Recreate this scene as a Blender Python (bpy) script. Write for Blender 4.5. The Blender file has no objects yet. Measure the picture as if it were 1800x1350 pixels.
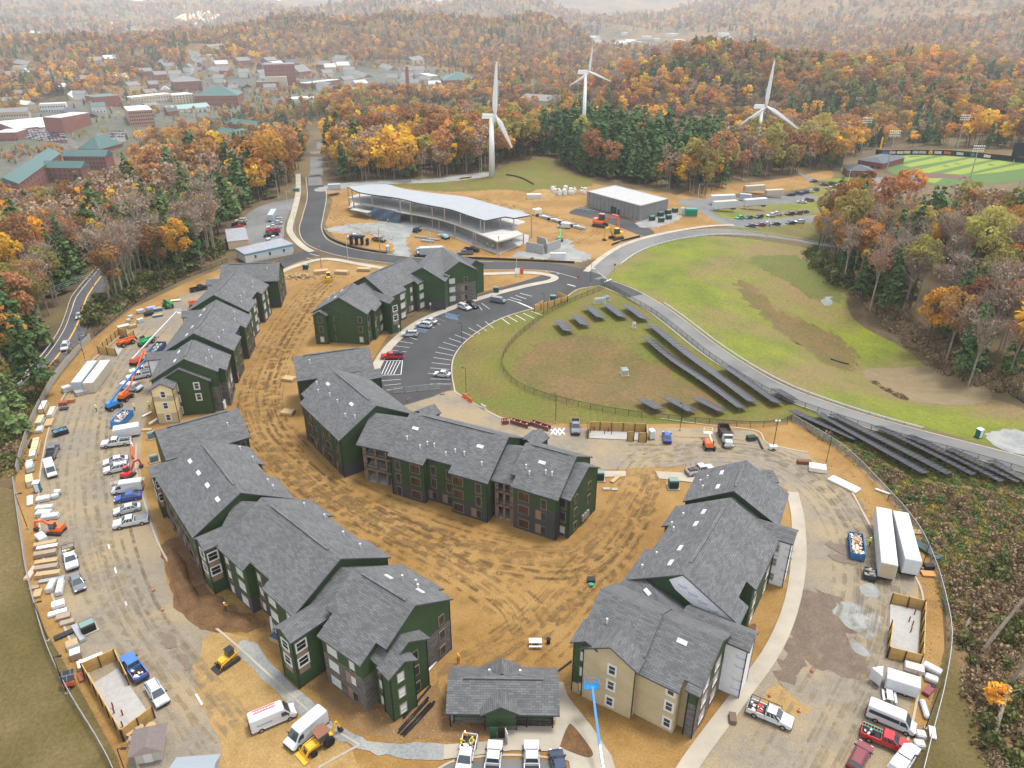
import bpy, bmesh, math, random
import numpy as np
from mathutils import Vector, Matrix, geometry
rad = math.radians
D = bpy.data; SC = bpy.context.scene; COL = SC.collection
R = random.Random(11); NR = np.random.default_rng(5)
# ---------------------------------------------------------------- camera, sky, sun, exposure
F, PIT, H = 1320.0, rad(27.1), 85.0            # focal length in photo pixels, tilt below horizontal, drone height
cd = D.cameras.new('camera'); cam = D.objects.new('camera', cd); COL.objects.link(cam)
cd.sensor_width = 36; cd.lens = 36 * F / 1800; cd.clip_start = 1; cd.clip_end = 60000
cam.location = (0, 0, H); cam.rotation_euler = (math.pi / 2 - PIT, 0, 0); SC.camera = cam
SUN_EL, SUN_AZ = rad(74), rad(65)              # azimuth from +Y towards +X
wd = D.worlds.new('World'); SC.world = wd; wd.use_nodes = True
wn = wd.node_tree; wn.nodes.clear()
sky = wn.nodes.new('ShaderNodeTexSky'); sky.sky_type = 'NISHITA'; sky.sun_disc = False
sky.sun_elevation = SUN_EL; sky.sun_rotation = SUN_AZ; sky.dust_density = 0.6; sky.air_density = 1.0; sky.ozone_density = 0.6
hs = wn.nodes.new('ShaderNodeHueSaturation'); hs.inputs['Saturation'].default_value = 0.2; hs.inputs['Value'].default_value = 1.0
bg = wn.nodes.new('ShaderNodeBackground'); bg.inputs[1].default_value = 0.15
wo = wn.nodes.new('ShaderNodeOutputWorld')
wn.links.new(sky.outputs[0], hs.inputs['Color']); wn.links.new(hs.outputs[0], bg.inputs[0]); wn.links.new(bg.outputs[0], wo.inputs[0])
sl = D.lights.new('sun', 'SUN'); so = D.objects.new('sun', sl); COL.objects.link(so)
sl.energy = 1.5; sl.angle = rad(13); sl.color = (1.0, 0.95, 0.87)
sdir = Vector((math.sin(SUN_AZ) * math.cos(SUN_EL), math.cos(SUN_AZ) * math.cos(SUN_EL), math.sin(SUN_EL)))
so.rotation_euler = (-sdir).to_track_quat('-Z', 'Y').to_euler(); so.location = (50, 50, 200)
vs = SC.view_settings; vs.view_transform = 'Standard'; vs.look = 'None'; vs.gamma = 1; vs.exposure = 1.45; vs.use_curve_mapping = False
cy = SC.cycles; cy.max_bounces = 5; cy.diffuse_bounces = 2; cy.glossy_bounces = 2; cy.transmission_bounces = 3; cy.volume_bounces = 2
cy.transparent_max_bounces = 32; cy.use_denoising = True; cy.caustics_reflective = False; cy.caustics_refractive = False
# ---------------------------------------------------------------- pixels of the photograph to places
def ray(px, py):
    u = (px - 900) / F; v = (675 - py) / F
    return u, math.cos(PIT) + v * math.sin(PIT), -math.sin(PIT) + v * math.cos(PIT)
def W(px, py, z=0.0):                           # where a pixel's ray meets height z
    x, y, w = ray(px, py); t = (z - H) / w
    return Vector((x * t, y * t, z))
def proj(x, y, z):
    f = y * math.cos(PIT) - (z - H) * math.sin(PIT); u = y * math.sin(PIT) + (z - H) * math.cos(PIT)
    return 900 + F * x / f, 675 - F * u / f
def sm(t): t = np.clip(t, 0, 1); return t * t * (3 - 2 * t)
FY = [30, 61, 80, 98, 123, 174, 218, 264, 300, 413, 520]; FX = [-38, -52, -77, -92, -99.5, -118, -121, -112, -116, -124, -125]
HILLS = [(330, 1010, 190, 170, 52), (120, 930, 140, 120, 38), (640, 1120, 230, 180, 44), (-960, 1900, 360, 210, 46), (-700, 2400, 330, 260, 60), (-300, 2450, 300, 260, 66), (60, 2380, 210, 220, 58),
    (-2600, 5400, 1500, 800, 138), (-1300, 6500, 900, 700, 150), (-620, 4000, 330, 350, 112), (-150, 4500, 420, 450, 125), (700, 6600, 1300, 700, 150), (2500, 3600, 800, 900, 330), (1650, 4200, 700, 700, 190),
    (1500, 2300, 420, 400, 85), (-3800, 4000, 900, 900, 200), (0, 9500, 5000, 900, 120), (3800, 6000, 1800, 1500, 420), (1250, 1500, 300, 300, 42)]
def hgt(x, y):                                  # the lie of the land
    x = np.asarray(x, float); y = np.asarray(y, float)
    d = np.interp(y, FY, FX) - x
    z = -4 * sm(d / 26) - 20 * sm((d - 28) / 90)
    v = sm((y - 470) / 300) * sm((420 - x) / 260)
    v = np.maximum(v, sm((y - 700) / 350))
    lv = sm((d - 60) / 160) * sm((y - 300) / 250)
    z = np.minimum(z, 0) + (-50 - z) * np.maximum(v, lv * .95)
    z = z - 14 * np.exp(-((x - 114) / 31) ** 2 - ((y - 203) / 40) ** 2)
    z = z - 7 * sm((x - 78) / 70) * sm((y - 255) / 60) * (1 - v)
    z = z - 2.2 * np.exp(-((x - 27) / 17) ** 2 - ((y - 177) / 13) ** 2)
    z = z - 4 * sm((x - 80) / 45) * sm((150 - y) / 40)
    z = z + 3.5 * np.exp(-((x - 14) / 26) ** 2 - ((y - 398) / 24) ** 2)
    far = sm((y - 560) / 500)
    for cx, cy_, sx, sy, a in HILLS:
        z = z + a * np.exp(-((x - cx) / sx) ** 2 - ((y - cy_) / sy) ** 2)
    z = z + far * (6 * np.sin(x / 61 + y / 97) + 5 * np.sin(x / 37 - y / 53 + 1)) + sm((y - 1800) / 2000) * (16 * np.sin(x / 210 + y / 330) + 11 * np.sin(x / 128 - y / 171 + 2) + 7 * np.sin(x / 71 + y / 57))
    return z
_T = np.geomspace(40, 14000, 3000)
def G(px, py, dz=0.0):                          # where a pixel's ray meets the ground
    x, y, w = ray(px, py); s = math.hypot(x, y); x /= s; y /= s; w /= s
    f = H + w * _T - hgt(x * _T, y * _T)
    i = int(np.argmax(f < 0))
    if f[i] >= 0: i = len(_T) - 1
    a, b = _T[max(i - 1, 0)], _T[i]
    for _ in range(30):
        m = (a + b) / 2
        if H + w * m - float(hgt(x * m, y * m)) < 0: b = m
        else: a = m
    return Vector((x * b, y * b, float(hgt(x * b, y * b)) + dz))
# ---------------------------------------------------------------- materials
_MC = {}
def M(name, col, col2=None, scale=3.0, rough=.85, bump=0.0, bscale=None, metal=0.0, spec=.25, detail=5, col3=None, scale3=.08, sharp=(.35, .65), rnd=0.0, emit=0, coat=0, fine=0, nrm=.02):
    if name in _MC: return _MC[name]
    m = D.materials.new(name); m.use_nodes = True; nt = m.node_tree; b = nt.nodes['Principled BSDF']
    b.inputs['Roughness'].default_value = rough; b.inputs['Metallic'].default_value = metal; b.inputs['Specular IOR Level'].default_value = spec
    if coat: b.inputs['Coat Weight'].default_value = coat
    col = (*col, 1)[:4]; b.inputs['Base Color'].default_value = col; m.diffuse_color = col
    if col2 or bump or rnd or col3:
        tc = nt.nodes.new('ShaderNodeTexCoord'); out = None
        def noise(s, d=detail):
            n = nt.nodes.new('ShaderNodeTexNoise'); n.inputs['Scale'].default_value = s; n.inputs['Detail'].default_value = d; n.inputs['Roughness'].default_value = .62
            nt.links.new(tc.outputs['Object'], n.inputs['Vector']); return n
        def ramp(n, a, c):
            r = nt.nodes.new('ShaderNodeMapRange'); r.inputs['From Min'].default_value = a; r.inputs['From Max'].default_value = c
            nt.links.new(n.outputs['Fac'], r.inputs['Value']); return r
        def mix(fac, A, B):
            x = nt.nodes.new('ShaderNodeMix'); x.data_type = 'RGBA'; nt.links.new(fac, x.inputs['Factor'])
            for k, v in ((6, A), (7, B)):
                if isinstance(v, tuple): x.inputs[k].default_value = (*v, 1)[:4]
                else: nt.links.new(v, x.inputs[k])
            return x.outputs[2]
        cur = col
        if col2: cur = mix(ramp(noise(scale), *sharp).outputs[0], cur, col2)
        if col3: cur = mix(ramp(noise(scale3, 3), .42, .6).outputs[0], cur, col3)
        if fine:
            x = nt.nodes.new('ShaderNodeMix'); x.data_type = 'RGBA'; x.blend_type = 'MULTIPLY'; x.inputs['Factor'].default_value = 1; r = ramp(noise(fine, 6), .3, .7); r.inputs['To Min'].default_value = .72; r.inputs['To Max'].default_value = 1.28; nt.links.new(cur, x.inputs[6]); nt.links.new(r.outputs[0], x.inputs[7]); cur = x.outputs[2]
        if rnd:
            oi = nt.nodes.new('ShaderNodeObjectInfo'); hv = nt.nodes.new('ShaderNodeHueSaturation')
            mr = nt.nodes.new('ShaderNodeMapRange'); mr.inputs['To Min'].default_value = 1 - rnd; mr.inputs['To Max'].default_value = 1 + rnd
            nt.links.new(oi.outputs['Random'], mr.inputs['Value']); nt.links.new(mr.outputs[0], hv.inputs['Value'])
            ma = nt.nodes.new('ShaderNodeMath'); ma.operation = 'MULTIPLY_ADD'; ma.inputs[1].default_value = .03 * rnd / .3; ma.inputs[2].default_value = .5 - .013 * rnd / .3
            fr = nt.nodes.new('ShaderNodeMath'); fr.operation = 'MULTIPLY'; fr.inputs[1].default_value = 7.31; f2 = nt.nodes.new('ShaderNodeMath'); f2.operation = 'FRACT'
            nt.links.new(oi.outputs['Random'], fr.inputs[0]); nt.links.new(fr.outputs[0], f2.inputs[0]); nt.links.new(f2.outputs[0], ma.inputs[0]); nt.links.new(ma.outputs[0], hv.inputs['Hue'])
            if isinstance(cur, tuple): hv.inputs['Color'].default_value = cur
            else: nt.links.new(cur, hv.inputs['Color'])
            cur = hv.outputs[0]
        if not isinstance(cur, tuple): nt.links.new(cur, b.inputs['Base Color'])
        if bump:
            bp = nt.nodes.new('ShaderNodeBump'); bp.inputs['Strength'].default_value = bump; bp.inputs['Distance'].default_value = nrm
            nt.links.new(noise(bscale or scale * 3).outputs['Fac'], bp.inputs['Height']); nt.links.new(bp.outputs[0], b.inputs['Normal'])
    if emit: b.inputs['Emission Color'].default_value = col; b.inputs['Emission Strength'].default_value = emit
    _MC[name] = m; return m
def brickmat(name, c1, c2, mortar, sx, sy, axes='XY', bump=.3, rough=.9, sat=None):
    m = M(name, c1, rough=rough); nt = m.node_tree; b = nt.nodes['Principled BSDF']
    tc = nt.nodes.new('ShaderNodeTexCoord'); sp = nt.nodes.new('ShaderNodeSeparateXYZ'); cb = nt.nodes.new('ShaderNodeCombineXYZ'); br = nt.nodes.new('ShaderNodeTexBrick')
    nt.links.new(tc.outputs['Object'], sp.inputs[0])
    if axes == 'WZ':                            # any vertical wall: run along x+y
        ad = nt.nodes.new('ShaderNodeMath'); nt.links.new(sp.outputs[0], ad.inputs[0]); nt.links.new(sp.outputs[1], ad.inputs[1]); nt.links.new(ad.outputs[0], cb.inputs[0]); nt.links.new(sp.outputs[2], cb.inputs[1])
    else:
        nt.links.new(sp.outputs['XYZ'.index(axes[0])], cb.inputs[0]); nt.links.new(sp.outputs['XYZ'.index(axes[1])], cb.inputs[1])
    nt.links.new(cb.outputs[0], br.inputs['Vector'])
    br.inputs['Color1'].default_value = (*c1, 1); br.inputs['Color2'].default_value = (*c2, 1); br.inputs['Mortar'].default_value = (*mortar, 1)
    br.inputs['Scale'].default_value = 1; br.inputs['Brick Width'].default_value = sx; br.inputs['Row Height'].default_value = sy; br.inputs['Mortar Size'].default_value = min(sx, sy) * .06; br.inputs['Bias'].default_value = 0
    nz = nt.nodes.new('ShaderNodeTexNoise'); nz.inputs['Scale'].default_value = 9; nz.inputs['Detail'].default_value = 4; nt.links.new(tc.outputs['Object'], nz.inputs['Vector'])
    n2 = nt.nodes.new('ShaderNodeTexNoise'); n2.inputs['Scale'].default_value = .35; n2.inputs['Detail'].default_value = 3; nt.links.new(tc.outputs['Object'], n2.inputs['Vector'])
    mu = nt.nodes.new('ShaderNodeMath'); mu.operation = 'ADD'; nt.links.new(nz.outputs['Fac'], mu.inputs[0]); nt.links.new(n2.outputs['Fac'], mu.inputs[1])
    mr = nt.nodes.new('ShaderNodeMapRange'); mr.inputs['From Min'].default_value = .6; mr.inputs['From Max'].default_value = 1.4; mr.inputs['To Min'].default_value = .8; mr.inputs['To Max'].default_value = 1.2; nt.links.new(mu.outputs[0], mr.inputs['Value'])
    mx = nt.nodes.new('ShaderNodeMix'); mx.data_type = 'RGBA'; mx.blend_type = 'MULTIPLY'; mx.inputs['Factor'].default_value = 1
    nt.links.new(br.outputs['Color'], mx.inputs[6]); nt.links.new(mr.outputs[0], mx.inputs[7]); nt.links.new(mx.outputs[2], b.inputs['Base Color'])
    if bump:
        bp = nt.nodes.new('ShaderNodeBump'); bp.inputs['Strength'].default_value = bump; bp.inputs['Distance'].default_value = .02; bp.invert = True
        nt.links.new(br.outputs['Fac'], bp.inputs['Height']); nt.links.new(bp.outputs[0], b.inputs['Normal'])
    return m
MSHINGLE = brickmat('shingle', (.088, .089, .092), (.134, .135, .139), (.045, .0455, .047), .8, .26, 'XY', .6)
MFASC = M('fascia_dark', (.06, .062, .065), rough=.6)
def lapmat(name, col, c2, lap=.2):
    m = brickmat(name, col, c2, tuple(v * .45 for v in col), 4.2, lap, 'WZ', .6, .75); return m
MGREEN = lapmat('green_siding', (.035, .064, .026), (.041, .074, .030))
MCHAR = lapmat('charcoal_siding', (.055, .055, .058), (.065, .064, .066))
MTAN = lapmat('tan_siding', (.43, .35, .205), (.46, .375, .225))
MYEL = lapmat('cream_siding', (.72, .58, .30), (.74, .60, .32))
MSTONE = brickmat('stone_veneer', (.16, .14, .125), (.085, .08, .078), (.05, .048, .046), .75, .28, 'WZ', .8)
MBROWN = M('brown_trim', (.22, .155, .11), rough=.7)
MWHITE = M('white_trim', (.58, .57, .55), rough=.5)
MGLASS = M('window_glass', (.035, .045, .055), rough=.06, spec=.6)
MBLIND = M('pale_blind_glass', (.5, .55, .5), rough=.15, spec=.5)
MWRAP = M('house_wrap', (.70, .70, .70), (.62, .63, .64), 2, rough=.5, bump=.15)
MBLACK = M('black_metal', (.012, .013, .014), rough=.45)
MCONC = M('concrete', (.33, .295, .235), (.28, .25, .2), 1.2, bump=.1, col3=(.36, .32, .255), scale3=.15)
MSLAB = M('concrete_slab', (.34, .33, .31), (.29, .28, .265), 1.5)
MSTEEL = M('galvanised_steel', (.45, .46, .47), (.36, .37, .38), 4, rough=.4, metal=.7)
MTIRE = M('tyre_rubber', (.012, .012, .012), rough=.8)
MRIM = M('wheel_rim', (.35, .35, .36), rough=.35, metal=.8)
MINT = M('brown_reflecting_pane', (.085, .045, .03), (.04, .028, .022), 1.2, rough=.12, spec=.5)  # wide window panes: brown reflection of the interior painted into the glass colour
# ---------------------------------------------------------------- mesh building
class MB:
    def __init__(s): s.v = []; s.f = []; s.m = []
    def face(s, pts, m=0):
        i = len(s.v); s.v += [tuple(p) for p in pts]; s.f.append(tuple(range(i, i + len(pts)))); s.m.append(m); return s
    def hull(s, lo, hi, m=0, mtop=None, mbot=None):    # lo, hi: matching rings of points (counter-clockwise from above)
        n = len(lo); i = len(s.v); s.v += [tuple(p) for p in lo] + [tuple(p) for p in hi]
        for k in range(n): s.f.append((i + k, i + (k + 1) % n, i + n + (k + 1) % n, i + n + k)); s.m.append(m)
        s.f.append(tuple(i + n + k for k in range(n))); s.m.append(m if mtop is None else mtop)
        s.f.append(tuple(i + n - 1 - k for k in range(n))); s.m.append(m if mbot is None else mbot); return s
    def box(s, c, d, rz=0, m=0, tx=0, ty=0):            # centre of base, size; tx,ty shrink the top
        x, y, z = c; a, b, h = d[0] / 2, d[1] / 2, d[2]; co, si = math.cos(rz), math.sin(rz)
        def P(u, v, w): return (x + u * co - v * si, y + u * si + v * co, z + w)
        return s.hull([P(-a, -b, 0), P(a, -b, 0), P(a, b, 0), P(-a, b, 0)], [P(-a + tx, -b + ty, h), P(a - tx, -b + ty, h), P(a - tx, b - ty, h), P(-a + tx, b - ty, h)], m)
    def tube(s, p, q, r, n=6, r2=None, m=0):
        p, q = Vector(p), Vector(q); d = (q - p)
        if d.length < 1e-6: return s
        d.normalize(); a = d.orthogonal().normalized(); b = d.cross(a); r2 = r if r2 is None else r2
        return s.hull([p + (a * math.cos(t) + b * math.sin(t)) * r for t in [2 * math.pi * k / n for k in range(n)]], [q + (a * math.cos(t) + b * math.sin(t)) * r2 for t in [2 * math.pi * k / n for k in range(n)]], m)
    def bar(s, p, q, w, h, m=0):                        # rectangular bar between two points
        p, q = Vector(p), Vector(q); d = (q - p).normalized(); up = Vector((0, 0, 1)) if abs(d.z) < .95 else Vector((0, 1, 0))
        a = d.cross(up).normalized() * w / 2; b = a.cross(d).normalized() * h / 2
        return s.hull([p - a - b, p + a - b, p + a + b, p - a + b], [q - a - b, q + a - b, q + a + b, q - a + b], m)
    def prism(s, poly, z0, z1, m=0, mtop=None):
        return s.hull([(x, y, z0) for x, y in poly], [(x, y, z1) for x, y in poly], m, mtop)
    def extr(s, prof, y0, y1, m=0):                     # x-z outline pushed along y
        return s.hull([(x, y0, z) for x, z in prof], [(x, y1, z) for x, z in prof], m)
    def wheel(s, x, y, r, w, m=0, n=12):
        return s.tube((x, y - w / 2, r), (x, y + w / 2, r), r, n, m=m)
    def mesh(s, name, mats, smooth=False):
        me = D.meshes.new(name); me.from_pydata(s.v, [], s.f)
        for mm in (mats if isinstance(mats, (list, tuple)) else [mats]): me.materials.append(mm)
        if any(s.m): me.polygons.foreach_set('material_index', s.m)
        if smooth: me.polygons.foreach_set('use_smooth', [True] * len(s.f))
        bm = bmesh.new(); bm.from_mesh(me); bmesh.ops.recalc_face_normals(bm, faces=bm.faces); bm.to_mesh(me); bm.free()
        me.update(); return me
def O(name, me, parent=None, loc=(0, 0, 0), rz=0.0, sc=None):
    o = D.objects.new(name, me); COL.objects.link(o); o.parent = parent; o.location = loc
    if isinstance(rz, (int, float)):
        if rz: o.rotation_euler = (0, 0, rz)
    else: o.rotation_euler = rz
    if sc: o.scale = sc if isinstance(sc, (tuple, list)) else (sc,) * 3
    return o
def tag(o, label=None, cat=None, group=None, kind=None):
    if label: o['label'] = label
    if cat: o['category'] = cat
    if group: o['group'] = group
    if kind: o['kind'] = kind
    return o
def T(name, label, cat, loc=(0, 0, 0), rz=0.0, group=None, sc=None):
    return tag(O(name, None, None, loc, rz, sc), label, cat, group)
def dup(o, parent=None, loc=None, rz=None, label=None, group=None, sc=None, paint=None):
    c = o.copy(); COL.objects.link(c); c.parent = parent
    if loc is not None: c.location = loc
    if rz is not None: c.rotation_euler = (0, 0, rz)
    if sc: c.scale = (sc,) * 3
    if label: c['label'] = label
    if group: c['group'] = group
    if paint and c.type == 'MESH' and len(c.material_slots) and c.material_slots[0].material and c.material_slots[0].material.name == 'paint':
        c.material_slots[0].link = 'OBJECT'; c.material_slots[0].material = paint
    for ch in _KIDS.get(o.name) or o.children: dup(ch, c, paint=paint)
    return c
_KIDS = {}
def crv(pts, closed=False, n=6):                 # smooth line through points
    P_ = [Vector(p) for p in pts]; out = []; N = len(P_)
    for i in range(N if closed else N - 1):
        g = lambda k: P_[k % N] if closed else P_[min(max(k, 0), N - 1)]
        a, b, c, d = g(i - 1), g(i), g(i + 1), g(i + 2)
        for k in range(n):
            t = k / n; out.append(.5 * ((2 * b) + (c - a) * t + (2 * a - 5 * b + 4 * c - d) * t * t + (3 * b - a - 3 * c + d) * t ** 3))
    if not closed: out.append(P_[-1])
    return out
# ---------------------------------------------------------------- ground
def inpoly(x, y, P_):
    x = np.asarray(x, float); y = np.asarray(y, float); r = np.zeros(x.shape, bool); j = len(P_) - 1
    for i in range(len(P_)):
        xi, yi = P_[i][0], P_[i][1]; xj, yj = P_[j][0], P_[j][1]
        if yi != yj: r ^= ((yi > y) != (yj > y)) & (x < (xj - xi) * (y - yi) / (yj - yi) + xi)
        j = i
    return r
def dens(pts, s):
    out = []
    for a, b in zip(pts, pts[1:] + pts[:1]):
        n = max(1, int((Vector(b[:2]) - Vector(a[:2])).length / s))
        for k in range(n): out.append((a[0] + (b[0] - a[0]) * k / n, a[1] + (b[1] - a[1]) * k / n))
    return out
def drape(name, poly, dz, mat, s=4.0, label=None, parent=None, kind='structure', grid=True):
    P_ = dens([(p[0], p[1]) for p in poly], s); n = len(P_); vs_ = [Vector(p) for p in P_]
    if grid:
        xs = [p[0] for p in P_]; ys = [p[1] for p in P_]
        gx, gy = np.meshgrid(np.arange(min(xs), max(xs), s), np.arange(min(ys), max(ys), s)); gx = gx.ravel(); gy = gy.ravel()
        k = inpoly(gx, gy, P_); vs_ += [Vector((a + .013, b + .017)) for a, b in zip(gx[k], gy[k])]
    r = geometry.delaunay_2d_cdt(vs_, [(i, (i + 1) % n) for i in range(n)], [], 1, .001)
    V = r[0]; zz = hgt([v.x for v in V], [v.y for v in V]) + dz
    me = D.meshes.new(name); me.from_pydata([(v.x, v.y, float(z)) for v, z in zip(V, zz)], [], r[2]); me.materials.append(mat)
    me.polygons.foreach_set('use_smooth', [True] * len(me.polygons))
    bm = bmesh.new(); bm.from_mesh(me); bmesh.ops.recalc_face_normals(bm, faces=bm.faces)
    if bm.faces and sum(f.normal.z for f in bm.faces) < 0: bmesh.ops.reverse_faces(bm, faces=bm.faces)
    bm.to_mesh(me); bm.free()
    return tag(O(name, me, parent), label, None, None, kind)
def gp(pts, smooth=True, n=4, closed=True):       # pixels -> ground outline
    P_ = [G(*p) for p in pts]; return crv(P_, closed, n) if smooth else P_
def ribbon(name, line, w, dz, mat, kind='structure', across=2, parent=None, off=0.0, label=None):
    line = [Vector((p[0], p[1], 0)) for p in line]; mb = []; n = len(line); fs = []
    for i in range(n):
        t = (line[min(i + 1, n - 1)] - line[max(i - 1, 0)]).normalized(); nn = Vector((-t.y, t.x, 0))
        for k in range(across + 1):
            q = line[i] + nn * (off + w * (k / across - .5)); mb.append((q.x, q.y, float(hgt(q.x, q.y)) + dz))
    for i in range(n - 1):
        for k in range(across): a = i * (across + 1) + k; fs.append((a, a + across + 1, a + across + 2, a + 1)[::-1])
    me = D.meshes.new(name); me.from_pydata(mb, [], fs); me.materials.append(mat); me.polygons.foreach_set('use_smooth', [True] * len(fs))
    return tag(O(name, me, parent), label, None, None, kind)
def kerb(line, hgt_=.14, w=.32, mat=None, name='kerb', base=0.0, kind='structure', parent=None):
    line = [Vector((p[0], p[1], 0)) for p in line]; n = len(line); mb = []; fs = []
    for i in range(n):
        t = (line[min(i + 1, n - 1)] - line[max(i - 1, 0)]).normalized(); nn = Vector((-t.y, t.x, 0))
        for k, zz in ((-w / 2, -.1), (-w / 2, hgt_), (w / 2, hgt_), (w / 2, -.1)):
            q = line[i] + nn * k; mb.append((q.x, q.y, float(hgt(line[i].x, line[i].y)) + base + zz))
    for i in range(n - 1):
        for k in range(4): a = i * 4 + k; b = i * 4 + (k + 1) % 4; fs.append((a, b, b + 4, a + 4))
    fs += [(0, 3, 2, 1), tuple(n * 4 - 4 + k for k in range(4))]
    me = D.meshes.new(name); me.from_pydata(mb, [], fs); me.materials.append(mat or MCONC)
    return tag(O(name, me, parent), None, None, None, kind)
MLITTER = M('leaf_litter', (.105, .068, .034), (.062, .045, .026), .5, col3=(.13, .095, .04), scale3=.03, bump=.5, nrm=.3)
MFARH = M('far_woods', (.16, .085, .042), (.062, .064, .03), .02, col3=(.2, .115, .035), scale3=.004, bump=1.0, bscale=.035, nrm=14, detail=8, sharp=(.4, .6))
MDIRT = M('site_dirt', (.245, .136, .038), (.18, .098, .027), .55, fine=4, col3=(.275, .162, .054), scale3=.07, bump=.8, bscale=3.5, nrm=.16, detail=12, sharp=(.38, .66))
MSAND = M('pale_sand', (.31, .2, .075), (.24, .152, .058), .5, fine=5, bump=.5, bscale=3, nrm=.08, detail=12)
MSOIL = M('damp_brown_soil', (.145, .078, .034), (.1, .054, .024), .4, fine=3, bump=.9, bscale=1.6, nrm=.25, detail=8)
MDUST = M('dusty_asphalt', (.215, .18, .135), (.165, .143, .115), .8, fine=6, col3=(.25, .195, .12), scale3=.09, bump=.25, bscale=6, detail=14)
MDARK = M('new_asphalt', (.036, .037, .039), (.046, .046, .048), .5, col3=(.054, .054, .055), scale3=.06, bump=.2, bscale=20, detail=8)
MGREY = M('worn_asphalt', (.14, .14, .138), (.108, .108, .107), .3, col3=(.16, .158, .15), scale3=.05, bump=.15, bscale=20, detail=8)
MGRAV = M('grey_gravel', (.23, .24, .235), (.16, .17, .17), 2.5, fine=5, col3=(.26, .26, .24), scale3=.2, bump=.8, bscale=9, nrm=.06)
MGRASS = M('bowl_grass', (.15, .165, .012), (.085, .105, .012), .07, fine=1.3, col3=(.165, .118, .048), scale3=.026, bump=.6, bscale=3, nrm=.15, detail=9)
MDRYG = M('dry_grass', (.135, .115, .022), (.115, .082, .026), .1, fine=1.3, col3=(.1, .108, .015), scale3=.06, bump=.8, bscale=2.5, nrm=.2, detail=9)
MOLIV = M('olive_lawn', (.095, .07, .02), (.07, .056, .015), .2, fine=2.2, col3=(.13, .095, .038), scale3=.05, bump=.5, bscale=3, nrm=.15, detail=9)
MSCRUB = M('scrub_ground', (.15, .105, .045), (.095, .075, .032), .25, fine=1.5, col3=(.2, .125, .06), scale3=.06, bump=1, bscale=2, nrm=.3, detail=9)
MPAINT = M('road_paint', (.72, .72, .72), (.5, .5, .5), 3, rough=.6); MBLUEP = M('blue_paint', (.16, .33, .55), (.1, .2, .33), 3, rough=.6)
MYELP = M('yellow_paint', (.6, .36, .08), rough=.6)
MTHIN = M('thin_brown_grass', (.115, .082, .026), (.09, .078, .018), .12, fine=1.2, col3=(.135, .085, .032), scale3=.07, bump=.6, bscale=3, nrm=.15, detail=9)
# terrain: one fan of ground from the drone's feet to the horizon
def terrain():
    rr = np.concatenate([np.geomspace(18, 700, 330), np.geomspace(706, 15000, 240)]); aa = np.radians(np.linspace(-58, 58, 380))
    A, B = np.meshgrid(aa, rr); X = B * np.sin(A); Y = B * np.cos(A); Z = hgt(X, Y)
    na = len(aa); nr = len(rr); vs_ = np.stack([X.ravel(), Y.ravel(), Z.ravel()], 1)
    i = np.arange((nr - 1) * na).reshape(nr - 1, na)[:, :-1].ravel(); f = np.stack([i, i + 1, i + na + 1, i + na], 1)
    ab = np.radians(np.concatenate([[58], np.arange(64, 300, 6), [302]])); rb = np.concatenate([[.5, 6], rr[:330:6], [700]]); A, B = np.meshgrid(ab, rb); X = B * np.sin(A); Y = B * np.cos(A); o0 = len(vs_); nb = len(ab); vs_ = np.concatenate([vs_, np.stack([X.ravel(), Y.ravel(), hgt(X, Y).ravel()], 1)])
    j = np.arange((len(rb) - 1) * nb).reshape(len(rb) - 1, nb)[:, :-1].ravel() + o0; nf = len(f); f = np.concatenate([f, np.stack([j, j + 1, j + nb + 1, j + nb], 1)]); A, B = np.meshgrid(np.radians(np.linspace(-58, 58, 12)), [.5, 10, 18]); o1 = len(vs_); vs_ = np.concatenate([vs_, np.stack([(B * np.sin(A)).ravel(), (B * np.cos(A)).ravel(), hgt(B * np.sin(A), B * np.cos(A)).ravel()], 1)]); j = np.arange(24).reshape(2, 12)[:, :-1].ravel() + o1; f = np.concatenate([f, np.stack([j, j + 1, j + 13, j + 12], 1)])
    me = D.meshes.new('terrain'); me.vertices.add(len(vs_)); me.vertices.foreach_set('co', vs_.ravel())
    me.loops.add(f.size); me.loops.foreach_set('vertex_index', f.ravel().astype(np.int32)); me.polygons.add(len(f))
    me.polygons.foreach_set('loop_start', np.arange(0, f.size, 4, dtype=np.int32)); me.polygons.foreach_set('loop_total', np.full(len(f), 4, np.int32))
    me.materials.append(MLITTER); me.materials.append(MFARH)
    row = i // na; me.polygons.foreach_set('material_index', np.concatenate([(rr[row] > 1250), np.zeros(len(f) - nf)]).astype(np.int32)); me.polygons.foreach_set('use_smooth', np.ones(len(f), bool))
    me.update(); me.validate(); o = O('terrain', me); tag(o, 'rolling wooded ground from the site to the far ridges', None, None, 'structure'); return o
terrain()
def ragged(P_, a):
    out = []
    for p in dens([(q.x, q.y) for q in P_], .9):
        t = p[0] * 1.7 + p[1] * 1.3; out.append((p[0] + a * (math.sin(t) + .7 * math.sin(t * 2.3 + p[1]) + .5 * R.uniform(-1, 1)), p[1] + a * (math.cos(t * 1.2 + p[0]) + .7 * math.sin(t * 2.9) + .5 * R.uniform(-1, 1))))
    return out
def S(name, px, dz, mat, s=4.0, smooth=True, n=4, label=None, grid=True, rag=0): return drape(name, ragged(gp(px, smooth, n), rag) if rag else gp(px, smooth, n), dz, mat, s, label, grid=grid)
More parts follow.
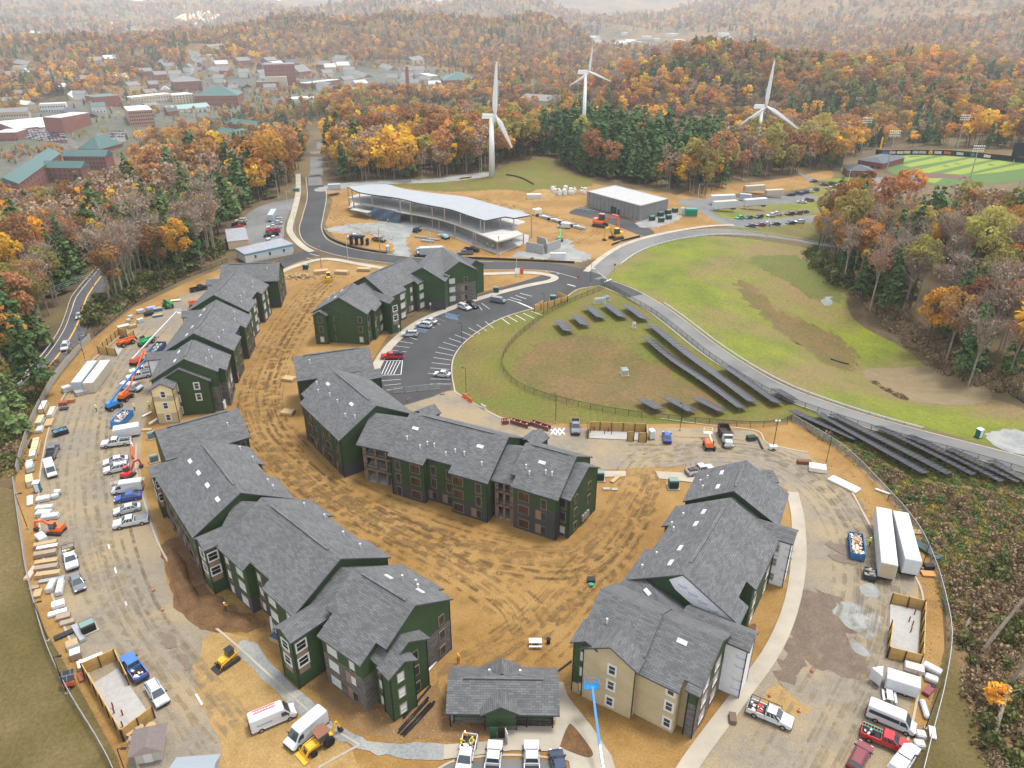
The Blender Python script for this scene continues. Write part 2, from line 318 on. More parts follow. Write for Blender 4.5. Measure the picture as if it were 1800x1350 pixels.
S('site_ground', [(400, 466), (330, 496), (235, 541), (150, 606), (92, 680), (42, 770), (24, 860), (42, 1000), (80, 1110), (145, 1220), (205, 1330), (235, 1420), (1560, 1420), (1625, 1290), (1660, 1140), (1655, 1040), (1615, 930), (1560, 865), (1485, 785), (1390, 742), (1330, 745), (1200, 745), (1000, 745), (890, 735), (830, 705), (795, 690), (680, 690), (650, 640), (700, 560), (800, 525), (930, 492), (985, 490), (970, 476), (860, 472), (720, 470), (600, 458), (520, 458)], .02, MDIRT, smooth=False)
S('verge_lawn', [(24, 862), (42, 1000), (80, 1110), (145, 1220), (205, 1330), (240, 1450), (-300, 1450), (-300, 900), (-60, 850)], .16, MOLIV, 2.5, smooth=False)
S('solar_meadow', [(800, 690), (795, 650), (803, 622), (832, 592), (882, 562), (950, 542), (990, 530), (1010, 512), (1060, 502), (1100, 520), (1160, 556), (1250, 628), (1350, 690), (1450, 728), (1600, 775), (1800, 832), (1800, 905), (1700, 850), (1600, 850), (1480, 780), (1390, 740), (1330, 745), (1200, 745), (1000, 745), (890, 735), (830, 705)], .03, MDRYG, 3)
S('bowl_lawn', [(1062, 478), (1100, 446), (1160, 426), (1230, 416), (1300, 418), (1420, 436), (1440, 460), (1480, 500), (1500, 560), (1600, 620), (1700, 690), (1800, 720), (1850, 790), (1800, 798), (1600, 745), (1450, 700), (1350, 660), (1250, 600), (1160, 533), (1100, 500), (1068, 492)], .03, MGRASS, 3)
S('scrub_bank', [(1480, 782), (1560, 865), (1615, 930), (1655, 1040), (1662, 1140), (1628, 1290), (1560, 1450), (2100, 1450), (2000, 900), (1830, 870), (1700, 850), (1600, 850)], .025, MSCRUB, 4)
S('corner_lawn', [(1662, 1140), (1628, 1290), (1560, 1450), (1760, 1450), (1720, 1300), (1690, 1180)], .035, MOLIV, 4)
S('north_site_ground', [(565, 330), (600, 322), (700, 325), (780, 335), (880, 330), (960, 340), (1030, 320), (1180, 340), (1250, 370), (1300, 395), (1200, 402), (1110, 418), (1050, 455), (1010, 462), (900, 456), (760, 450), (640, 436), (590, 420), (572, 395), (585, 352)], .03, MDIRT, smooth=False)
S('turbine_bank', [(690, 324), (760, 316), (850, 308), (905, 288), (960, 280), (990, 300), (1040, 316), (1030, 330), (960, 342), (880, 333), (780, 337), (700, 328)], .06, MDRYG, 4, rag=0.8)
S('turbine_track', [(560, 330), (640, 318), (760, 314), (850, 303), (862, 309), (780, 320), (650, 326), (565, 337)], .09, MGRAV)
S('bark_strip', [(1185, 345), (1300, 322), (1400, 310), (1460, 300), (1445, 325), (1300, 340), (1250, 352)], .04, MDIRT)
S('lot_median', [(1255, 372), (1330, 360), (1440, 352), (1500, 345), (1500, 362), (1420, 378), (1300, 386)], .06, MGRASS)
S('lot_verge', [(1295, 400), (1330, 400), (1420, 392), (1500, 385), (1520, 420), (1440, 425), (1330, 410)], .06, MDRYG)
S('far_lawn', [(1420, 335), (1440, 318), (1500, 312), (1530, 322), (1500, 335), (1440, 345)], .06, MGRASS, rag=0.6)
# asphalt and paths
S('ring_asphalt', [(405, 476), (335, 512), (262, 556), (200, 606), (140, 664), (98, 730), (78, 800), (70, 890), (84, 1010), (122, 1115), (170, 1205), (225, 1295), (262, 1400), (620, 1400), (560, 1330), (500, 1240), (425, 1150), (372, 1112), (330, 1085), (296, 1030), (283, 960), (262, 890), (248, 830), (250, 770), (264, 715), (280, 672), (300, 640), (330, 600), (352, 560), (372, 520), (425, 492)], .045, MDUST, smooth=True)
S('court_asphalt', [(680, 690), (760, 692), (800, 686), (830, 707), (890, 738), (1000, 752), (1200, 752), (1325, 758), (1345, 778), (1415, 795), (1480, 850), (1530, 920), (1565, 1000), (1612, 1012), (1618, 1090), (1612, 1180), (1592, 1290), (1560, 1400), (1190, 1400), (1280, 1270), (1345, 1175), (1390, 1080), (1408, 990), (1404, 900), (1385, 862), (1330, 830), (1230, 818), (1060, 826), (960, 800), (800, 745), (700, 715)], .045, MDUST, smooth=False)
S('crescent_asphalt', [(700, 716), (668, 690), (660, 660), (667, 628), (697, 590), (742, 556), (802, 530), (872, 510), (925, 493), (965, 480), (1000, 472), (1032, 472), (1062, 486), (1066, 494), (1040, 503), (1012, 508), (985, 527), (945, 538), (880, 558), (830, 588), (801, 620), (793, 650), (793, 684), (760, 698)], .055, MDARK, smooth=False)
RD1 = crv([G(*p) for p in [(562, 250), (556, 285), (553, 310), (557, 345), (550, 380), (546, 405), (562, 428), (620, 446), (740, 461), (850, 467), (960, 469), (1015, 480), (1045, 490)]], n=8)
ribbon('main_road', RD1[20:], 8.6, .07, MDARK, across=4); ribbon('old_lane', RD1[:21], 7.0, .25, MGREY, across=4)
ribbon('side_road', crv([G(*p) for p in [(440, 492), (500, 462), (552, 443)]], n=6), 7.5, .06, MDARK)
RD2 = crv([G(*p) for p in [(1040, 490), (1070, 462), (1108, 438), (1160, 421), (1225, 410), (1300, 409), (1380, 418), (1450, 430), (1540, 440)]], n=8)
ribbon('upper_road', RD2, 8.0, .06, MGREY, across=4)
RD3 = crv([G(*p) for p in [(1048, 493), (1100, 512), (1160, 547), (1250, 616), (1350, 677), (1450, 717), (1600, 763), (1800, 818), (1950, 860)]], n=10)
ribbon('lower_road', RD3, 6.6, .062, MGREY, across=4); ribbon('lower_road_new_surface', RD3[:14], 6.4, .074, MDARK, across=4)
S('far_lot', [(1280, 398), (1232, 372), (1250, 366), (1310, 385), (1400, 380), (1500, 372), (1520, 388), (1420, 396), (1330, 402)], .05, MGREY)
S('upper_lot', [(1190, 352), (1260, 350), (1330, 347), (1420, 338), (1500, 322), (1600, 318), (1620, 338), (1500, 350), (1420, 356), (1330, 364), (1260, 372), (1232, 372)], .055, MGREY)
S('ball_park_path', [(1400, 300), (1440, 318), (1500, 318), (1540, 312), (1600, 318), (1560, 330), (1480, 332), (1430, 322)], .06, MGREY)
S('office_lot', [(405, 412), (418, 396), (440, 372), (470, 358), (500, 352), (527, 350), (512, 368), (500, 395), (494, 425), (440, 430)], .05, MGREY)
S('grey_store_lot', [(1000, 374), (1030, 364), (1075, 375), (1118, 390), (1150, 408), (1128, 414), (1080, 396), (1030, 382)], .05, MDARK)
S('north_gravel', [(572, 402), (620, 394), (690, 390), (735, 400), (715, 420), (722, 452), (695, 452), (690, 432), (655, 412), (600, 410)], .06, MGRAV, rag=0.6)
S('north_gravel_yard', [(900, 450), (960, 430), (1000, 420), (1010, 435), (1040, 450), (1020, 460), (960, 456)], .06, MGRAV, rag=0.7)
S('transformer_gravel', [(1120, 392), (1160, 378), (1190, 375), (1195, 385), (1160, 398), (1130, 400)], .06, MGRAV, rag=0.4)
MS = crv
LR = [G(*p) for p in [(0, 712), (40, 682), (78, 652), (112, 612), (136, 570), (150, 530), (162, 508), (178, 486)]]
PARK = crv([LR[0] + (LR[0] - LR[1]) * 1.5] + LR + [LR[-1] + (LR[-1] - LR[-2]) * 1.5], n=6)
ribbon('parkway_road', PARK, 7.6, .12, M('parkway_asphalt', (.075, .075, .08), (.095, .095, .1), .4), across=4)
ribbon('road_centre_line', PARK, .5, .14, MYELP); ribbon('road_edge_line', PARK, .18, .14, MPAINT, off=3.4)
# concrete paths, gravel paths, soil and sand
ribbon('sidewalk', crv([G(*p) for p in [(524, 306), (524, 340), (517, 372), (510, 396), (512, 412), (530, 432), (548, 443)]], n=6), 2.6, .16, MCONC)
ribbon('sidewalk', crv([G(*p) for p in [(478, 486), (520, 468), (560, 457), (590, 457), (650, 468), (740, 480), (850, 482), (930, 480), (972, 486), (968, 494), (925, 503), (860, 520), (800, 540), (738, 566), (690, 604), (664, 640), (656, 664)]], n=6), 2.6, .16, MCONC)
ribbon('sidewalk', crv([G(*p) for p in [(1030, 478), (1060, 452), (1098, 430), (1150, 414), (1215, 402), (1290, 396)]], n=6), 2.2, .16, MCONC)
ribbon('sidewalk', crv([G(*p) for p in [(1392, 866), (1402, 910), (1403, 980), (1392, 1060), (1360, 1140), (1300, 1225), (1222, 1330), (1180, 1400)]], n=6), 2.3, .16, MCONC)
S('sidewalk', [(1050, 829), (1100, 829), (1100, 838), (1050, 840)], .15, MCONC, smooth=False, grid=False); S('sidewalk', [(1152, 829), (1240, 834), (1230, 850), (1158, 842)], .15, MCONC, smooth=False, grid=False)
S('clubhouse_paving', [(865, 1276), (976, 1276), (978, 1200), (990, 1200), (998, 1225), (1040, 1278), (1075, 1330), (1095, 1400), (1010, 1400), (1000, 1340), (985, 1322), (900, 1320), (780, 1336), (780, 1310), (865, 1304)], .15, MCONC, smooth=False, grid=False)
S('planting_island', [(998, 1278), (1008, 1278), (1040, 1320), (1038, 1332), (1022, 1330), (988, 1316), (986, 1308)], .19, MSOIL, grid=False)
S('clubhouse_parking', [(772, 1350), (800, 1342), (880, 1334), (960, 1338), (1010, 1352), (1030, 1420), (740, 1420)], .05, MGREY, smooth=False)
S('gravel_path', [(418, 1138), (432, 1126), (452, 1134), (500, 1190), (560, 1246), (620, 1290), (680, 1308), (778, 1308), (778, 1334), (700, 1332), (630, 1316), (560, 1280), (500, 1232), (440, 1170)], .09, MGRAV, rag=0.18)
S('sand_spill', [(372, 1112), (425, 1120), (480, 1180), (560, 1270), (620, 1320), (650, 1420), (420, 1420), (380, 1300), (340, 1220), (350, 1150)], .062, MSAND, rag=0.35)
S('sand_drift', [(1335, 1240), (1348, 1215), (1368, 1205), (1400, 1235), (1420, 1250), (1400, 1262), (1360, 1258)], .075, MSAND, rag=0.3)
S('gravel_spill', [(1465, 1068), (1485, 1060), (1530, 1066), (1548, 1090), (1540, 1120), (1515, 1118), (1480, 1095)], .075, MGRAV, rag=0.3)
S('mud_patch', [(1405, 1045), (1450, 1040), (1500, 1075), (1490, 1130), (1530, 1170), (1545, 1200), (1480, 1190), (1420, 1165), (1400, 1190), (1365, 1200), (1385, 1120)], .06, M('brown_mud', (.15, .108, .078), (.105, .08, .062), .4, fine=4, bump=.5, bscale=3, nrm=.1, detail=8), rag=0.5)
S('thin_grass', [(1290, 490), (1318, 500), (1372, 545), (1440, 575), (1500, 610), (1510, 650), (1470, 648), (1420, 618), (1360, 572), (1310, 522)], .05, MTHIN, 3, rag=1.2); S('green_slope', [(1320, 455), (1400, 450), (1440, 480), (1480, 520), (1440, 530), (1370, 490)], .055, M('deep_grass', (.085, .10, .018), (.105, .10, .025), .12, fine=1.3), 3, rag=1.0); S('basin_floor', [(905, 640), (960, 600), (1040, 590), (1120, 620), (1200, 670), (1280, 720), (1180, 725), (1060, 712), (950, 690)], .045, MTHIN, 3, rag=1.2)
S('silt_bed', [(1520, 650), (1600, 645), (1665, 645), (1720, 660), (1745, 700), (1700, 712), (1620, 708), (1575, 700), (1540, 680)], .07, M('silt', (.2, .15, .082), (.16, .12, .066), .3, fine=3, bump=.3, bscale=3), rag=0.4)
S('riprap', [(1665, 642), (1712, 642), (1732, 660), (1700, 668), (1680, 662)], .09, MGRAV, rag=0.4); S('rubble_pad', [(1740, 760), (1800, 758), (1830, 800), (1800, 800), (1745, 785)], .08, MGRAV, rag=0.5)
S('stone_drain', [(1445, 525), (1460, 521), (1467, 528), (1458, 537), (1446, 535)], .06, MGRAV, rag=0.2)
def trackmat(name, c, a):
    m = M(name, c, tuple(v * .75 for v in c), .8, bump=.6, bscale=4, nrm=.1, detail=10); nt = m.node_tree; b = nt.nodes['Principled BSDF']; tc = nt.nodes.new('ShaderNodeTexCoord'); n = nt.nodes.new('ShaderNodeTexNoise'); n.inputs['Scale'].default_value = .55; n.inputs['Detail'].default_value = 8; r = nt.nodes.new('ShaderNodeMapRange'); r.inputs['From Min'].default_value = .42; r.inputs['From Max'].default_value = .62; r.inputs['To Max'].default_value = a
    nt.links.new(tc.outputs['Object'], n.inputs['Vector']); nt.links.new(n.outputs['Fac'], r.inputs['Value']); nt.links.new(r.outputs[0], b.inputs['Alpha']); return m
TMS = [trackmat('track_pale', (.27, .168, .066), .55), trackmat('track_brown', (.15, .086, .03), .42), trackmat('track_mid', (.2, .115, .04), .5)]
TC = [trackmat('tyre_dust', (.27, .22, .145), .4), trackmat('tyre_dark', (.14, .12, .1), .35), trackmat('tyre_tan', (.3, .225, .125), .5)]
def tracks(px, n, wid, mats, dz0, a=0, b=None):
    P_ = [G(*p) for p in px]
    for k in range(n):
        o_ = R.uniform(-wid, wid); i0 = R.randrange(0, max(1, len(P_) // 2)); i1 = min(len(P_), i0 + R.randrange(4, len(P_) + 1)); ph = R.uniform(0, 6); q = [p + Vector((math.sin(i * .9 + ph) * wid * .16, math.cos(i * .7 + ph) * wid * .16, 0)) for i, p in enumerate(P_)][i0:i1]
        if len(q) < 3: continue
        m_ = R.choice(mats); w_ = R.uniform(.25, .75); L_ = crv(q, n=7)
        for d in (0, 1.7): ribbon('wheel_track', L_, w_, dz0 + .0011 * k + d * .0003, m_, off=o_ + d)
tracks([(572, 492), (545, 520), (515, 560), (482, 610), (458, 660), (450, 705), (462, 755), (495, 800), (545, 850), (610, 890), (700, 930), (800, 965), (900, 985), (1000, 990), (1060, 955), (1095, 900), (1120, 850), (1130, 830)], 26, 5.0, TMS, .045)
tracks([(500, 800), (560, 850), (640, 905), (740, 960), (830, 1010), (900, 1060), (930, 1110)], 8, 4, TMS, .08); tracks([(1130, 835), (1120, 880), (1080, 960), (1010, 1030), (960, 1090), (900, 1140), (830, 1180)], 8, 5, TMS, .09); tracks([(610, 480), (560, 500), (520, 540), (470, 620), (440, 690)], 6, 4, TMS, .1)
tracks([(330, 520), (250, 575), (190, 640), (150, 710), (135, 800), (140, 900), (165, 1000), (210, 1100), (280, 1200), (360, 1320)], 11, 6, TC, .066); tracks([(1100, 790), (1200, 790), (1330, 800), (1430, 850), (1490, 930), (1510, 1030), (1490, 1130), (1440, 1230), (1380, 1340)], 14, 5, TC, .085); tracks([(1120, 860), (1125, 835), (1150, 810), (1220, 795)], 6, 4, TC, .1); tracks([(930, 345), (880, 372), (840, 350), (960, 380), (1040, 400), (1000, 430)], 5, 4, TMS, .06); tracks([(600, 350), (590, 380), (630, 400), (700, 420)], 4, 3, TMS, .06)
# kerbs
for kp in ([(262, 548), (200, 600), (140, 658), (97, 725), (76, 800), (68, 890), (82, 1010), (120, 1118), (168, 1208), (223, 1298), (260, 1400)], [(378, 1103), (425, 1143), (500, 1212), (560, 1265), (632, 1310)], [(240, 780), (240, 830), (256, 890), (276, 950), (298, 992)], [(560, 1350), (632, 1310)],
           [(800, 690), (794, 650), (802, 620), (831, 590), (881, 560), (946, 540), (986, 529), (1013, 510), (1042, 504)], [(1068, 492), (1050, 478)], [(800, 690), (832, 709), (892, 740), (985, 768)], [(1160, 736), (1250, 748), (1330, 758), (1350, 780), (1420, 796)], [(1496, 862), (1528, 922), (1534, 930)], [(1606, 1010), (1622, 1050), (1622, 1150), (1606, 1260), (1580, 1350)],
           [(1412, 905), (1416, 980), (1404, 1062), (1372, 1143), (1312, 1228), (1232, 1334)], [(760, 1360), (800, 1338), (880, 1328), (960, 1332), (1012, 1345), (1035, 1420)]):
    kerb(crv([G(*p) for p in kp], n=6))
def off(line, d):
    out = []; n = len(line)
    for i in range(n):
        t = (line[min(i + 1, n - 1)] - line[max(i - 1, 0)]); t.z = 0; t.normalize(); out.append(line[i] + Vector((-t.y, t.x, 0)) * d)
    return out
for ln, d in ((RD1[20:74], 4.5), (RD1[16:92], -4.5), (RD2[6:], 4.1), (RD3[4:], 3.5), (RD3[4:], -3.5), (RD2[8:], -4.1)): kerb(off(ln, d))
# painted markings (each line its own piece)
def stripe(a, b, w=.12, mat=MPAINT, parent=None, dz=.066):
    a, b = Vector(a), Vector(b); t = (b - a); t.z = 0; t.normalize(); n = Vector((-t.y, t.x, 0)) * w / 2
    mb = MB(); mb.face([(q.x, q.y, float(hgt(q.x, q.y)) + dz) for q in (a - n, b - n, b + n, a + n)]); return tag(O('parking_line', mb.mesh('parking_line', mat), parent), None, None, None, 'structure')
Z36 = lambda x, y: (530 + x / 5.294, 420 + y / 5.294)
for (a, b) in [((1750, 655), (1675, 598)), ((1655, 630), (1680, 665)), ((1240, 780), (1292, 798)), ((1120, 808), (1240, 828)), ((1000, 915), (1075, 940)), ((890, 950), (1038, 974)), ((845, 992), (1008, 1014)), ((808, 1034), (980, 1053)), ((935, 1090), (958, 1095)), ((745, 1322), (925, 1308)), ((1785, 758), (1800, 768)), ((1710, 770), (1790, 835)), ((1630, 798), (1725, 858)), ((1555, 828), (1660, 884)), ((1487, 862), (1605, 913)), ((1425, 892), (1550, 940)), ((1372, 926), (1495, 968)), ((1318, 962), (1455, 1004)), ((1273, 1008), (1428, 1045)), ((1246, 1054), (1408, 1086)), ((1228, 1104), (1395, 1130)), ((1212, 1154), (1382, 1172)), ((1197, 1202), (1375, 1215)), ((1175, 1252), (1235, 1256)), ((1202, 1304), (1385, 1308)), ((1200, 1352), (1390, 1352)), ((770, 1365), (925, 1350)), ((790, 1410), (940, 1388))]:
    stripe(G(*Z36(*a)), G(*Z36(*b)))
for (a, b) in [((745, 1135), (940, 1133)), ((735, 1270), (920, 1265)), ((940, 1133), (925, 1265))] + [((745 + 28 * k, 1262), (800 + 30 * k, 1138)) for k in range(5)]: stripe(G(*Z36(*a)), G(*Z36(*b)), .16)
for k in range(9): stripe(G(*Z36(1335 + k * 13, 685 + k * 4)), G(*Z36(1310 + k * 13, 715 + k * 4)) if k < 0 else G(*Z36(1355 + k * 13, 735 + k * 3)), .12, MBLUEP)
for a, b in [((1335, 683), (1470, 718)), ((1310, 712), (1400, 748)), ((1240, 733), (1340, 770)), ((1020, 845), (1150, 872)), ((1050, 822), (1190, 850))]: stripe(G(*Z36(*a)), G(*Z36(*b)), .14, MBLUEP)
for k in range(8): stripe(G(*Z36(1035 + k * 16, 845 + k * 3)), G(*Z36(1062 + k * 16, 826 + k * 3)), .12, MBLUEP)
Zc = lambda x, y: (500 + x / 3.6, 280 + y / 3.6)
for k in range(5): stripe(G(*Zc(1478 + k * 21, 906 + k * 9)), G(*Zc(1500 + k * 21, 914 + k * 9)), .5)
for a, b in [((1410, 885), (1480, 906)), ((1430, 875), (1500, 895)), ((1462, 862), (1530, 884)), ((1490, 848), (1566, 868)), ((1560, 962), (1640, 990)), ((1510, 975), (1580, 1008)), ((1462, 985), (1525, 1022)), ((1415, 995), (1475, 1030)), ((1370, 1005), (1425, 1045)), ((1700, 715), (1760, 690)), ((1725, 728), (1795, 695)), ((1655, 712), (1675, 694)), ((140, 625), (178, 636)), ((160, 598), (225, 614))]: stripe(G(*Zc(*a)), G(*Zc(*b)), .2)
for a, b in [((393, 570), (440, 578)), ((487, 648), (525, 632)), ((292, 660), (335, 672))]:
    q = lambda p: (900 + p[0] / 3, 280 + p[1] / 3); stripe(G(*q(a)), G(*q(b)), .4, dz=.09)
# spoil heaps by the front row: dug soil with ruts
def heap(name, px, hh, mat, seed=0, s=1.2, label=None):
    P_ = [(p.x, p.y) for p in gp(px)]; xs = [p[0] for p in P_]; ys = [p[1] for p in P_]; cx = sum(xs) / len(xs); cy_ = sum(ys) / len(ys)
    n = 26; rings = 10; vs_ = []; fs = []; rg = random.Random(seed)
    ph = [rg.uniform(0, 6) for _ in range(4)]
    for i in range(rings + 1):
        t = i / rings
        for p in P_:
            x = cx + (p[0] - cx) * t; y = cy_ + (p[1] - cy_) * t
            z = hh * (1 - t ** 1.6) * (.75 + .25 * math.sin(x * 1.1 + ph[0]) * math.cos(y * .9 + ph[1])) + .22 * hh * math.sin(x * 2.7 + ph[2]) * math.sin(y * 2.3 + ph[3]) * (1 - t)
            vs_.append((x, y, float(hgt(x, y)) + max(z, 0) + (.03 if i < rings else -.05)))
    m = len(P_)
    for i in range(rings):
        for k in range(m): fs.append((i * m + k, i * m + (k + 1) % m, (i + 1) * m + (k + 1) % m, (i + 1) * m + k))
    me = D.meshes.new(name); me.from_pydata(vs_, [], fs); me.materials.append(mat); me.polygons.foreach_set('use_smooth', [True] * len(fs)); o = O(name, me)
    bm = bmesh.new(); bm.from_mesh(me); bmesh.ops.remove_doubles(bm, verts=bm.verts, dist=.001); bmesh.ops.recalc_face_normals(bm, faces=bm.faces); bm.to_mesh(me); bm.free()
    return tag(o, label, None, None, 'structure')
S('dug_soil', [(285, 955), (330, 945), (350, 980), (365, 1030), (400, 1060), (450, 1085), (470, 1100), (420, 1112), (370, 1110), (318, 1082), (296, 1030)], .09, MSOIL, rag=0.3)
S('trodden_soil', [(400, 1062), (460, 1080), (500, 1130), (545, 1210), (640, 1290), (760, 1300), (865, 1302), (865, 1275), (790, 1240), (770, 1180), (800, 1170), (700, 1250), (600, 1200), (520, 1150)], .05, M('trodden_brown_soil', (.215, .125, .052), (.155, .09, .038), .3, fine=4, bump=.5, bscale=2.5, nrm=.1, detail=8), rag=0.35)
heap('spoil_heap', [(298, 960), (325, 985), (335, 1020), (352, 1050), (350, 1085), (322, 1078), (303, 1030), (292, 985)], 1.3, MSOIL, 1)
heap('spoil_heap', [(352, 1060), (390, 1068), (415, 1090), (395, 1106), (360, 1105), (338, 1088)], 1.2, MSOIL, 2)
heap('spoil_heap', [(392, 1075), (430, 1080), (445, 1098), (420, 1108), (400, 1103)], .9, MSOIL, 3)
heap('sand_heap', [(955, 372), (985, 362), (1010, 366), (1020, 378), (985, 388), (955, 386)] if 0 else [(920, 348), (940, 335), (970, 334), (975, 345), (950, 354), (925, 354)], 3.0, MSAND, 4)
heap('gravel_heap', [(878, 376), (900, 368), (922, 372), (918, 380), (892, 384)], 1.6, MGRAV, 5)
heap('gravel_heap', [(1508, 1032), (1530, 1024), (1548, 1040), (1542, 1052), (1520, 1050)], .7, MGRAV, 6); heap('gravel_heap', [(1494, 1130), (1512, 1132), (1530, 1150), (1522, 1156), (1500, 1146)], .5, MGRAV, 7)
heap('dug_strip', [(1180, 1195), (1230, 1195), (1290, 1150), (1330, 1110), (1330, 1090), (1300, 1120), (1250, 1240), (1215, 1290)], .12, MSOIL, 8)
# ---------------------------------------------------------------- the green apartment rows
SLOPE = .583
FZ = (.75, 3.75, 6.55)                            # window sills of the three storeys
def window_kit():
    K = {}
    def kit(key, w, h_, trim, below=0, tan=0, glass=MGLASS, split=False, tr=.13):
        f = MB(); W2, B = w / 2, below
        f.box((0, .05, -tr - B), (w + 2 * tr, .1, tr)); f.box((0, .05, h_), (w + 2 * tr, .1, tr))
        for s in (-1, 1): f.box((s * (W2 + tr / 2), .05, -B), (tr, .1, h_ + B))
        f.box((0, .06, h_ * .52), (w, .05, .05), m=1) if not split else f.box((w * .12, .06, 0), (.06, .05, h_), m=1)
        f.box((0, .06, 0), (w, .06, .07), m=1); f.box((0, .06, h_ - .06), (w, .06, .06), m=1)
        for s in (-1, 1): f.box((s * (W2 - .03), .06, 0), (.06, .06, h_), m=1)
        if B: f.box((0, .03, -B), (w, .05, B - .02), m=2)
        if tan: f.box((w / 2 + tr + tan / 2, .03, -.25), (tan, .05, h_ + .45), m=0)
        fm = f.mesh('window', [trim, MWHITE if trim is MWHITE or key.endswith('l') else MBLACK, MCHAR])
        g = MB(); g.box((0, .015, .02), (w - .02, .02, h_ - .04)); K[key] = (fm, g.mesh('pane', glass))
    for sfx, trim, gl in (('', MBROWN, MGLASS), ('l', MBROWN, MBLIND), ('W', MWHITE, MGLASS)):
        kit('n' + sfx, .95, 1.45, trim, .55, glass=gl); kit('w' + sfx, 1.95, 1.6, trim, 0, glass=(MINT if sfx == '' else gl), split=True); kit('p' + sfx, .9, 1.45, trim, 0, 1.1, glass=gl, tr=.04); kit('s' + sfx, .95, 1.5, trim, 0, glass=gl, tr=.2 if sfx == 'W' else .13)
    kit('oW', 1.5, 1.5, MWHITE, .0, glass=M('dark_opening', (.02, .016, .013)), tr=.16)
    kit('bW', .95, 1.5, MWHITE, 0, glass=M('screened_window', (.22, .21, .2), rough=.6), tr=.1)
    return K
WK = window_kit()
def window(par, key, x, y, z, rz): a = O('window', WK[key][0], par, (x, y, z), rz); O('pane', WK[key][1], a); return a
MVENT = M('white_vent_pipe', (.5, .5, .49), rough=.5); MSKY = M('skylight', (.55, .57, .6), rough=.2)
_v = MB(); _v.tube((0, 0, -.3), (0, 0, .75), .13, 8); _v.tube((0, 0, .75), (0, 0, .82), .17, 8); VENT = _v.mesh('roof_vent', MVENT)
_v = MB(); _v.box((0, 0, -.05), (1.35, .62, .1), m=1); _v.box((0, 0, .05), (1.25, .52, .06)); SKYL = _v.mesh('roof_hatch', [MSKY, MWHITE])
def wing(B, r1, r2, zr, a, b, ext=(0, 0), mats=None, win=(), endwin=(), ov=.5, og=.4, sky=(), vents=(), gmat=None, cap=True, slope=SLOPE, base=0.0, t=.24, sl=None, world=False):
    """a roofed block: ridge from pixel r1 to r2 at height zr; a/b = stepped eaves (from, to, half width) on the left/right of that direction"""
    p1, p2 = (Vector(r1), Vector(r2)) if world else (W(*r1, zr), W(*r2, zr)); d = p2 - p1; d.z = 0; L = d.length; d.normalize(); p1 = p1 - d * ext[0]; L += ext[0] + ext[1]
    rz = math.atan2(d.y, d.x); org = (p1.x, p1.y, 0)
    mats = mats or [(0, 3.0, MCHAR), (3.0, 99, MGREEN)]
    wv = {}
    for sgn, segs in ((1, a), (-1, b)):
        segs = [(f0 * L, f1 * L, w) for f0, f1, w in segs]
        out = [(0, 0), (L, 0)]
        for f0, f1, w in reversed(segs): out += [(f1, w), (f0, w)]
        z_ = lambda v: zr - slope * v
        top = [(u, sgn * v, z_(v)) for u, v in out]; bot = [(u, sgn * v, z_(v) - t) for u, v in out]
        mb = MB()
        if sgn > 0: mb.hull(bot, top, 1, 0)
        else: mb.hull(bot[::-1], top[::-1], 1, 0)
        O('roof', mb.mesh('roof', [MSHINGLE, MFASC]), B, org, rz)
        for f0, f1, w in segs:
            u0 = f0 + (og if f0 < .01 else .28); u1 = f1 - (og if f1 > L - .01 else .28); v1 = w - ov
            if f0 > .01 and any(abs(q[1] - f0) < .01 and q[2] < w for q in segs) is False: u0 = f0 - .28
            if f1 < L - .01 and any(abs(q[0] - f1) < .01 and q[2] < w for q in segs) is False: u1 = f1 + .28
            for z0, z1, mt in mats:
                zt1, zt0 = z_(v1) - t * .6, z_(0) - t * .6
                if z0 >= zt1: continue
                if z1 < zt1: lo = [(u0, 0, z0), (u1, 0, z0), (u1, v1, z0), (u0, v1, z0)]; hi = [(q[0], q[1], z1) for q in lo]
                else: lo = [(u0, 0, z0), (u1, 0, z0), (u1, v1, z0), (u0, v1, z0)]; hi = [(u0, 0, zt0), (u1, 0, zt0), (u1, v1, zt1), (u0, v1, zt1)]
                m_ = wv.setdefault(mt.name, (MB(), mt))[0]; fl = lambda q: (q[0], sgn * q[1], q[2])
                lo = [fl(q) for q in lo]; hi = [fl(q) for q in hi]
                m_.hull(lo, hi) if sgn > 0 else m_.hull(lo[::-1], hi[::-1])
    for k, (m_, mt) in wv.items(): O('wall', m_.mesh('wall', mt), B, org, rz)
    if cap: mb = MB(); mb.box((L / 2, 0, zr - .03), (L * .72, .55, .12)); O('ridge_vent', mb.mesh('ridge_vent', MSHINGLE), B, org, rz)
    n = Vector((-d.y, d.x, 0)); P3 = lambda u, v, z: (p1.x + d.x * u + n.x * v, p1.y + d.y * u + n.y * v, z)
    def wid(sgn, u):
        for f0, f1, w in (a if sgn > 0 else b):
            if f0 * L - .01 <= u <= f1 * L + .01: return w - ov
        return (a if sgn > 0 else b)[0][2] - ov
    for sgn, f, keys in win:                      # windows on the long sides: fraction along, one key for each storey
        for k, key in enumerate(keys):
            if key and key != '-': window(B, key, *P3(f * L, sgn * wid(sgn, f * L), FZ[k]), rz + (0 if sgn > 0 else math.pi))
    for e, v, keys in endwin:
        u = L - og if e else og
        for k, key in enumerate(keys):
            if key and key != '-': window(B, key, *P3(u, v, FZ[k]), rz + (-math.pi / 2 if e else math.pi / 2))
    for sgn, f, w in sky: O('roof_hatch', SKYL, B, P3(f * L, sgn * w, zr - slope * w + .03), (-sgn * math.atan(slope), 0, rz) if 0 else Matrix.Rotation(rz, 4, 'Z').to_3x3().__matmul__(Matrix.Rotation(-sgn * math.atan(slope), 3, 'X')).to_euler())
    for sgn, f, w in vents: O('roof_vent', VENT, B, P3(f * L, sgn * w, zr - slope * w))
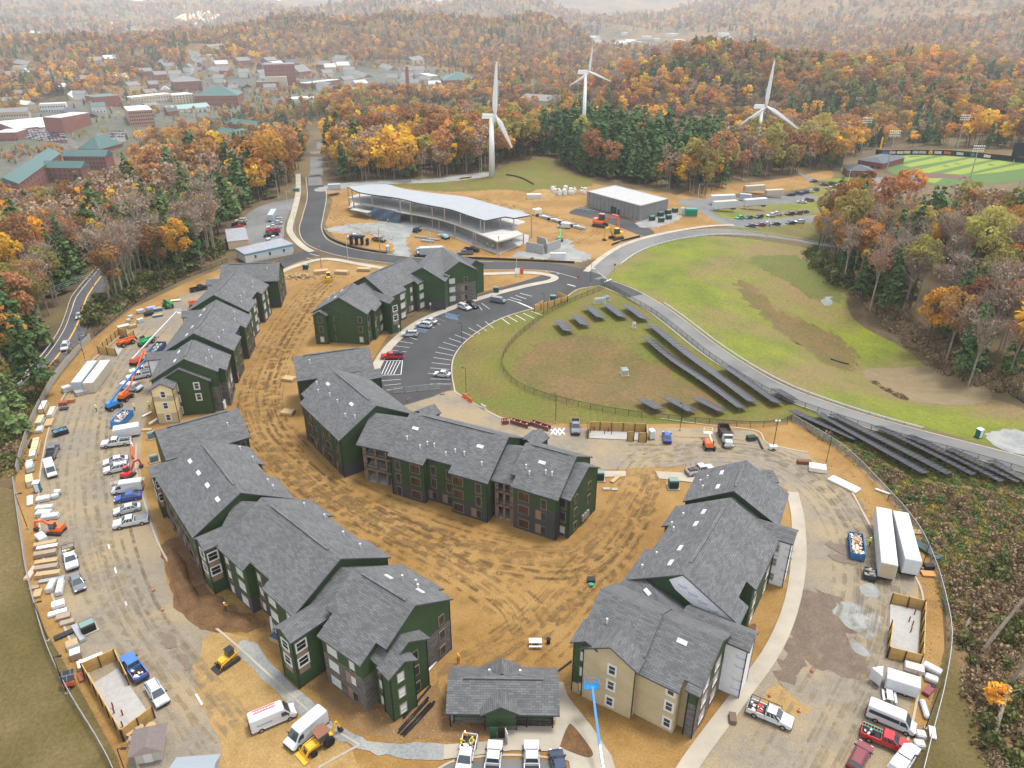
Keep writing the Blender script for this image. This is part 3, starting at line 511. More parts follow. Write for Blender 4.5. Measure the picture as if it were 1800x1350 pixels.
    # down pipes at the outer corners
    for sgn, segs in ((1, a), (-1, b)):
        for f, q in ((0, segs[0]), (1, segs[-1])):
            u = (L - og) if f else og; w = q[2] - ov
            mb = MB(); x, y, z = P3(u, sgn * (w + .05), .1); mb.box((x, y, .1), (.12, .12, zr - slope * q[2] - .25), rz); O('down_pipe', mb.mesh('down_pipe', MBLACK), B)
    return dict(o=p1, d=d, n=n, L=L, rz=rz, P=P3)
def pt(w, u, v): q = w['P'](u, v, 0); return Vector(q)
def deck(B, A, Cc, side, w=6.6, zr=12.3, cols=3, depth=2.6, tower=None, trim=MBROWN):
    """breezeway between two blocks: gable roof, floors with railings open to one side"""
    p, q = pt(A, A['L'] - .1, 0), pt(Cc, .1, 0)
    pa = Vector((p.x, p.y, zr)); qa = Vector((q.x, q.y, zr)); d = (qa - pa); gap = d.length; d.normalize(); n = Vector((-d.y, d.x, 0)) * side
    for s in (1, -1):
        mb = MB(); nn = Vector((-d.y, d.x, 0)) * s; e0 = pa - d * 1.2; e1 = qa + d * 1.2
        lo = [e0, e1, e1 + nn * w - Vector((0, 0, SLOPE * w)), e0 + nn * w - Vector((0, 0, SLOPE * w))]
        if s < 0: lo = lo[::-1]
        mb.hull([x - Vector((0, 0, .24)) for x in lo], lo, 1, 0); O('roof', mb.mesh('roof', [MSHINGLE, MFASC]), B)
    rz = math.atan2(d.y, d.x); ctr = (pa + qa) / 2
    def at(u, v, z): r = pa + d * u + n * v; return (r.x, r.y, z)
    mb = MB(); mb.box(at(gap / 2, w - .6 - depth - 1.5, 0), (gap + .5, 3.0, zr - SLOPE * (w - .6 - depth) - .3), rz); O('wall', mb.mesh('wall', M('breezeway_wall', (.10, .075, .055))), B)
    mb = MB(); mb.box(at(gap / 2, -(w - 2.2), 0), (gap + .5, 3.0, zr - SLOPE * (w - .9) - .3), rz); O('wall', mb.mesh('wall', MGREEN), B)
    for z in (.05, 3.05, 6.0): mb = MB(); mb.box(at(gap / 2, w - .6 - depth / 2, z), (gap, depth, .22), rz, 0); O('floor_slab', mb.mesh('floor_slab', MSLAB), B)
    for z in (2.85, 5.85): mb = MB(); mb.box(at(gap / 2, w - .55, z), (gap, .2, .5), rz); O('beam', mb.mesh('beam', trim), B)
    for k in range(cols):
        u = .25 + (gap - .5) * k / (cols - 1); mb = MB(); mb.box(at(u, w - .62, 0), (.42 if 0 < k < cols - 1 else .7, .34, zr - SLOPE * w - .2), rz); O('column', mb.mesh('column', trim), B)
    for z in (3.27, 6.22):
        mb = MB(); m_ = max(4, int(gap / .45))
        for zz in (.15, 1.05): mb.bar(at(.2, w - .42, z + zz), at(gap - .2, w - .42, z + zz), .06, .06)
        for k in range(m_ + 1): mb.bar(at(.2 + (gap - .4) * k / m_, w - .42, z + .12), at(.2 + (gap - .4) * k / m_, w - .42, z + 1.05), .035, .035)
        O('railing', mb.mesh('railing', MBLACK), B)
BAYS = [(0, .37, 8.6), (.37, .62, 7.2), (.62, 1, 8.6)]; FLAT = [(0, 1, 8.6)]
def bigwin(sgn, sfx='', g='p'):
    n, w, p = 'n' + sfx, 'w' + sfx, g + sfx
    return [(sgn, .09, (w if 0 else n, n, n)), (sgn, .27, (w, w, w)), (sgn, .42, (p, n, n)), (sgn, .575, (p, n, n)), (sgn, .70, (w, w, w)), (sgn, .90, (p, n, n))]
VT = lambda s, fs, w: [(s, f, w + (.9 if i % 3 == 1 else 0)) for i, f in enumerate(fs)]
def apartment(label): return T('apartment_building', label, 'building', (0, 0, 0), 0)
# row along the left drive, lower half
B = apartment('green apartment row with dug soil heap along its outer wall')
s1 = wing(B, (271.7, 756.7), (418.3, 716.7), 12.5, [(0, 1, 5.9)], [(0, .32, 6.1), (.32, 1, 6.3)], win=[(-1, .9, ('n', 'n', 'n'))], vents=[(-1, .8, 3)])
s2 = wing(B, (349, 771), (423, 866), 14, BAYS, FLAT, win=bigwin(-1) + bigwin(1), sky=[(-1, .18, 3.0), (-1, .4, 3.0), (-1, .62, 3.0), (-1, .86, 3.0)], vents=VT(1, (.12, .3, .75, .86), 6.2))
s3 = wing(B, (459, 874), (599, 982), 14, [(0, .3, 8.6), (.3, .72, 7.4), (.72, 1, 8.6)], BAYS, win=bigwin(-1, 'l') + bigwin(1), vents=VT(1, (.15, .35, .65, .85), 5.5))
s4 = wing(B, (623, 999), (730, 1064), 14, [(0, .75, 8.6), (.75, 1, 7.3)], [(0, .12, 5.6), (.12, .84, 8.6), (.84, 1, 5.6)], mats=[(0, 6.0, MSTONE), (6.0, 99, MGREEN)], win=[(-1, .32, ('wl', 'wl', 'wl')), (-1, .65, ('p', 'pl', 'nl'))], endwin=[(1, 5.0, ('s', 's', 's'))], sky=[(1, .3, 3.0), (1, .72, 4.2)], vents=VT(1, (.4, .55, .66), 4.5))
b1 = wing(B, (698.9, 1112), (710, 1121), 10.9, [(0, 1, 3.6)], [(0, 1, 4.0)], ext=(2.5, 1.0), mats=[(0, 99, MGREEN)], endwin=[(1, 1.0, ('s', 's', 's'))], win=[(-1, .62, ('nl', 'nl', 'nl'))], cap=False)
b2 = wing(B, (697, 1148), (704.4, 1155.6), 9.9, [(0, 1, 2.0)], [(0, 1, 2.6)], ext=(1.0, .9), mats=[(0, 99, MGREEN)], endwin=[(1, -.6, ('sl', 'sl', 'sl'))], cap=False)
deck(B, s1, s2, -1, 5.4, 11.5) if 0 else None
deck(B, s2, s3, -1); deck(B, s3, s4, -1)
def stair(B, r1, r2, w=2.1, zr=10.4, key='oW', mats=None, wins=True, **kw):
    x = wing(B, r1, r2, zr, [(0, 1, w)], [(0, 1, w)], mats=mats or [(0, 99, MGREEN)], cap=False, ov=.4, og=.35, endwin=[(1, 0, (None, key, key))] if wins else (), win=[(1, .8, (None, key, key)), (1, .8, ('-', '-', '-'))] if wins else (), **kw)
    if wins:                                       # tan boards between the openings
        for z in (2.5, 5.35):
            mb = MB(); mb.box((*x['P'](x['L'] - .35 + .03, 0, 0)[:2], z), (.06, 1.7, 1.0), x['rz']); O('tan_panel', mb.mesh('tan_panel', MBROWN), B)
            mb = MB(); mb.box((*x['P'](x['L'] * .8, w - .4 + .03, 0)[:2], z), (1.7, .06, 1.0), x['rz']); O('tan_panel', mb.mesh('tan_panel', MBROWN), B)
    return x
stair(B, (322, 803), (259.2, 820.8)); stair(B, (415.6, 916.7), (345.6, 947)); stair(B, (582, 1047.8), (492.2, 1105.6))
# row along the left drive, upper half
B = apartment('green apartment row with cream painted gable end')
t1 = wing(B, (388.3, 465), (491.7, 460.8), 12.6, [(0, 1, 6.6)], [(0, .42, 5.6), (.42, 1, 6.6)], mats=[(0, 3, MCHAR), (3, 99, MGREEN)], endwin=[(1, -2.5, ('p', 'w', 'n')), (1, 2.2, ('p', 'w', 'n'))], win=[(-1, .86, ('-', '-', '-'))], vents=[(-1, .8, 2.5)])
t2 = wing(B, (417.5, 473), (375.8, 518.3), 14, BAYS, FLAT, win=bigwin(1, 'l'), vents=VT(1, (.2, .35, .6, .75, .88), 5.2))
t3 = wing(B, (380, 526.7), (340, 585.8), 14, BAYS, FLAT, win=bigwin(1), sky=[(-1, .15, 2.6), (-1, .32, 2.6), (-1, .66, 2.6), (-1, .88, 2.6)], vents=VT(1, (.15, .33, .7, .9), 5))
t4 = wing(B, (336.7, 597), (322.7, 630.7), 14, [(0, .8, 8.1), (.8, 1, 6.6)], [(0, 1, 8.2)], mats=[(0, 6.2, MSTONE), (6.2, 99, MGREEN)], win=[(1, .25, ('w', 'wl', 'w')), (1, .6, ('n', 'pl', 'n'))], sky=[(-1, .3, 2.6), (-1, .75, 2.6)], vents=VT(1, (.3, .55, .72), 4))
t5 = wing(B, (318, 638), (313.3, 648), 12.0, [(0, 1, 6.2)], [(0, 1, 6.4)], ext=(2, .2), mats=[(0, 99, MGREEN)], cap=False, endwin=[(1, -1.6, ('sW', 'sW', 'sW')), (1, 3.0, ('-', 'sW', 'sW'))])
mb = MB()
t6 = wing(B, (287, 664), (282.7, 671.2), 10.2, [(0, 1, 2.6)], [(0, 1, 2.8)], ext=(1.6, .9), mats=[(0, 2.6, MTAN), (2.6, 5.6, MYEL), (5.6, 6.9, MTAN), (6.9, 99, MYEL)], cap=False, endwin=[(1, 0, ('sW', 'sW', 'sW'))])
deck(B, t2, t3, 1); deck(B, t3, t4, 1); deck(B, t1, t2, 1, 5.5, 11.8) if 0 else None
for a_, b_ in (((306.7, 615.3), (257.3, 619.7)), ((352, 544), (319, 546.7)), ((400, 489), (361.5, 491.5))): stair(B, a_, b_, w=2.0, zr=10.2, wins=False, mats=[(0, 99, MWRAP)])
# middle row in the courtyard
B = apartment('green apartment row with open balconies in the middle of the dirt court')
c1 = wing(B, (514.2, 627.3), (648.4, 608.7), 12.5, [(0, 1, 5.9)], [(0, .35, 5.9), (.35, 1, 5.7)], mats=[(0, 6, MCHAR), (6, 99, MGREEN)], vents=[(-1, .2, 2)])
c2 = wing(B, (580, 646), (661.8, 712.7), 14, FLAT, [(0, .1, 7.2), (.1, 1, 8.6)], win=bigwin(-1), sky=[(-1, .2, 2.6), (-1, .72, 2.6)], vents=VT(-1, (.08, .2, .38, .55, .8, .92), 4.0))
c3 = wing(B, (721.3, 724.1), (894.7, 767.9), 14, FLAT, BAYS, win=bigwin(-1), sky=[(-1, .13, 2.7), (-1, .79, 2.9)], vents=VT(-1, (.11, .27, .32, .39, .53, .6, .69, .88), 5.0))
c4 = wing(B, (923.9, 777.5), (1014.3, 801.9), 13.6, [(0, 1, 8)], [(0, .1, 5.8), (.1, 1, 7.8)], mats=[(0, 6.0, MCHAR), (6.0, 99, MGREEN)], win=[(-1, .33, ('w', 'w', 'w')), (-1, .72, ('p', 'p', 'n'))], sky=[(-1, .45, 2.6)], vents=VT(-1, (.22, .33, .6, .72), 4.2))
c5 = wing(B, (1011, 811.7), (1035.5, 820.3), 12.2, [(0, 1, 4.6)], [(0, 1, 6.2)], ext=(1.6, 0), mats=[(0, 99, MGREEN)], cap=False, win=[(-1, .62, ('nl', 'n', 'n'))], endwin=[(1, -3.6, ('s', 's', 's')), (1, 1.2, ('-', 's', 's'))])
deck(B, c2, c3, -1, cols=4); deck(B, c3, c4, -1)
for a_, b_ in (((735, 722), (764, 709.6)), ((925, 772), (950.8, 753))): stair(B, a_, b_, zr=10.6, wins=False)
stair(B, (616, 656), (668, 647), w=2.2, zr=10.6, wins=False)
mb = MB()
for k in range(3): q = c5['P'](c5['L'] - .4 + .2, -.9 + k * .9, .9); mb.box(q, (.3, .7, 1.3), c5['rz'])
O('meter_box', mb.mesh('meter_box', MSTEEL), B)
# finished row beside the new car park
B = apartment('finished green apartment row beside the curved new car park')
u1 = wing(B, (621, 497), (595, 522.6), 13.7, [(0, .68, 8.6), (.68, 1, 7.6)], [(0, 1, 8.4)], mats=[(0, 99, MGREEN)], win=[(1, .2, ('wl', 'wl', 'n')), (1, .52, ('n', 'p', 'n')), (1, .86, ('n', 'n', 'n'))], endwin=[(1, 5.2, ('sl', 's', 's'))], sky=[(-1, .25, 2.5), (-1, .7, 2.5)], vents=VT(-1, (.4, .55, .8), 4))
u1b = wing(B, (580, 533), (577.2, 536.2), 11.2, [(0, 1, 3.6)], [(0, 1, 3.8)], ext=(2.4, .2), mats=[(0, 99, MGREEN)], cap=False, endwin=[(1, 1.6, ('sl', 's', 's'))])
u1c = wing(B, (563, 543), (560.2, 546.9), 9.9, [(0, 1, 2.2)], [(0, 1, 2.2)], ext=(2.2, .2), mats=[(0, 99, MGREEN)], cap=False, endwin=[(1, 0, ('sl', 's', 's'))])
mb = MB(); 
u2 = wing(B, (720.8, 451.2), (640.5, 486), 14, BAYS, FLAT, win=bigwin(1, 'l'))
u3 = wing(B, (777, 434.5), (807.7, 459.7), 13.4, [(0, 1, 6.0)], [(0, 1, 6.0)], mats=[(0, 6.2, MSTONE), (6.2, 99, MGREEN)], endwin=[(1, -2.6, ('wl', 'wl', 'wl')), (1, 2.0, ('p', 'p', 's'))], cap=False)
u4 = wing(B, (805.8, 448), (836, 457), 11.6, [(0, 1, 4.2)], [(0, 1, 4.6)], mats=[(0, 99, MGREEN)], endwin=[(1, 0, ('-', '-', '-'))], win=[(-1, .78, ('sl', 's', 's'))], cap=False)
deck(B, u2, u1, 1, 6.2) if 1 else None
stair(B, (643.3, 505.9), (694.3, 523.9), w=2.0, zr=10.5); stair(B, (745, 471), (781.2, 483.3), w=2.3, zr=10.5)
x_ = wing(B, (742, 470), (776, 434), 13.4, [(0, 1, 5)], [(0, 1, 7)], cap=False)
# right-hand row, still in house wrap
B = apartment('green and tan apartment row with white house wrap by the right sidewalk')
HW = [(0, 99, MWRAP)]
r1_ = wing(B, (1312, 808.4), (1290, 863), 13.6, [(0, 1, 7.9)], [(0, 1, 8.0)], mats=[(0, 99, MGREEN)], sky=[(-1, .28, 3.4), (-1, .75, 3.0)], vents=VT(-1, (.4, .5, .72), 5.5))
r2_ = wing(B, (1284, 874.4), (1201, 1010), 14, [(0, .62, 8.6), (.62, .8, 7.0), (.8, 1, 8.6)], [(0, .3, 8.7), (.3, .62, 7.4), (.62, 1, 8.7)], mats=[(0, 99, MGREEN)], win=[(1, .15, ('wl', 'wl', 'wl')), (1, .5, ('wl', 'wl', 'wl'))], sky=[(-1, .17, 3.0), (-1, .34, 3.0), (-1, .66, 3.0), (-1, .84, 3.0)], vents=VT(-1, (.2, .32, .4, .73, .88), 6))
q_ = r2_; mb = MB(); e = q_['L'] - .4 + .05                     # bare wrapped patch on the gable end
tri = [q_['P'](e, -2.0, 11.9), q_['P'](e, 0, 13.6), q_['P'](e, 7.9, 8.9), q_['P'](e, 7.9, 5.5), q_['P'](e, 5.0, 7.2), q_['P'](e, -1.0, 10.6)]
mb.face(tri); O('house_wrap_patch', mb.mesh('house_wrap_patch', MWRAP), B)
r3a = wing(B, (1055.6, 1034.4), (1165.6, 1078.9), 12.6, [(0, 1, 5.5)], [(0, 1, 5.4)], mats=[(0, 99, MGREEN)], vents=[(-1, .3, 3.5)], cap=False)
r3b = wing(B, (1165.6, 1080), (1268.9, 1125.6), 12.3, [(0, 1, 5.5)], [(0, .8, 7.2), (.8, 1, 5.6)], ext=(3.6, 0), mats=[(0, 99, MTAN)], win=[(-1, .22, ('-', '-', '-')), (-1, .7, ('sW', 'sW', 'sW'))], sky=[(-1, .62, 2.0)], cap=False)
r3e = wing(B, (1245, 1115), (1268.9, 1125.6), 12.24, [(0, 1, 5.3)], [(0, 1, 6.6)], ext=(0, .2), mats=[(0, 6, MSTONE), (6, 99, MGREEN)], endwin=[(1, -3.4, ('wl', 'wl', 'wl')), (1, .6, ('wl', 'wl', 'wl'))], cap=False)
r3x = wing(B, (1107.8, 1081), (1073.3, 1136.2), 11.5, [(0, 1, 4.0)], [(0, 1, 4.2)], ext=(1.5, .2), mats=[(0, 99, MTAN)], endwin=[(1, .4, ('sW', 'sW', 'sW'))], cap=False)
r3g = wing(B, (1046, 1098), (1030, 1126), 10.6, [(0, 1, 1.7)], [(0, 1, 2.2)], ext=(1.5, .1), mats=[(0, 1.9, MTAN), (1.9, 99, MGREEN)], endwin=[(1, -.2, ('sl', 'sl', 'sl'))], cap=False)
deck(B, r1_, r2_, 1, 6.6, 12.2); deck(B, r2_, r3a, 1, 6.0, 12.2) if 0 else None
lk = wing(B, (1150, 1035), (1190, 1080), 10.3, [(0, 1, 6.2)], [(0, 1, 6.4)], ext=(4.5, 2), mats=[(0, 99, MGREEN)], cap=False, sky=[(-1, .35, .9)])
def wrapped(r1, r2, eave=2.1):
    x = wing(B, r1, r2, 10.4, [(0, 1, eave)], [(0, 1, eave)], mats=HW, cap=False, ov=.4, og=.35, win=[(-1, .62, ('bW', 'bW', 'bW'))])
    return x
tw1 = wrapped((1205, 1066), (1328.9, 1116.7)); tw2 = wrapped((1330, 912), (1402, 933.6)); stair(B, (1330, 832), (1359, 826), w=2.1, zr=10.3, wins=False, mats=HW)
# blue printed word repeated on the house wrap
fc = D.curves.new('wrap_print', 'FONT'); fc.body = 'Tyvek'; fc.size = .62; fc.shear = .3; fo = D.objects.new('wrap_print', fc); COL.objects.link(fo)
bpy.context.view_layer.update(); PRINT = D.meshes.new_from_object(fo.evaluated_get(bpy.context.evaluated_depsgraph_get())); D.objects.remove(fo)
PRINT.materials.clear(); PRINT.materials.append(M('blue_print', (.16, .27, .5), rough=.6))
def prints(w, side, us, zs):
    for i, (u, z) in enumerate([(u, z) for z in zs for u in us]):
        v = side * (2.1 - .4 + .012); o = O('wrap_print', PRINT, B, w['P'](u + (.5 if i % 2 else 0), v, z + .25 * (i % 3))); o.rotation_euler = (math.pi / 2, 0, w['rz'] + (math.pi if side > 0 else 0))
prints(tw1, -1, [w for w in (5.2, 7.4)], (1.0, 2.9, 4.8, 6.7)); prints(tw2, -1, (3.0, 4.6), (1.1, 3.2, 5.4, 7.2))
for k in range(5):
    o = O('wrap_print', PRINT, B, q_['P'](e + .02, -.8 + k * 1.55, 11.4 - k * .75)); o.rotation_euler = (math.pi / 2, 0, q_['rz'] + math.pi / 2)
# clubhouse
B = T('clubhouse', 'small single storey green clubhouse with grey gabled roof', 'building')
cl = wing(B, (787, 1190), (983, 1193), 5.3, [(0, 1, 3.9)], [(0, 1, 3.9)], mats=[(0, 1.0, MSTONE), (1.0, 99, MGREEN)], vents=[(1, .37, 1.3), (1, .65, 1.3)], ov=1.1, og=.9)
for s_, (a_, b_) in ((-1, ((880, 1212), (880, 1243))), (1, ((882, 1184), (882, 1156)))):
    wing(B, a_, b_, 4.9, [(0, 1, 2.6)], [(0, 1, 2.6)], mats=[(0, .9, MSTONE), (.9, 99, MGREEN)], cap=False, ov=.6, og=.35)
cp = lambda u, v, z: cl['P'](u, v, z)
for u, v in ((.5, -3.4), (13.9, -3.4), (10.5, -3.4)): mb = MB(); mb.box(cp(u, v, .1), (.16, .16, 3.0), cl['rz']); O('post', mb.mesh('post', MBLACK), B)
fx = 7.15; dy = -5.0
mb = MB(); mb.box(cp(fx - .9, -5.15, .12), (1.0, .07, 2.05), cl['rz']); d1 = O('door', mb.mesh('door', M('green_door', (.02, .07, .035), rough=.5)), B); mb = MB(); mb.box(cp(fx - .52, -5.22, 1.1), (.06, .1, .12), cl['rz']); O('handle', mb.mesh('handle', MSTEEL), d1)
mb = MB(); mb.box(cp(fx + .1, -5.12, .12), (.95, .06, 2.05), cl['rz']); O('doorway', mb.mesh('doorway', M('dark_opening', (.02, .016, .013))), B)
mb = MB(); mb.box(cp(fx + .75, -5.6, .12), (.07, 1.0, 2.05), cl['rz'] + .35); O('open_door', mb.mesh('open_door', MWHITE), B)
for k in range(6):                                 # bicycle-lane style rack of louvred panels under the eave
    mb = MB(); u = 9.0 + k * .82
    for i in range(5): mb.bar(cp(u + .12 + i * .12, -3.3, .35), cp(u + .12 + i * .12, -3.3, 1.2), .03, .03)
    mb.bar(cp(u, -3.3, 1.2), cp(u + .75, -3.3, 1.2), .05, .05); mb.bar(cp(u, -3.3, .35), cp(u + .75, -3.3, .35), .05, .05); O('railing_panel', mb.mesh('railing_panel', MBLACK), B)
for u in (2.6, 3.9): mb = MB(); mb.box(cp(u, -2.88, 1.7), (.18, .12, .3), cl['rz']); O('wall_lamp', mb.mesh('wall_lamp', MWHITE), B)
S('clubhouse_floor', [(792, 1268), (975, 1268), (975, 1230), (792, 1230)], .16, MSLAB, smooth=False, grid=False)
# ---------------------------------------------------------------- other structures of the site
def prism_px(px, z0, z1, mats, name, parent=None, zref=None, mtop=1):
    zref = z1 if zref is None else zref
    P_ = [W(*p, zref) for p in px]; P_ = [(p.x, p.y) for p in P_]
    ar = sum(a[0] * b[1] - b[0] * a[1] for a, b in zip(P_, P_[1:] + P_[:1]))
    if ar < 0: P_ = P_[::-1]
    mb = MB(); mb.prism(P_, z0, z1, 0, mtop if isinstance(mats, (list, tuple)) and len(mats) > 1 else 0); return O(name, mb.mesh(name, mats), parent)
Zs = lambda x, y: (600 + x / 5, 330 + y / 5)
# half-built curved college building: slabs, columns, tarp, scaffold
MDECK = M('roof_deck', (.27, .285, .30), (.245, .26, .275), .25, rough=.45, bump=.15, bscale=4); MGLV = M('slab_concrete', (.42, .41, .39), (.34, .33, .31), .3)
B = T('unfinished_building', 'unfinished two storey concrete frame with curved pale roof deck', 'building')
roof = crv([Vector((*Zs(*p), 0)) for p in [(60, -8), (180, 44), (500, 90), (700, 138), (950, 186), (1100, 236), (1262, 287)]], n=4) + [Vector((*Zs(*p), 0)) for p in [(1440, 252), (1520, 266), (1662, 240)]] + crv([Vector((*Zs(*p), 0)) for p in [(1662, 238), (1240, 118), (1060, 74), (740, 38), (520, 2), (400, -30), (200, -25)]], n=4)
prism_px([(p.x, p.y) for p in roof], 9.6, 10.1, [MFASC, MDECK], 'roof_deck', B, 10.1)
fl2 = crv([Vector((*Zs(*p), 0)) for p in [(60, 84), (120, 122), (280, 156), (520, 212), (700, 242), (900, 286), (1100, 356), (1372, 472)]], n=4) + [Vector((*Zs(*p), 0)) for p in [(1600, 408), (1500, 345), (1620, 300), (1400, 230), (1100, 170), (700, 110), (400, 50), (200, 40)]]
prism_px([(p.x, p.y) for p in fl2], 4.6, 5.1, [M('slab_edge', (.5, .44, .36)), MGLV], 'floor_slab', B, 5.1)
g2 = [Zs(*p) for p in [(60, 170), (270, 262), (520, 320), (900, 400), (1200, 520), (1380, 585), (1640, 480), (1650, 420), (1400, 330), (700, 200), (300, 110), (100, 120)]]
prism_px(g2, -.05, .14, [MGLV, MGLV], 'floor_slab', B, .12)
prism_px([Zs(*p) for p in [(75, 190), (230, 220), (275, 206), (130, 172)]], 2.9, 3.1, [MGLV, MGLV], 'canopy_slab', B, 3.1)
back = [Zs(*p) for p in [(540, 190), (800, 245), (1000, 310), (1180, 395), (1340, 470), (1350, 462), (1190, 385), (1000, 298), (800, 232), (545, 180)]]
P_ = [W(*p, 4.6) for p in back]; mb = MB(); mb.prism([(p.x, p.y + 5) for p in P_], .1, 4.55); O('block_wall', mb.mesh('block_wall', M('grey_block', (.25, .25, .245), (.2, .2, .2), .6)), B)
MCOL = M('steel_column', (.30, .27, .24), rough=.6)
for p in [(62, 84), (98, 112), (165, 140), (275, 158), (520, 214), (610, 228), (800, 262), (908, 290), (1048, 338), (1225, 395), (1258, 400), (1400, 352), (1515, 378), (1670, 348)]:
    q = W(*Zs(*p), 5.1); mb = MB(); mb.box((q.x, q.y + .6, 5.0), (.42, .42, 4.7)); O('column', mb.mesh('column', MCOL), B)
for p in [(70, 165), (110, 175), (275, 235), (510, 300), (620, 318), (800, 358), (860, 378), (1000, 440), (1160, 505), (1180, 512), (1370, 578), (1600, 500), (1670, 440), (1500, 470)]:
    q = W(*Zs(*p), .1); mb = MB(); mb.box((q.x, q.y + .7, .1), (.45, .45, 4.6)); O('column', mb.mesh('column', MCOL), B)
for p, q in (((275, 60), (440, 90)), ((505, 100), (520, 110))):
    a, b = W(*Zs(*p), 9.4), W(*Zs(*q), 9.4); mb = MB(); mb.bar(a, b, .3, .6); O('beam', mb.mesh('beam', M('rust_steel', (.25, .09, .05))), B)
a, b = W(*Zs(265, 160), 5.4), W(*Zs(518, 195), 5.4); mb = MB()
for i in range(12):
    for j in range(6):
        def tp(i, j): u = i / 12; v = j / 6; q = a.lerp(b, u); return (q.x + .25 * math.sin(u * 19 + v * 5), q.y - .9 - 1.2 * v + .35 * math.sin(u * 13 + v * 7), 5.4 - v * 5.2 - .5 * math.sin(u * 3.1) * (1 - v))
        mb.face([tp(i, j), tp(i, j + 1), tp(i + 1, j + 1), tp(i + 1, j)])
O('tarpaulin', mb.mesh('tarpaulin', M('blue_grey_tarp', (.07, .1, .15), (.05, .07, .11), 1, rough=.5), True), B)
q = W(*Zs(640, 305), 0); sc_ = T('scaffold_tower', 'wooden planked scaffold tower against the curved concrete frame', 'scaffold', (q.x, q.y - 1.2, 0))
for x in (-1.3, 1.3):
    for y in (-.8, .8): mb = MB(); mb.tube((x, y, 0), (x, y, 9.5), .06); O('standard', mb.mesh('standard', MSTEEL), sc_)
for z in (2, 4, 6, 8): mb = MB(); mb.box((0, 0, z), (3.2, 1.7, .08)); O('plank', mb.mesh('plank', M('raw_timber', (.5, .36, .2), (.42, .3, .16), 3)), sc_); mb = MB(); mb.bar((-1.3, -.8, z - 2), (1.3, -.8, z), .05, .05); mb.bar((1.3, .8, z - 2), (-1.3, .8, z), .05, .05); O('brace', mb.mesh('brace', MSTEEL), sc_)
# grey store
B = T('metal_warehouse', 'plain grey metal sided building with flat white roof', 'building')
bc = [W(1031, 362), W(1124, 389), W(1172.5, 376)]; bc.append(bc[0] + bc[2] - bc[1]); mb = MB(); P_ = [(p.x, p.y) for p in bc]; mb.prism(P_, 0, 6.6); MRIB = brickmat('grey_ribbed_cladding', (.19, .185, .18), (.2, .195, .19), (.1, .1, .1), .5, 40, 'WZ', .5)
O('wall', mb.mesh('wall', MRIB), B); mb = MB(); c_ = sum(bc, Vector()) / 4; mb.prism([((p.x - c_.x) * .985 + c_.x, (p.y - c_.y) * .985 + c_.y) for p in bc], 6.6, 6.72); O('roof', mb.mesh('roof', M('white_membrane', (.36, .36, .357), (.33, .327, .318), .3)), B)
for a, b in zip(bc, bc[1:] + bc[:1]): mb = MB(); mb.bar((a.x, a.y, 6.7), (b.x, b.y, 6.7), .3, .3); O('parapet_trim', mb.mesh('parapet_trim', M('grey_trim', (.3, .3, .3))), B)
dv = (bc[1] - bc[0]).normalized(); nv = Vector((dv.y, -dv.x, 0)); rz = math.atan2(dv.y, dv.x)
for f, w_, h_ in ((.52, 3.4, 3.0), (.62, 1.2, 2.4)): q = bc[0].lerp(bc[1], f) + nv * .06; mb = MB(); mb.box((q.x, q.y, .15), (w_, .1, h_), rz); O('glass_door', mb.mesh('glass_door', MGLASS), B)
prism_px([(1000, 374), (1031, 364), (1124, 391), (1131, 393), (1120, 398), (1030, 371)], .1, .16, [MCONC, MCONC], 'apron', B, 0) if 0 else None
for k in range(9): t0 = .02 + k * .085; a = bc[0].lerp(bc[1], t0) + nv * 1.6; stripe(a, a + nv * 5 - dv * 2.0, .16, MBLUEP if k in (4, 5) else MPAINT, dz=.07)
# site offices
def office(lbl, base, h_, wm, rm, band=None, wins=0):
    B = T('site_office', lbl, 'trailer'); z0 = float(hgt(*W(*base[0], 0)[:2])); P_ = [W(*p, z0 + h_) for p in base]; mb = MB(); mb.prism([(p.x, p.y) for p in P_], z0 + .6, z0 + h_); O('wall', mb.mesh('wall', wm), B)
    cx = sum(p.x for p in P_) / 4; cy_ = sum(p.y for p in P_) / 4
    mb = MB(); mb.prism([((p.x - cx) * 1.02 + cx, (p.y - cy_) * 1.03 + cy_) for p in P_], z0 + h_ + .003, z0 + h_ + .16); O('roof', mb.mesh('roof', rm), B)
    mb = MB(); mb.prism([((p.x - cx) * .96 + cx, (p.y - cy_) * .93 + cy_) for p in P_], z0, z0 + .6); O('skirt', mb.mesh('skirt', MWHITE), B)
    a, b = P_[3], P_[2]; d = (b - a).normalized(); n = Vector((d.y, -d.x, 0)); rz = math.atan2(d.y, d.x)
    if band:
        for a2, b2 in ((P_[3], P_[2]), (P_[0], P_[3])): d2 = (b2 - a2).normalized(); n2 = Vector((d2.y, -d2.x, 0)) * .05; mb = MB(); mb.bar((a2.x + n2.x, a2.y + n2.y, z0 + h_ - .3), (b2.x + n2.x, b2.y + n2.y, z0 + h_ - .3), .08, .6); O('band', mb.mesh('band', band), B)
    for k in range(wins): q = a.lerp(b, (k + .7) / (wins + .4)) + n * .04; mb = MB(); mb.box((q.x, q.y, z0 + 1.5), (.9, .08, 1.3), rz); f = O('window', mb.mesh('window', MWHITE), B); mb = MB(); q = q + n * .05; mb.box((q.x, q.y, z0 + 1.6), (.75, .04, 1.1), rz); O('pane', mb.mesh('pane', MGLASS), f)
    return B
MOROOF = M('office_roof', (.27, .28, .3), (.22, .23, .25), .6)
office('long pale grey site office trailer with blue band under its roof', [(414, 437.3), (493.3, 419.3), (514.7, 429.3), (430, 447.3)], 3.7, M('office_wall', (.42, .45, .45), rough=.6), MOROOF, M('blue_band', (.08, .25, .36)), 3)
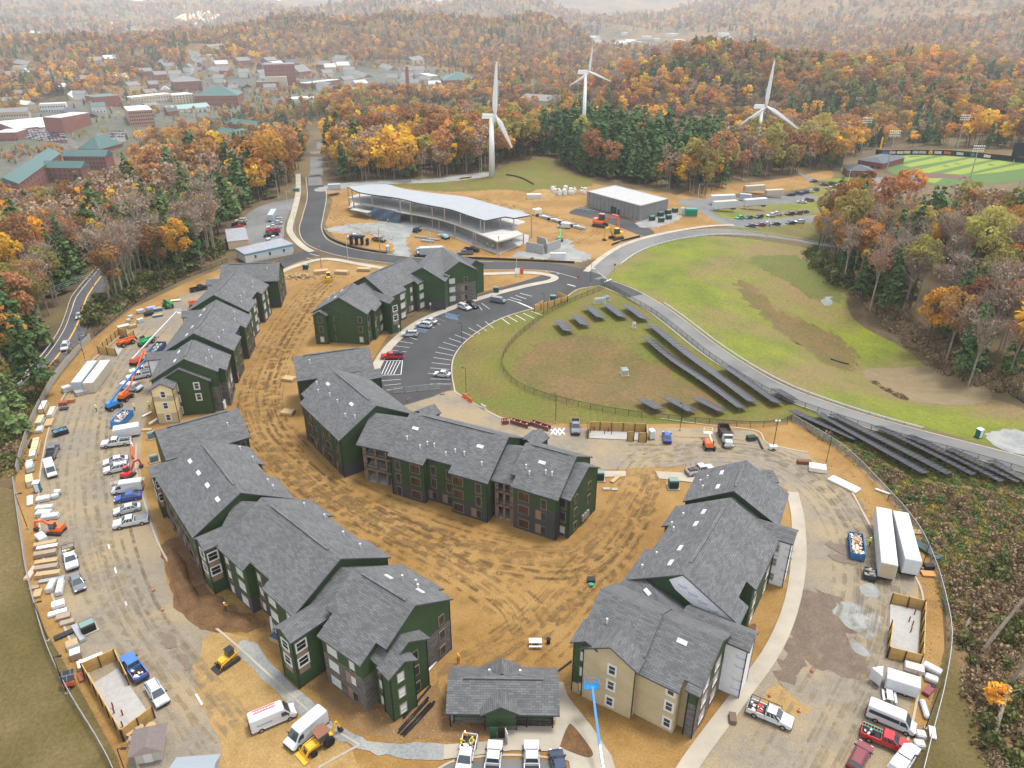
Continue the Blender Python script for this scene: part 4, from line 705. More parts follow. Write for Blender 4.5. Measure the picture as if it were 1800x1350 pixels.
office('tan site office trailer with grey double roof beside the small car park', [(396, 404), (430.7, 400), (436.7, 421.3), (400, 425.3)], 3.6, M('tan_wall', (.55, .43, .26), rough=.6), MOROOF, None, 0)
# wind turbines
MTURB = M('turbine_white', (.62, .62, .62), rough=.35)
def turbine(lbl, base, hubz, rt, rb, blades, blade_l, nac=-1.0):
    q = G(*base); B = T('wind_turbine', lbl, 'wind turbine', q); h_ = hubz - q.z
    mb = MB(); mb.tube((0, 0, -.5), (0, 0, h_ - 1.2), rb, 20, rt); O('tower', mb.mesh('tower', MTURB, True), B)
    mb = MB(); mb.box((-1.7, .8, h_ - 1.3), (6.5, 2.2, 2.2), 0, tx=.4, ty=.3); O('nacelle', mb.mesh('nacelle', MTURB), B)
    mb = MB(); mb.tube((1.6, -.2, h_ - .2), (3.0, -.7, h_ - .2), 1.0, 12, .4); O('hub', mb.mesh('hub', MTURB, True), B)
    for ang, L_ in blades:
        mb = MB(); c, s = math.cos(rad(ang)), math.sin(rad(ang)); n = 10; ax = Vector((c, 0, s)); pr = Vector((-s, 0, c))
        prev = None
        for i in range(n + 1):
            t = i / n; ch = blade_l * (.028 + .075 * (t / .22 if t < .22 else (1 - t) / .78) ** .8) ; th = blade_l * .022 * (1 - t) + .06; o_ = Vector((2.2, -.5, h_ - .2)) + ax * (t * L_)
            ring = [o_ - pr * ch * .3 , o_ + Vector((0, -th, 0)), o_ + pr * ch * .7, o_ + Vector((0, th, 0))]
            if prev: 
                for k in range(4): mb.face([prev[k], prev[(k + 1) % 4], ring[(k + 1) % 4], ring[k]])
            prev = ring
        mb.face(prev); O('blade', mb.mesh('blade', MTURB, True), B)
    return B
turbine('tall white wind turbine on the mown bank behind the unfinished building', (865, 311), 32, 1.05, 1.75, [(88, 26), (-62, 17.5), (208, 3)], 27)
turbine('slim white wind turbine rising from the dark pine stand', (1024, 268), 46.5, .8, 1.5, [(85, 14), (-22, 14), (212, 14)], 15)
turbine('white wind turbine half hidden among rust coloured trees', (1326, 290), 27.5, .8, 1.4, [(88, 26), (-31, 25), (215, 20)], 26)
# solar rows: every panel a piece
MPV = brickmat('solar_cells', (.014, .015, .022), (.02, .021, .03), (.11, .11, .12), 1.0, 2.0, 'XY', 0, .4); MPV.node_tree.nodes['Principled BSDF'].inputs['Specular IOR Level'].default_value = .5
mb = MB(); mb.box((0, 0, 0), (1.96, 3.5, .06)); PV = mb.mesh('solar_panel', MPV); mb = MB(); mb.tube((0, 0, -.1), (0, 0, 1), .06); PLEG = mb.mesh('leg', MSTEEL)
SOL = [('five small', p) for p in (((982, 571), (1003, 594)), ((1010, 561), (1033, 583)), ((1033, 545), (1058, 567)), ((1063, 540), (1098, 567)), ((1100, 543), (1137, 571)))] + [('long', p) for p in (((1143, 577), (1325, 717)), ((1137, 601), (1305, 727)))] + [('mid', p) for p in (((1272, 650), (1372, 721)), ((1362, 692), (1402, 716)))] + [('edge', p) for p in (((1126, 710), (1166, 732)), ((1172, 708), (1216, 732)), ((1222, 708), (1270, 732)))] + [('bank', p) for p in (((1390, 730), (1512, 785)), ((1435, 734), (1640, 850)), ((1462, 737), (1672, 846)), ((1540, 758), (1712, 845)), ((1595, 774), (1760, 856)), ((1665, 798), (1800, 862)), ((1737, 818), (1840, 876)))]
SLB = {'five small': ('short tilted solar row on the green knoll beside the junction', 'short solar rows by the junction'), 'long': ('very long solar row running down the meadow beside the lower road', 'long solar rows in the meadow'), 'mid': ('solar row close under the roadside fence below the long rows', 'solar rows under the roadside fence'), 'edge': ('small solar row at the meadow edge above the dump truck', 'small solar rows at the meadow edge'), 'bank': ('solar row stepping down the weedy bank beside the lower road', 'solar rows on the weedy bank')}
for key, (a, b) in SOL:
    A_, B_ = G(*a), G(*b); d = (B_ - A_); d.z = 0; L_ = d.length; d.normalize(); n = int(L_ / 2.0); rz = math.atan2(d.y, d.x)
    t = T('solar_row', SLB[key][0], 'solar panels', A_, 0, SLB[key][1]); rot = Matrix.Rotation(rz, 3, 'Z') @ Matrix.Rotation(rad(-15), 3, 'X')
    for k in range(max(n, 2)):
        q = d * (k * 2 + 1); zz = float(hgt(A_.x + q.x, A_.y + q.y)) - A_.z
        O('solar_panel', PV, t, (q.x, q.y, zz + 1.35), rot.to_euler())
        if k % 3 == 0: O('leg', PLEG, t, (q.x, q.y, zz), 0, (1, 1, 1.35))
# fences: every post a part, mesh between
def meshmat(name, col, dens_):
    m = M(name, col, rough=.6); nt = m.node_tree; b = nt.nodes['Principled BSDF']; b.inputs['Alpha'].default_value = dens_; return m
MCHAIN = meshmat('chain_link', (.42, .43, .42), .34); MSCREEN = meshmat('fence_screen', (.36, .34, .31), .8); MBFENCE = meshmat('black_chain_link', (.02, .02, .022), .26)
MPOSTW = M('weathered_post', (.33, .28, .22), rough=.8)
def fence(lbl, px, h_, pm, mm, gap=3.0, rails=2, rail_m=None, silt=None, post=.08, smooth=True):
    ln = crv([G(*p) for p in px], n=8) if smooth else [G(*p) for p in px]; acc = [ln[0]]; dist = 0
    for a, b in zip(ln, ln[1:]):
        while (b - acc[-1]).length >= gap: acc.append(acc[-1] + (b - acc[-1]).normalized() * gap)
    B = T('fence', lbl, 'fence', acc[0]); o = acc[0]; mb = MB(); mb.box((0, 0, -.2), (post, post, h_ + .25)); pm_ = mb.mesh('post', pm); rl = MB(); ms = MB()
    for a in acc: O('post', pm_, B, (a.x - o.x, a.y - o.y, float(hgt(a.x, a.y)) - o.z))
    for a, b in zip(acc, acc[1:]):
        a2 = Vector((a.x - o.x, a.y - o.y, float(hgt(a.x, a.y)) - o.z)); b2 = Vector((b.x - o.x, b.y - o.y, float(hgt(b.x, b.y)) - o.z))
        for k in range(rails): z = h_ * (1 - .82 * k / max(rails - 1, 1)); rl.bar(a2 + Vector((0, 0, z)), b2 + Vector((0, 0, z)), .07, .07)
        if mm: n = Vector((-(b2 - a2).y, (b2 - a2).x, 0)).normalized() * .05; ms.face([a2 + n + Vector((0, 0, .05)), b2 + n + Vector((0, 0, .05)), b2 + n + Vector((0, 0, h_ - .03)), a2 + n + Vector((0, 0, h_ - .03))])
    if rails: O('rail', rl.mesh('rail', rail_m or pm), B)
    if mm: O('mesh_panel', ms.mesh('mesh_panel', mm), B)
    return B
LFU = [(400, 461), (330, 489), (285, 510), (235, 536), (160, 597), (105, 658), (62, 735), (40, 800)]
fence('black railed fence on the wooded edge of the upper left drive', LFU[:5], 1.5, MBLACK, MBFENCE, 2.6, 2)
fence('screened chain link fence between the parkway road and stacked materials', LFU[4:] + [(29, 845)], 1.9, MPOSTW, MSCREEN, 2.6, 1)
fence('long grey chain link fence between olive lawn and left drive', [(27, 852), (33, 900), (42, 960), (50, 1010), (64, 1070), (88, 1150), (126, 1230), (175, 1310), (206, 1370), (225, 1430)], 1.9, MSTEEL, meshmat('pale_fence_fabric', (.5, .5, .48), .6), 2.6, 1)
fence('grey chain link fence above the weedy scrub bank', [(1392, 742), (1480, 796), (1545, 860), (1606, 930), (1640, 1000), (1662, 1080), (1668, 1140), (1655, 1220), (1632, 1310), (1610, 1400)], 1.9, MSTEEL, MCHAIN, 2.6, 1)
fence('black chain link fence looping round the solar meadow', [(1062, 508), (1000, 534), (962, 553), (926, 580), (896, 608), (882, 636), (888, 658), (910, 680), (950, 698), (1010, 714), (1080, 728), (1160, 738), (1260, 748), (1340, 752), (1390, 745)], 1.6, MBLACK, MBFENCE, 3.0, 1)
fence('black chain link fence following the lower road above the solar rows', [(1056, 497), (1100, 524), (1160, 560), (1250, 631), (1350, 693), (1450, 731), (1600, 778), (1800, 834), (1900, 865)], 1.6, MBLACK, MBFENCE, 3.0, 2)
fence('temporary mesh fence across the end of the curved car park', [(690, 692), (730, 690), (795, 683)], 1.7, MSTEEL, MCHAIN, 3, 2, smooth=False)
fence('orange tagged mesh fence inside the left scrub bank', [(1645, 880), (1672, 870)], 1.8, MBLACK, MBFENCE, 2.5, 1) if 0 else None
fence('low black fence panels along the upper scrub bank', [(1560, 880), (1640, 890), (1700, 905), (1760, 930), (1800, 950)], 1.4, MBLACK, MBFENCE, 3, 1)
def low_wall(lbl, px, h_, w_, mat, name='silt_fence', cat='silt fence'):
    o = kerb(crv([G(*p) for p in px], n=6), h_, w_, mat, name, kind=None); return tag(o, lbl, cat)
MSILT = M('black_silt_fabric', (.02, .02, .022), (.035, .034, .033), 1)
low_wall('black silt fence between the main road and parked pickups', [(568, 404), (580, 420), (620, 436), (680, 447)], .8, .1, MSILT); low_wall('black silt fence along the main road by the grey block walls', [(728, 452), (800, 454), (900, 458), (1010, 463)], .8, .1, MSILT)
low_wall('black silt fence beside the upper road and yellow excavator', [(1075, 432), (1100, 423), (1125, 417)], .8, .1, MSILT); low_wall('black silt sock curving over the turbine bank', [(890, 308), (912, 312), (938, 325)], .6, .5, MSILT)
low_wall('dark silt sock through the left scrub below the railed fence', [(0, 780), (30, 758), (60, 725), (78, 700)], .5, .4, MSILT); low_wall('dark silt sock lying in the right scrub bank', [(1705, 1140), (1712, 1200), (1730, 1280), (1745, 1350)], .4, .4, MSILT); low_wall('dark silt sock at the foot of the bowl lawn', [(1460, 632), (1475, 637), (1491, 641)], .4, .5, MSILT); low_wall('dark silt sock beside the riprap under the woods', [(1752, 672), (1775, 690), (1800, 708)], .5, .5, MSILT)
def guard(lbl, line, sd):
    B = T('guard_rail', lbl, 'guard rail', line[0]); o = line[0]; acc = [line[0]]
    for p in line:
        if (p - acc[-1]).length > 3.6: acc.append(p)
    mb = MB(); mb.box((0, 0, -.2), (.18, .18, .95)); pm = mb.mesh('post', MWHITE if sd else MSTEEL); rl = MB(); zz = lambda p: float(hgt(p.x, p.y)) - o.z
    for a in acc: O('post', pm, B, (a.x - o.x, a.y - o.y, zz(a)))
    for a, b in zip(acc, acc[1:]): rl.bar((a.x - o.x, a.y - o.y, zz(a) + .6), (b.x - o.x, b.y - o.y, zz(b) + .6), .1, .34)
    O('rail', rl.mesh('rail', M('galvanised_rail', (.55, .56, .57), rough=.5)), B)
guard('steel guard rail curving along the top of the green bowl', off(RD2, -4.9)[8:], 1); guard('long steel guard rail between the lower road and green bowl', off(RD3, 4.2)[18:62], 0)
guard('steel guard rail along the outer edge of the parkway road', off(PARK, 4.6), 0)
# timber bin enclosures
MWOOD = M('new_timber', (.48, .30, .10), (.40, .235, .075), 2.0, bump=.3, bscale=5, col3=(.52, .34, .13), scale3=.6)
def board_mat():
    m = brickmat('timber_boards', (.50, .32, .11), (.42, .255, .085), (.2, .12, .04), 2.6, .16, 'WZ', .7); return m
MBOARD = board_mat()
def enclosure(lbl, walls, pad, h_=2.1, bollards=(), extra=()):
    B = T('bin_enclosure', lbl, 'enclosure'); P_ = [W(*p, .05) for p in pad]; mb = MB(); ar = sum(a.x * b.y - b.x * a.y for a, b in zip(P_, P_[1:] + P_[:1])); P_ = P_ if ar > 0 else P_[::-1]
    mb.prism([(p.x, p.y) for p in P_], .0, .22); O('pad', mb.mesh('pad', MSLAB), B)
    for a, b in walls:
        a, b = W(*a), W(*b); d = (b - a); L_ = d.length; d.normalize(); n = max(1, round(L_ / 2.6)); rz = math.atan2(d.y, d.x)
        for k in range(n):
            q = a + d * (L_ * (k + .5) / n); mb = MB(); mb.box((0, 0, .05), (L_ / n - .06, .1, h_)); O('fence_panel', mb.mesh('fence_panel', MBOARD), B, (q.x, q.y, .03), rz)
        for k in range(n + 1): q = a + d * (L_ * k / n); mb = MB(); mb.box((0, 0, 0), (.14, .14, h_ + .12)); O('post', mb.mesh('post', M('dark_post', (.05, .035, .025))), B, (q.x + d.y * .12, q.y - d.x * .12, 0), rz)
    for p in bollards: q = W(*p); mb = MB(); mb.tube((0, 0, .2), (0, 0, 1.25), .09, 8); O('bollard', mb.mesh('bollard', M('maroon_paint', (.2, .03, .03), rough=.5)), B, (q.x, q.y, 0))
    return B
Zl = lambda x, y: (x / 2.7, 850 + y / 2.7)
enclosure('open timber bin enclosure beside the blue pickup and spools', [(Zl(404, 905), Zl(556, 838)), (Zl(404, 905), Zl(590, 1222)), (Zl(590, 1222), Zl(735, 1112)), (Zl(558, 838), Zl(618, 960))], [Zl(440, 955), Zl(560, 880), Zl(708, 1095), Zl(572, 1165)], bollards=[Zl(545, 1095), Zl(540, 1070), Zl(585, 1105), Zl(585, 1160)])
Zu = lambda x, y: (130 + x / 6.1375, 480 + y / 6.1375)
enclosure('timber bin enclosure with orange forklift parked in its mouth', [(Zu(275, 870), Zu(490, 668)), (Zu(490, 668), Zu(580, 690)), (Zu(275, 870), Zu(465, 895)), (Zu(585, 745), Zu(655, 700))], [Zu(430, 830), Zu(520, 700), Zu(590, 715), Zu(480, 890)], 2.2)
Zt = lambda x, y: (1000 + x / 6, 720 + y / 6)
enclosure('wide timber bin enclosure with red bollards beside the dark pickup', [(Zt(205, 222), Zt(812, 246)), (Zt(205, 222), Zt(205, 308)), (Zt(812, 246), Zt(818, 345)), (Zt(612, 330), Zt(682, 334)), (Zt(730, 340), Zt(815, 345))], [Zt(215, 215), Zt(800, 245), Zt(800, 330), Zt(215, 305)], 2.3, bollards=[Zt(225, 250), Zt(266, 232), Zt(376, 262), Zt(413, 243), Zt(449, 267)])
Zr = lambda x, y: (1200 + x / 2.7, 850 + y / 2.7)
enclosure('timber bin enclosure littered with leaves by the right fence', [(Zr(985, 568), Zr(1140, 605)), (Zr(1140, 605), Zr(1128, 862)), (Zr(970, 826), Zr(1124, 866)), (Zr(985, 700), Zr(970, 826))], [Zr(985, 575), Zr(1130, 605), Zr(1112, 830), Zr(978, 790)], bollards=[Zr(1066, 595), Zr(1098, 625), Zr(1072, 660), Zr(1088, 680), Zr(1080, 710)])
enclosure('small timber bin enclosure at the end of the curved car park', [(Zc(1578, 965), Zc(1790, 905)), (Zc(1578, 965), Zc(1640, 930)), (Zc(1790, 905), Zc(1725, 875))], [Zc(1600, 955), Zc(1780, 905), Zc(1720, 885), Zc(1640, 930)], 2.0)
# lamp posts
def lamp(lbl, px, h_, mat=MBLACK, arm=0.9, ang=0, grp=None, r=.07):
    q = G(*px); B = T('lamp_post', lbl, 'lamp post', q, ang, grp); mb = MB(); mb.tube((0, 0, -.2), (0, 0, h_), r, 8, r * .7); O('pole', mb.mesh('pole', mat), B); mb = MB(); mb.box((0, 0, 0), (.4, .4, .35)); O('base', mb.mesh('base', MCONC), B)
    mb = MB(); mb.bar((0, 0, h_ - .1), (arm * .6, 0, h_ + .05), .06, .06); O('arm', mb.mesh('arm', mat), B); mb = MB(); mb.box((arm * .85, 0, h_ - .02), (.6, .28, .12)); O('lamp_head', mb.mesh('lamp_head', mat if mat is MBLACK else MSTEEL), B); return B
for px, h_, a, l in (((49, 930), 7.6, .3, 'black lamp post by the orange mini excavator'), ((85, 1128), 7.6, .3, 'black lamp post beside stacked window units'), ((118, 1220), 7, .2, 'black lamp post behind the solar light trailer'), ((81, 736), 7.0, .5, 'black lamp post among cream lumber packs'), ((150, 634), 7.5, .4, 'black lamp post behind the storage containers'), ((812.5, 611), 7.2, 2.8, 'black lamp post on the bend of the curved car park'), ((819.5, 694), 7.2, 3.0, 'black lamp post beside the orange barriers'), ((976.4, 744), 7.2, 2.0, 'black lamp post above the maroon steel boxes'), ((955.6, 556), 7.2, 2.4, 'black lamp post in front of the small timber enclosure'), ((1620, 1000), 7.6, 3.6, 'black lamp post beside the white semi trailers'), ((1626, 1282), 7.6, 2.8, 'black lamp post beside the white passenger van'), ((1451, 818), 7.2, 2.6, 'black lamp post above the white cable ramps'), ((1195, 757), 6.5, 2, 'thin black lamp post beside the blue hatchback'), ((1038, 500), 7, 2, 'black lamp post at the road junction'), ((232, 1390), 7.6, 0, 'black lamp post beside the small garden shed'), ((384, 478), 7, .4, 'grey lamp post at the upper end of the left drive')):
    lamp(l, px, h_, MBLACK if 'grey' not in l else MSTEEL, ang=a)
for px in ((507, 371), (490, 351), (612, 457), (758, 450), (908, 486), (1153, 439), (1090, 468), (1240, 421), (1226, 357), (1308, 349), (1372, 366), (1307, 405), (1345, 425), (1408, 400), (1389, 342), (1440, 335), (520, 411)): lamp('tall grey street lamp along the northern roads and lots', px, 9, M('galv_pole', (.5, .5, .49), rough=.5), 2.0, R.uniform(0, 6), 'grey street lamps by the northern roads', .09)
for i, (px, h_) in enumerate((((565, 471), 8), ((669, 453), 11), ((877, 452), 8), ((1452, 817), 0), ((1488, 336), 11))):
    if h_: q = G(*px); B = T('utility_pole', ('bare wooden pole beside the timber pile', 'tall wooden pole by the pale blue pickup', 'thin wooden pole at the corner of the unfinished building', '', 'white pole at the edge of the ball park lot')[i], 'pole', q); mb = MB(); mb.tube((0, 0, -.3), (0, 0, h_), .16, 8, .1); O('pole', mb.mesh('pole', M('pole_wood', (.28, .19, .12)) if i < 4 else MWHITE), B); mb = MB(); mb.box((0, 0, h_ - .4), (.5, .25, .3)); O('bracket', mb.mesh('bracket', MSTEEL), B)
# power poles and lines along the parkway
PPOLE = []
for px, h_, l in (((174, 536), 11, 'wooden power pole with cross arm beside the parkway road'), ((507, 341), 14, 'wooden power pole behind the small office car park')):
    q = G(*px); B = T('power_pole', l, 'power pole', q); mb = MB(); mb.tube((0, 0, -.4), (0, 0, h_), .17, 8, .11); O('pole', mb.mesh('pole', M('grey_pole_wood', (.3, .26, .21))), B)
    for dz in (.4, 1.3): mb = MB(); mb.bar((-1.4, 0, h_ - dz), (1.4, 0, h_ - dz), .12, .14); O('cross_arm', mb.mesh('cross_arm', M('grey_pole_wood', (.3, .26, .21))), B)
    PPOLE.append(q + Vector((0, 0, h_ - .3)))
for k in range(4):
    a = PPOLE[0] + Vector((-1.4 + k * .9, 0, -.9 * (k % 2))); b = Vector((-190 - k * 1.3, 140, 12)); pts = [a.lerp(b, t / 14) - Vector((0, 0, 5 * 4 * (t / 14) * (1 - t / 14))) for t in range(15)]; mb = MB()
    for p, q in zip(pts, pts[1:]): mb.tube(p, q, .035, 4)
    tag(O('power_line', mb.mesh('power_line', MSTEEL)), 'sagging power line along the parkway road', 'wire', 'power lines on the parkway poles')
# ball park
Zb = lambda x, y: (1480 + x / 5.625, 180 + y / 5.625)
MTURF = (M('turf_light', (.19, .24, .03), (.17, .21, .027), .3), M('turf_dark', (.07, .13, .028), (.06, .11, .025), .3)); MCLAY = M('infield_clay', (.12, .062, .048))
fld = [Zb(*p) for p in [(385, 530), (700, 520), (1250, 545), (1800, 600), (1950, 640), (1900, 760), (1300, 830), (900, 820), (700, 760), (560, 730), (460, 690)]]
S('ball_field', fld, .10, MTURF[1], smooth=False)
for a, b, c, d in (((400, 532), (560, 528), (450, 560), (410, 552)), ((640, 526), (930, 524), (520, 606), (470, 592)), ((1020, 530), (1230, 546), (680, 640), (590, 622)), ((1290, 552), (1480, 566), (860, 700), (670, 690)), ((1540, 575), (1720, 596), (1180, 715), (1000, 705)), ((1790, 606), (1900, 640), (1560, 690), (1260, 720)), ((780, 750), (1000, 752), (920, 800), (860, 790))): S('mown_stripe', [Zb(*a), Zb(*b), Zb(*c), Zb(*d)], .12, MTURF[0], smooth=False, s=12)
S('infield', [Zb(*p) for p in [(660, 700), (760, 697), (950, 702), (1240, 735), (1230, 768), (1000, 745), (780, 750), (740, 756)]], .14, MCLAY, smooth=False); S('warning_track', [Zb(*p) for p in [(350, 520), (380, 530), (460, 690), (430, 690)]], .14, MCLAY, smooth=False)
wl = [G(*Zb(*p)) for p in [(330, 512), (380, 522), (700, 516), (1000, 520), (1250, 538), (1550, 570), (1800, 600), (1900, 618)]]
B = T('outfield_wall', 'black outfield wall with round and square sponsor boards', 'wall', wl[0]); rl = MB(); cp_ = MB()
for a, b in zip(wl, wl[1:]): rl.bar(a - wl[0] + Vector((0, 0, 1.6)), b - wl[0] + Vector((0, 0, 1.6)), .2, 3.6); cp_.bar(a - wl[0] + Vector((0, 0, 3.5)), b - wl[0] + Vector((0, 0, 3.5)), .3, .2)
O('wall', rl.mesh('wall', M('black_padding', (.012, .014, .02), rough=.5)), B); O('coping', cp_.mesh('coping', M('yellow_coping', (.45, .24, .05))), B)
for k, (x, c) in enumerate([(402, (.08, .16, .5)), (468, (.6, .5, .5)), (540, (.7, .7, .6)), (605, (.7, .65, .5)), (680, (.5, .6, .65)), (742, (.5, .52, .5)), (811, (.75, .5, .05)), (872, (.7, .7, .72)), (945, (.6, .2, .1)), (1026, (.65, .65, .65)), (1106, (.05, .3, .16)), (1187, (.75, .75, .75))]):
    i = 0; q = W(*Zb(x, 498 + (x - 700) * .012 if x > 700 else 498), wl[0].z + 1.9); mb = MB(); f = min(max((q.x - wl[0].x), 0), 1e9)
    for a, b in zip(wl, wl[1:]):
        if a.x <= q.x <= b.x:
            p = a.lerp(b, (q.x - a.x) / (b.x - a.x)) - wl[0]; rz = math.atan2((b - a).y, (b - a).x); n = Vector((math.sin(rz), -math.cos(rz), 0)) * .16
            if k in (6, 10): mb.tube(p + n + Vector((0, 0, 1.7)), p + n * 1.4 + Vector((0, 0, 1.7)), 1.4, 14)
            else: mb.box(p + n + Vector((0, 0, .8)), (4.2, .1, 1.7), rz)
            O('sponsor_board', mb.mesh('sponsor_board', M('board_%d' % k, c, tuple(v * .45 for v in c), 1.3)), B); break
for px, tp, l in ((Zb(180, 520), Zb(240, 200), 'tall floodlight mast behind the ball park stand'), (Zb(440, 680), Zb(505, 335), 'floodlight mast beside the first base line'), (Zb(1130, 488), Zb(1215, 170), 'floodlight mast rising behind the outfield wall'), (Zb(1270, 745), Zb(1335, 480), 'floodlight mast with wide lamp bank in front of the field')):
    q = G(*px); h_ = 24.0
    for z in np.arange(10, 45, .3):
        if proj(q.x, q.y, q.z + z)[1] <= tp[1]: h_ = float(z); break
    B = T('floodlight_mast', l, 'floodlight', q); mb = MB(); mb.tube((0, 0, -.3), (0, 0, h_ + 2.5), .35, 8, .2); O('mast', mb.mesh('mast', MSTEEL), B)
    for j in range(3):
        mb = MB(); mb.bar((-3.2, 0, h_ + j * 1.4), (3.2, 0, h_ + j * 1.4), .15, .15); O('cross_arm', mb.mesh('cross_arm', MSTEEL), B)
        for i in range(6): mb = MB(); mb.tube((-2.9 + i * 1.16, -.15, h_ + j * 1.4 + .1), (-2.9 + i * 1.16, -.6, h_ + j * 1.4 - .1), .28, 8, .42); O('lamp', mb.mesh('lamp', M('lamp_glass', (.7, .72, .7), rough=.3)), B)
q = G(*Zb(362, 518)); B = T('foul_pole', 'yellow foul pole at the corner of the outfield wall', 'pole', q); mb = MB(); mb.tube((0, 0, 0), (0, 0, 12), .2, 8); mb.box((.5, 0, 4), (.9, .06, 8)); O('pole', mb.mesh('pole', M('foul_yellow', (.7, .42, .03))), B); mb = MB(); mb.box((0, 0, 0), (.7, .7, .3)); O('footing', mb.mesh('footing', MCONC), B)
MBRICK = brickmat('red_brick', (.23, .075, .05), (.18, .06, .042), (.2, .16, .14), .5, .16, 'WZ', .2)
MDROOF = M('dark_metal_roof', (.045, .048, .058), (.055, .058, .068), 2, rough=.5)
def hiproof(lbl, name, px, h_, rh, wm, rm, group=None, doors=2, gable=False, inset=None, cat='building'):
    """rectangular block from three base corners (front-left, front-right, back-right) with a hip or gable roof"""
    a, b, c = [G(*p) if not isinstance(p, Vector) else p for p in px]; d = a + c - b; z0 = min(a.z, b.z, c.z) - .3; u = (b - a); u.z = 0; L_ = u.length; u.normalize(); n = Vector((-u.y, u.x, 0)); dp = max(abs((c - b).dot(n)), 3.0)
    B = T(name, lbl, cat, (a.x, a.y, z0), math.atan2(u.y, u.x), group); mb = MB(); mb.prism([(0, 0), (L_, 0), (L_, dp), (0, dp)], 0, h_ + .3); O('wall', mb.mesh('wall', wm), B)
    o = .6; e = h_ + .3; i_ = (0 if gable else min(dp, L_) / 2) if inset is None else inset; mb = MB()
    if L_ >= dp: r0, r1 = (i_ - (o if gable else 0), dp / 2, e + rh), (L_ - i_ + (o if gable else 0), dp / 2, e + rh); Q = [(-o, -o, e), (L_ + o, -o, e), (L_ + o, dp + o, e), (-o, dp + o, e)]; fs = [[Q[0], Q[1], r1, r0], [Q[1], Q[2], r1], [Q[2], Q[3], r0, r1], [Q[3], Q[0], r0], Q[::-1]]
    else: r0, r1 = (L_ / 2, i_, e + rh), (L_ / 2, dp - i_, e + rh); Q = [(-o, -o, e), (L_ + o, -o, e), (L_ + o, dp + o, e), (-o, dp + o, e)]; fs = [[Q[0], Q[1], r0], [Q[1], Q[2], r1, r0], [Q[2], Q[3], r1], [Q[3], Q[0], r0, r1], Q[::-1]]
    for f in fs: mb.face(f)
    O('roof', mb.mesh('roof', rm), B); return B, L_, dp, e
for px, h_, rh, l in ((( Zb(50, 735), Zb(300, 745), Zb(350, 700)), 3.6, 2.4, 'brick ball park pavilion with dark hipped roof'), ((Zb(470, 850), Zb(740, 885), Zb(800, 815)), 3.4, 2.2, 'brick ball park clubhouse behind the red tree'), ((Zb(150, 625), Zb(390, 660), Zb(395, 580)), 4.2, 1.8, 'ball park press building with low dark roof')):
    B, L_, dp, e = hiproof(l, 'ball_park_pavilion', px, h_, rh, MBRICK, MDROOF)
    for k in range(4): mb = MB(); mb.box((L_ * (k + .5) / 4, -.03, .6), (1.2, .1, 1.8)); O('window', mb.mesh('window', MGLASS), B)
q = G(1775, 285); B = T('scoreboard', 'large black scoreboard beyond the outfield wall', 'scoreboard', q); mb = MB(); mb.box((12, 0, 2), (24, 1, 10)); O('board', mb.mesh('board', M('board_black', (.01, .012, .02))), B)
for x in (3, 21): mb = MB(); mb.box((x, .8, -1), (.6, .6, 10)); O('post', mb.mesh('post', MSTEEL), B)
# ---------------------------------------------------------------- vehicles
MPNT = M('paint', (.7, .7, .7), rough=.3, coat=.5)
def paint(name, c, rough=.3): return M('paint_' + name, c, rough=rough, coat=.5)
PW = paint('white', (.5, .51, .52)); PK = paint('black', (.018, .019, .022)); PS = paint('silver', (.42, .44, .46)); PG = paint('grey', (.14, .15, .165)); PR = paint('red', (.42, .02, .025)); PM = paint('maroon', (.17, .035, .045)); PB = paint('blue', (.03, .07, .30)); PBL = paint('bright_blue', (.04, .14, .42)); PN = paint('navy', (.03, .045, .09)); PT = paint('tan', (.62, .56, .44)); PLB = paint('pale_blue', (.32, .42, .52)); PGR = paint('green', (.03, .33, .13)); PBR = paint('brown', (.09, .06, .05))
MHL = M('headlamp', (.75, .77, .78), rough=.1); MTL = M('tail_lamp', (.4, .01, .01), rough=.2); MTRIM = M('dark_plastic', (.025, .025, .027), rough=.6); MCHROME = M('chrome', (.55, .55, .56), rough=.2, metal=.9)
def bev(me, w, seg=1):
    bm = bmesh.new(); bm.from_mesh(me); bmesh.ops.remove_doubles(bm, verts=bm.verts, dist=.0005); bmesh.ops.bevel(bm, geom=[e for e in bm.edges if e.is_manifold and e.calc_face_angle(0) > .35], offset=w, segments=seg, affect='EDGES', clamp_overlap=True); bmesh.ops.recalc_face_normals(bm, faces=bm.faces); bm.to_mesh(me); bm.free(); return me
def wheelset(par, xs, y, r, w=.24):
    mb = MB(); mb.wheel(0, 0, r, w, n=14); ty = mb.mesh('wheel', MTIRE); mb = MB(); mb.tube((0, -w / 2 - .02, r), (0, w / 2 + .02, r), r * .58, 10); rm = mb.mesh('rim', MRIM)
    for x in xs:
        for s in (-1, 1): q = O('wheel', ty, par, (x, s * y, 0)); O('rim', rm, q)
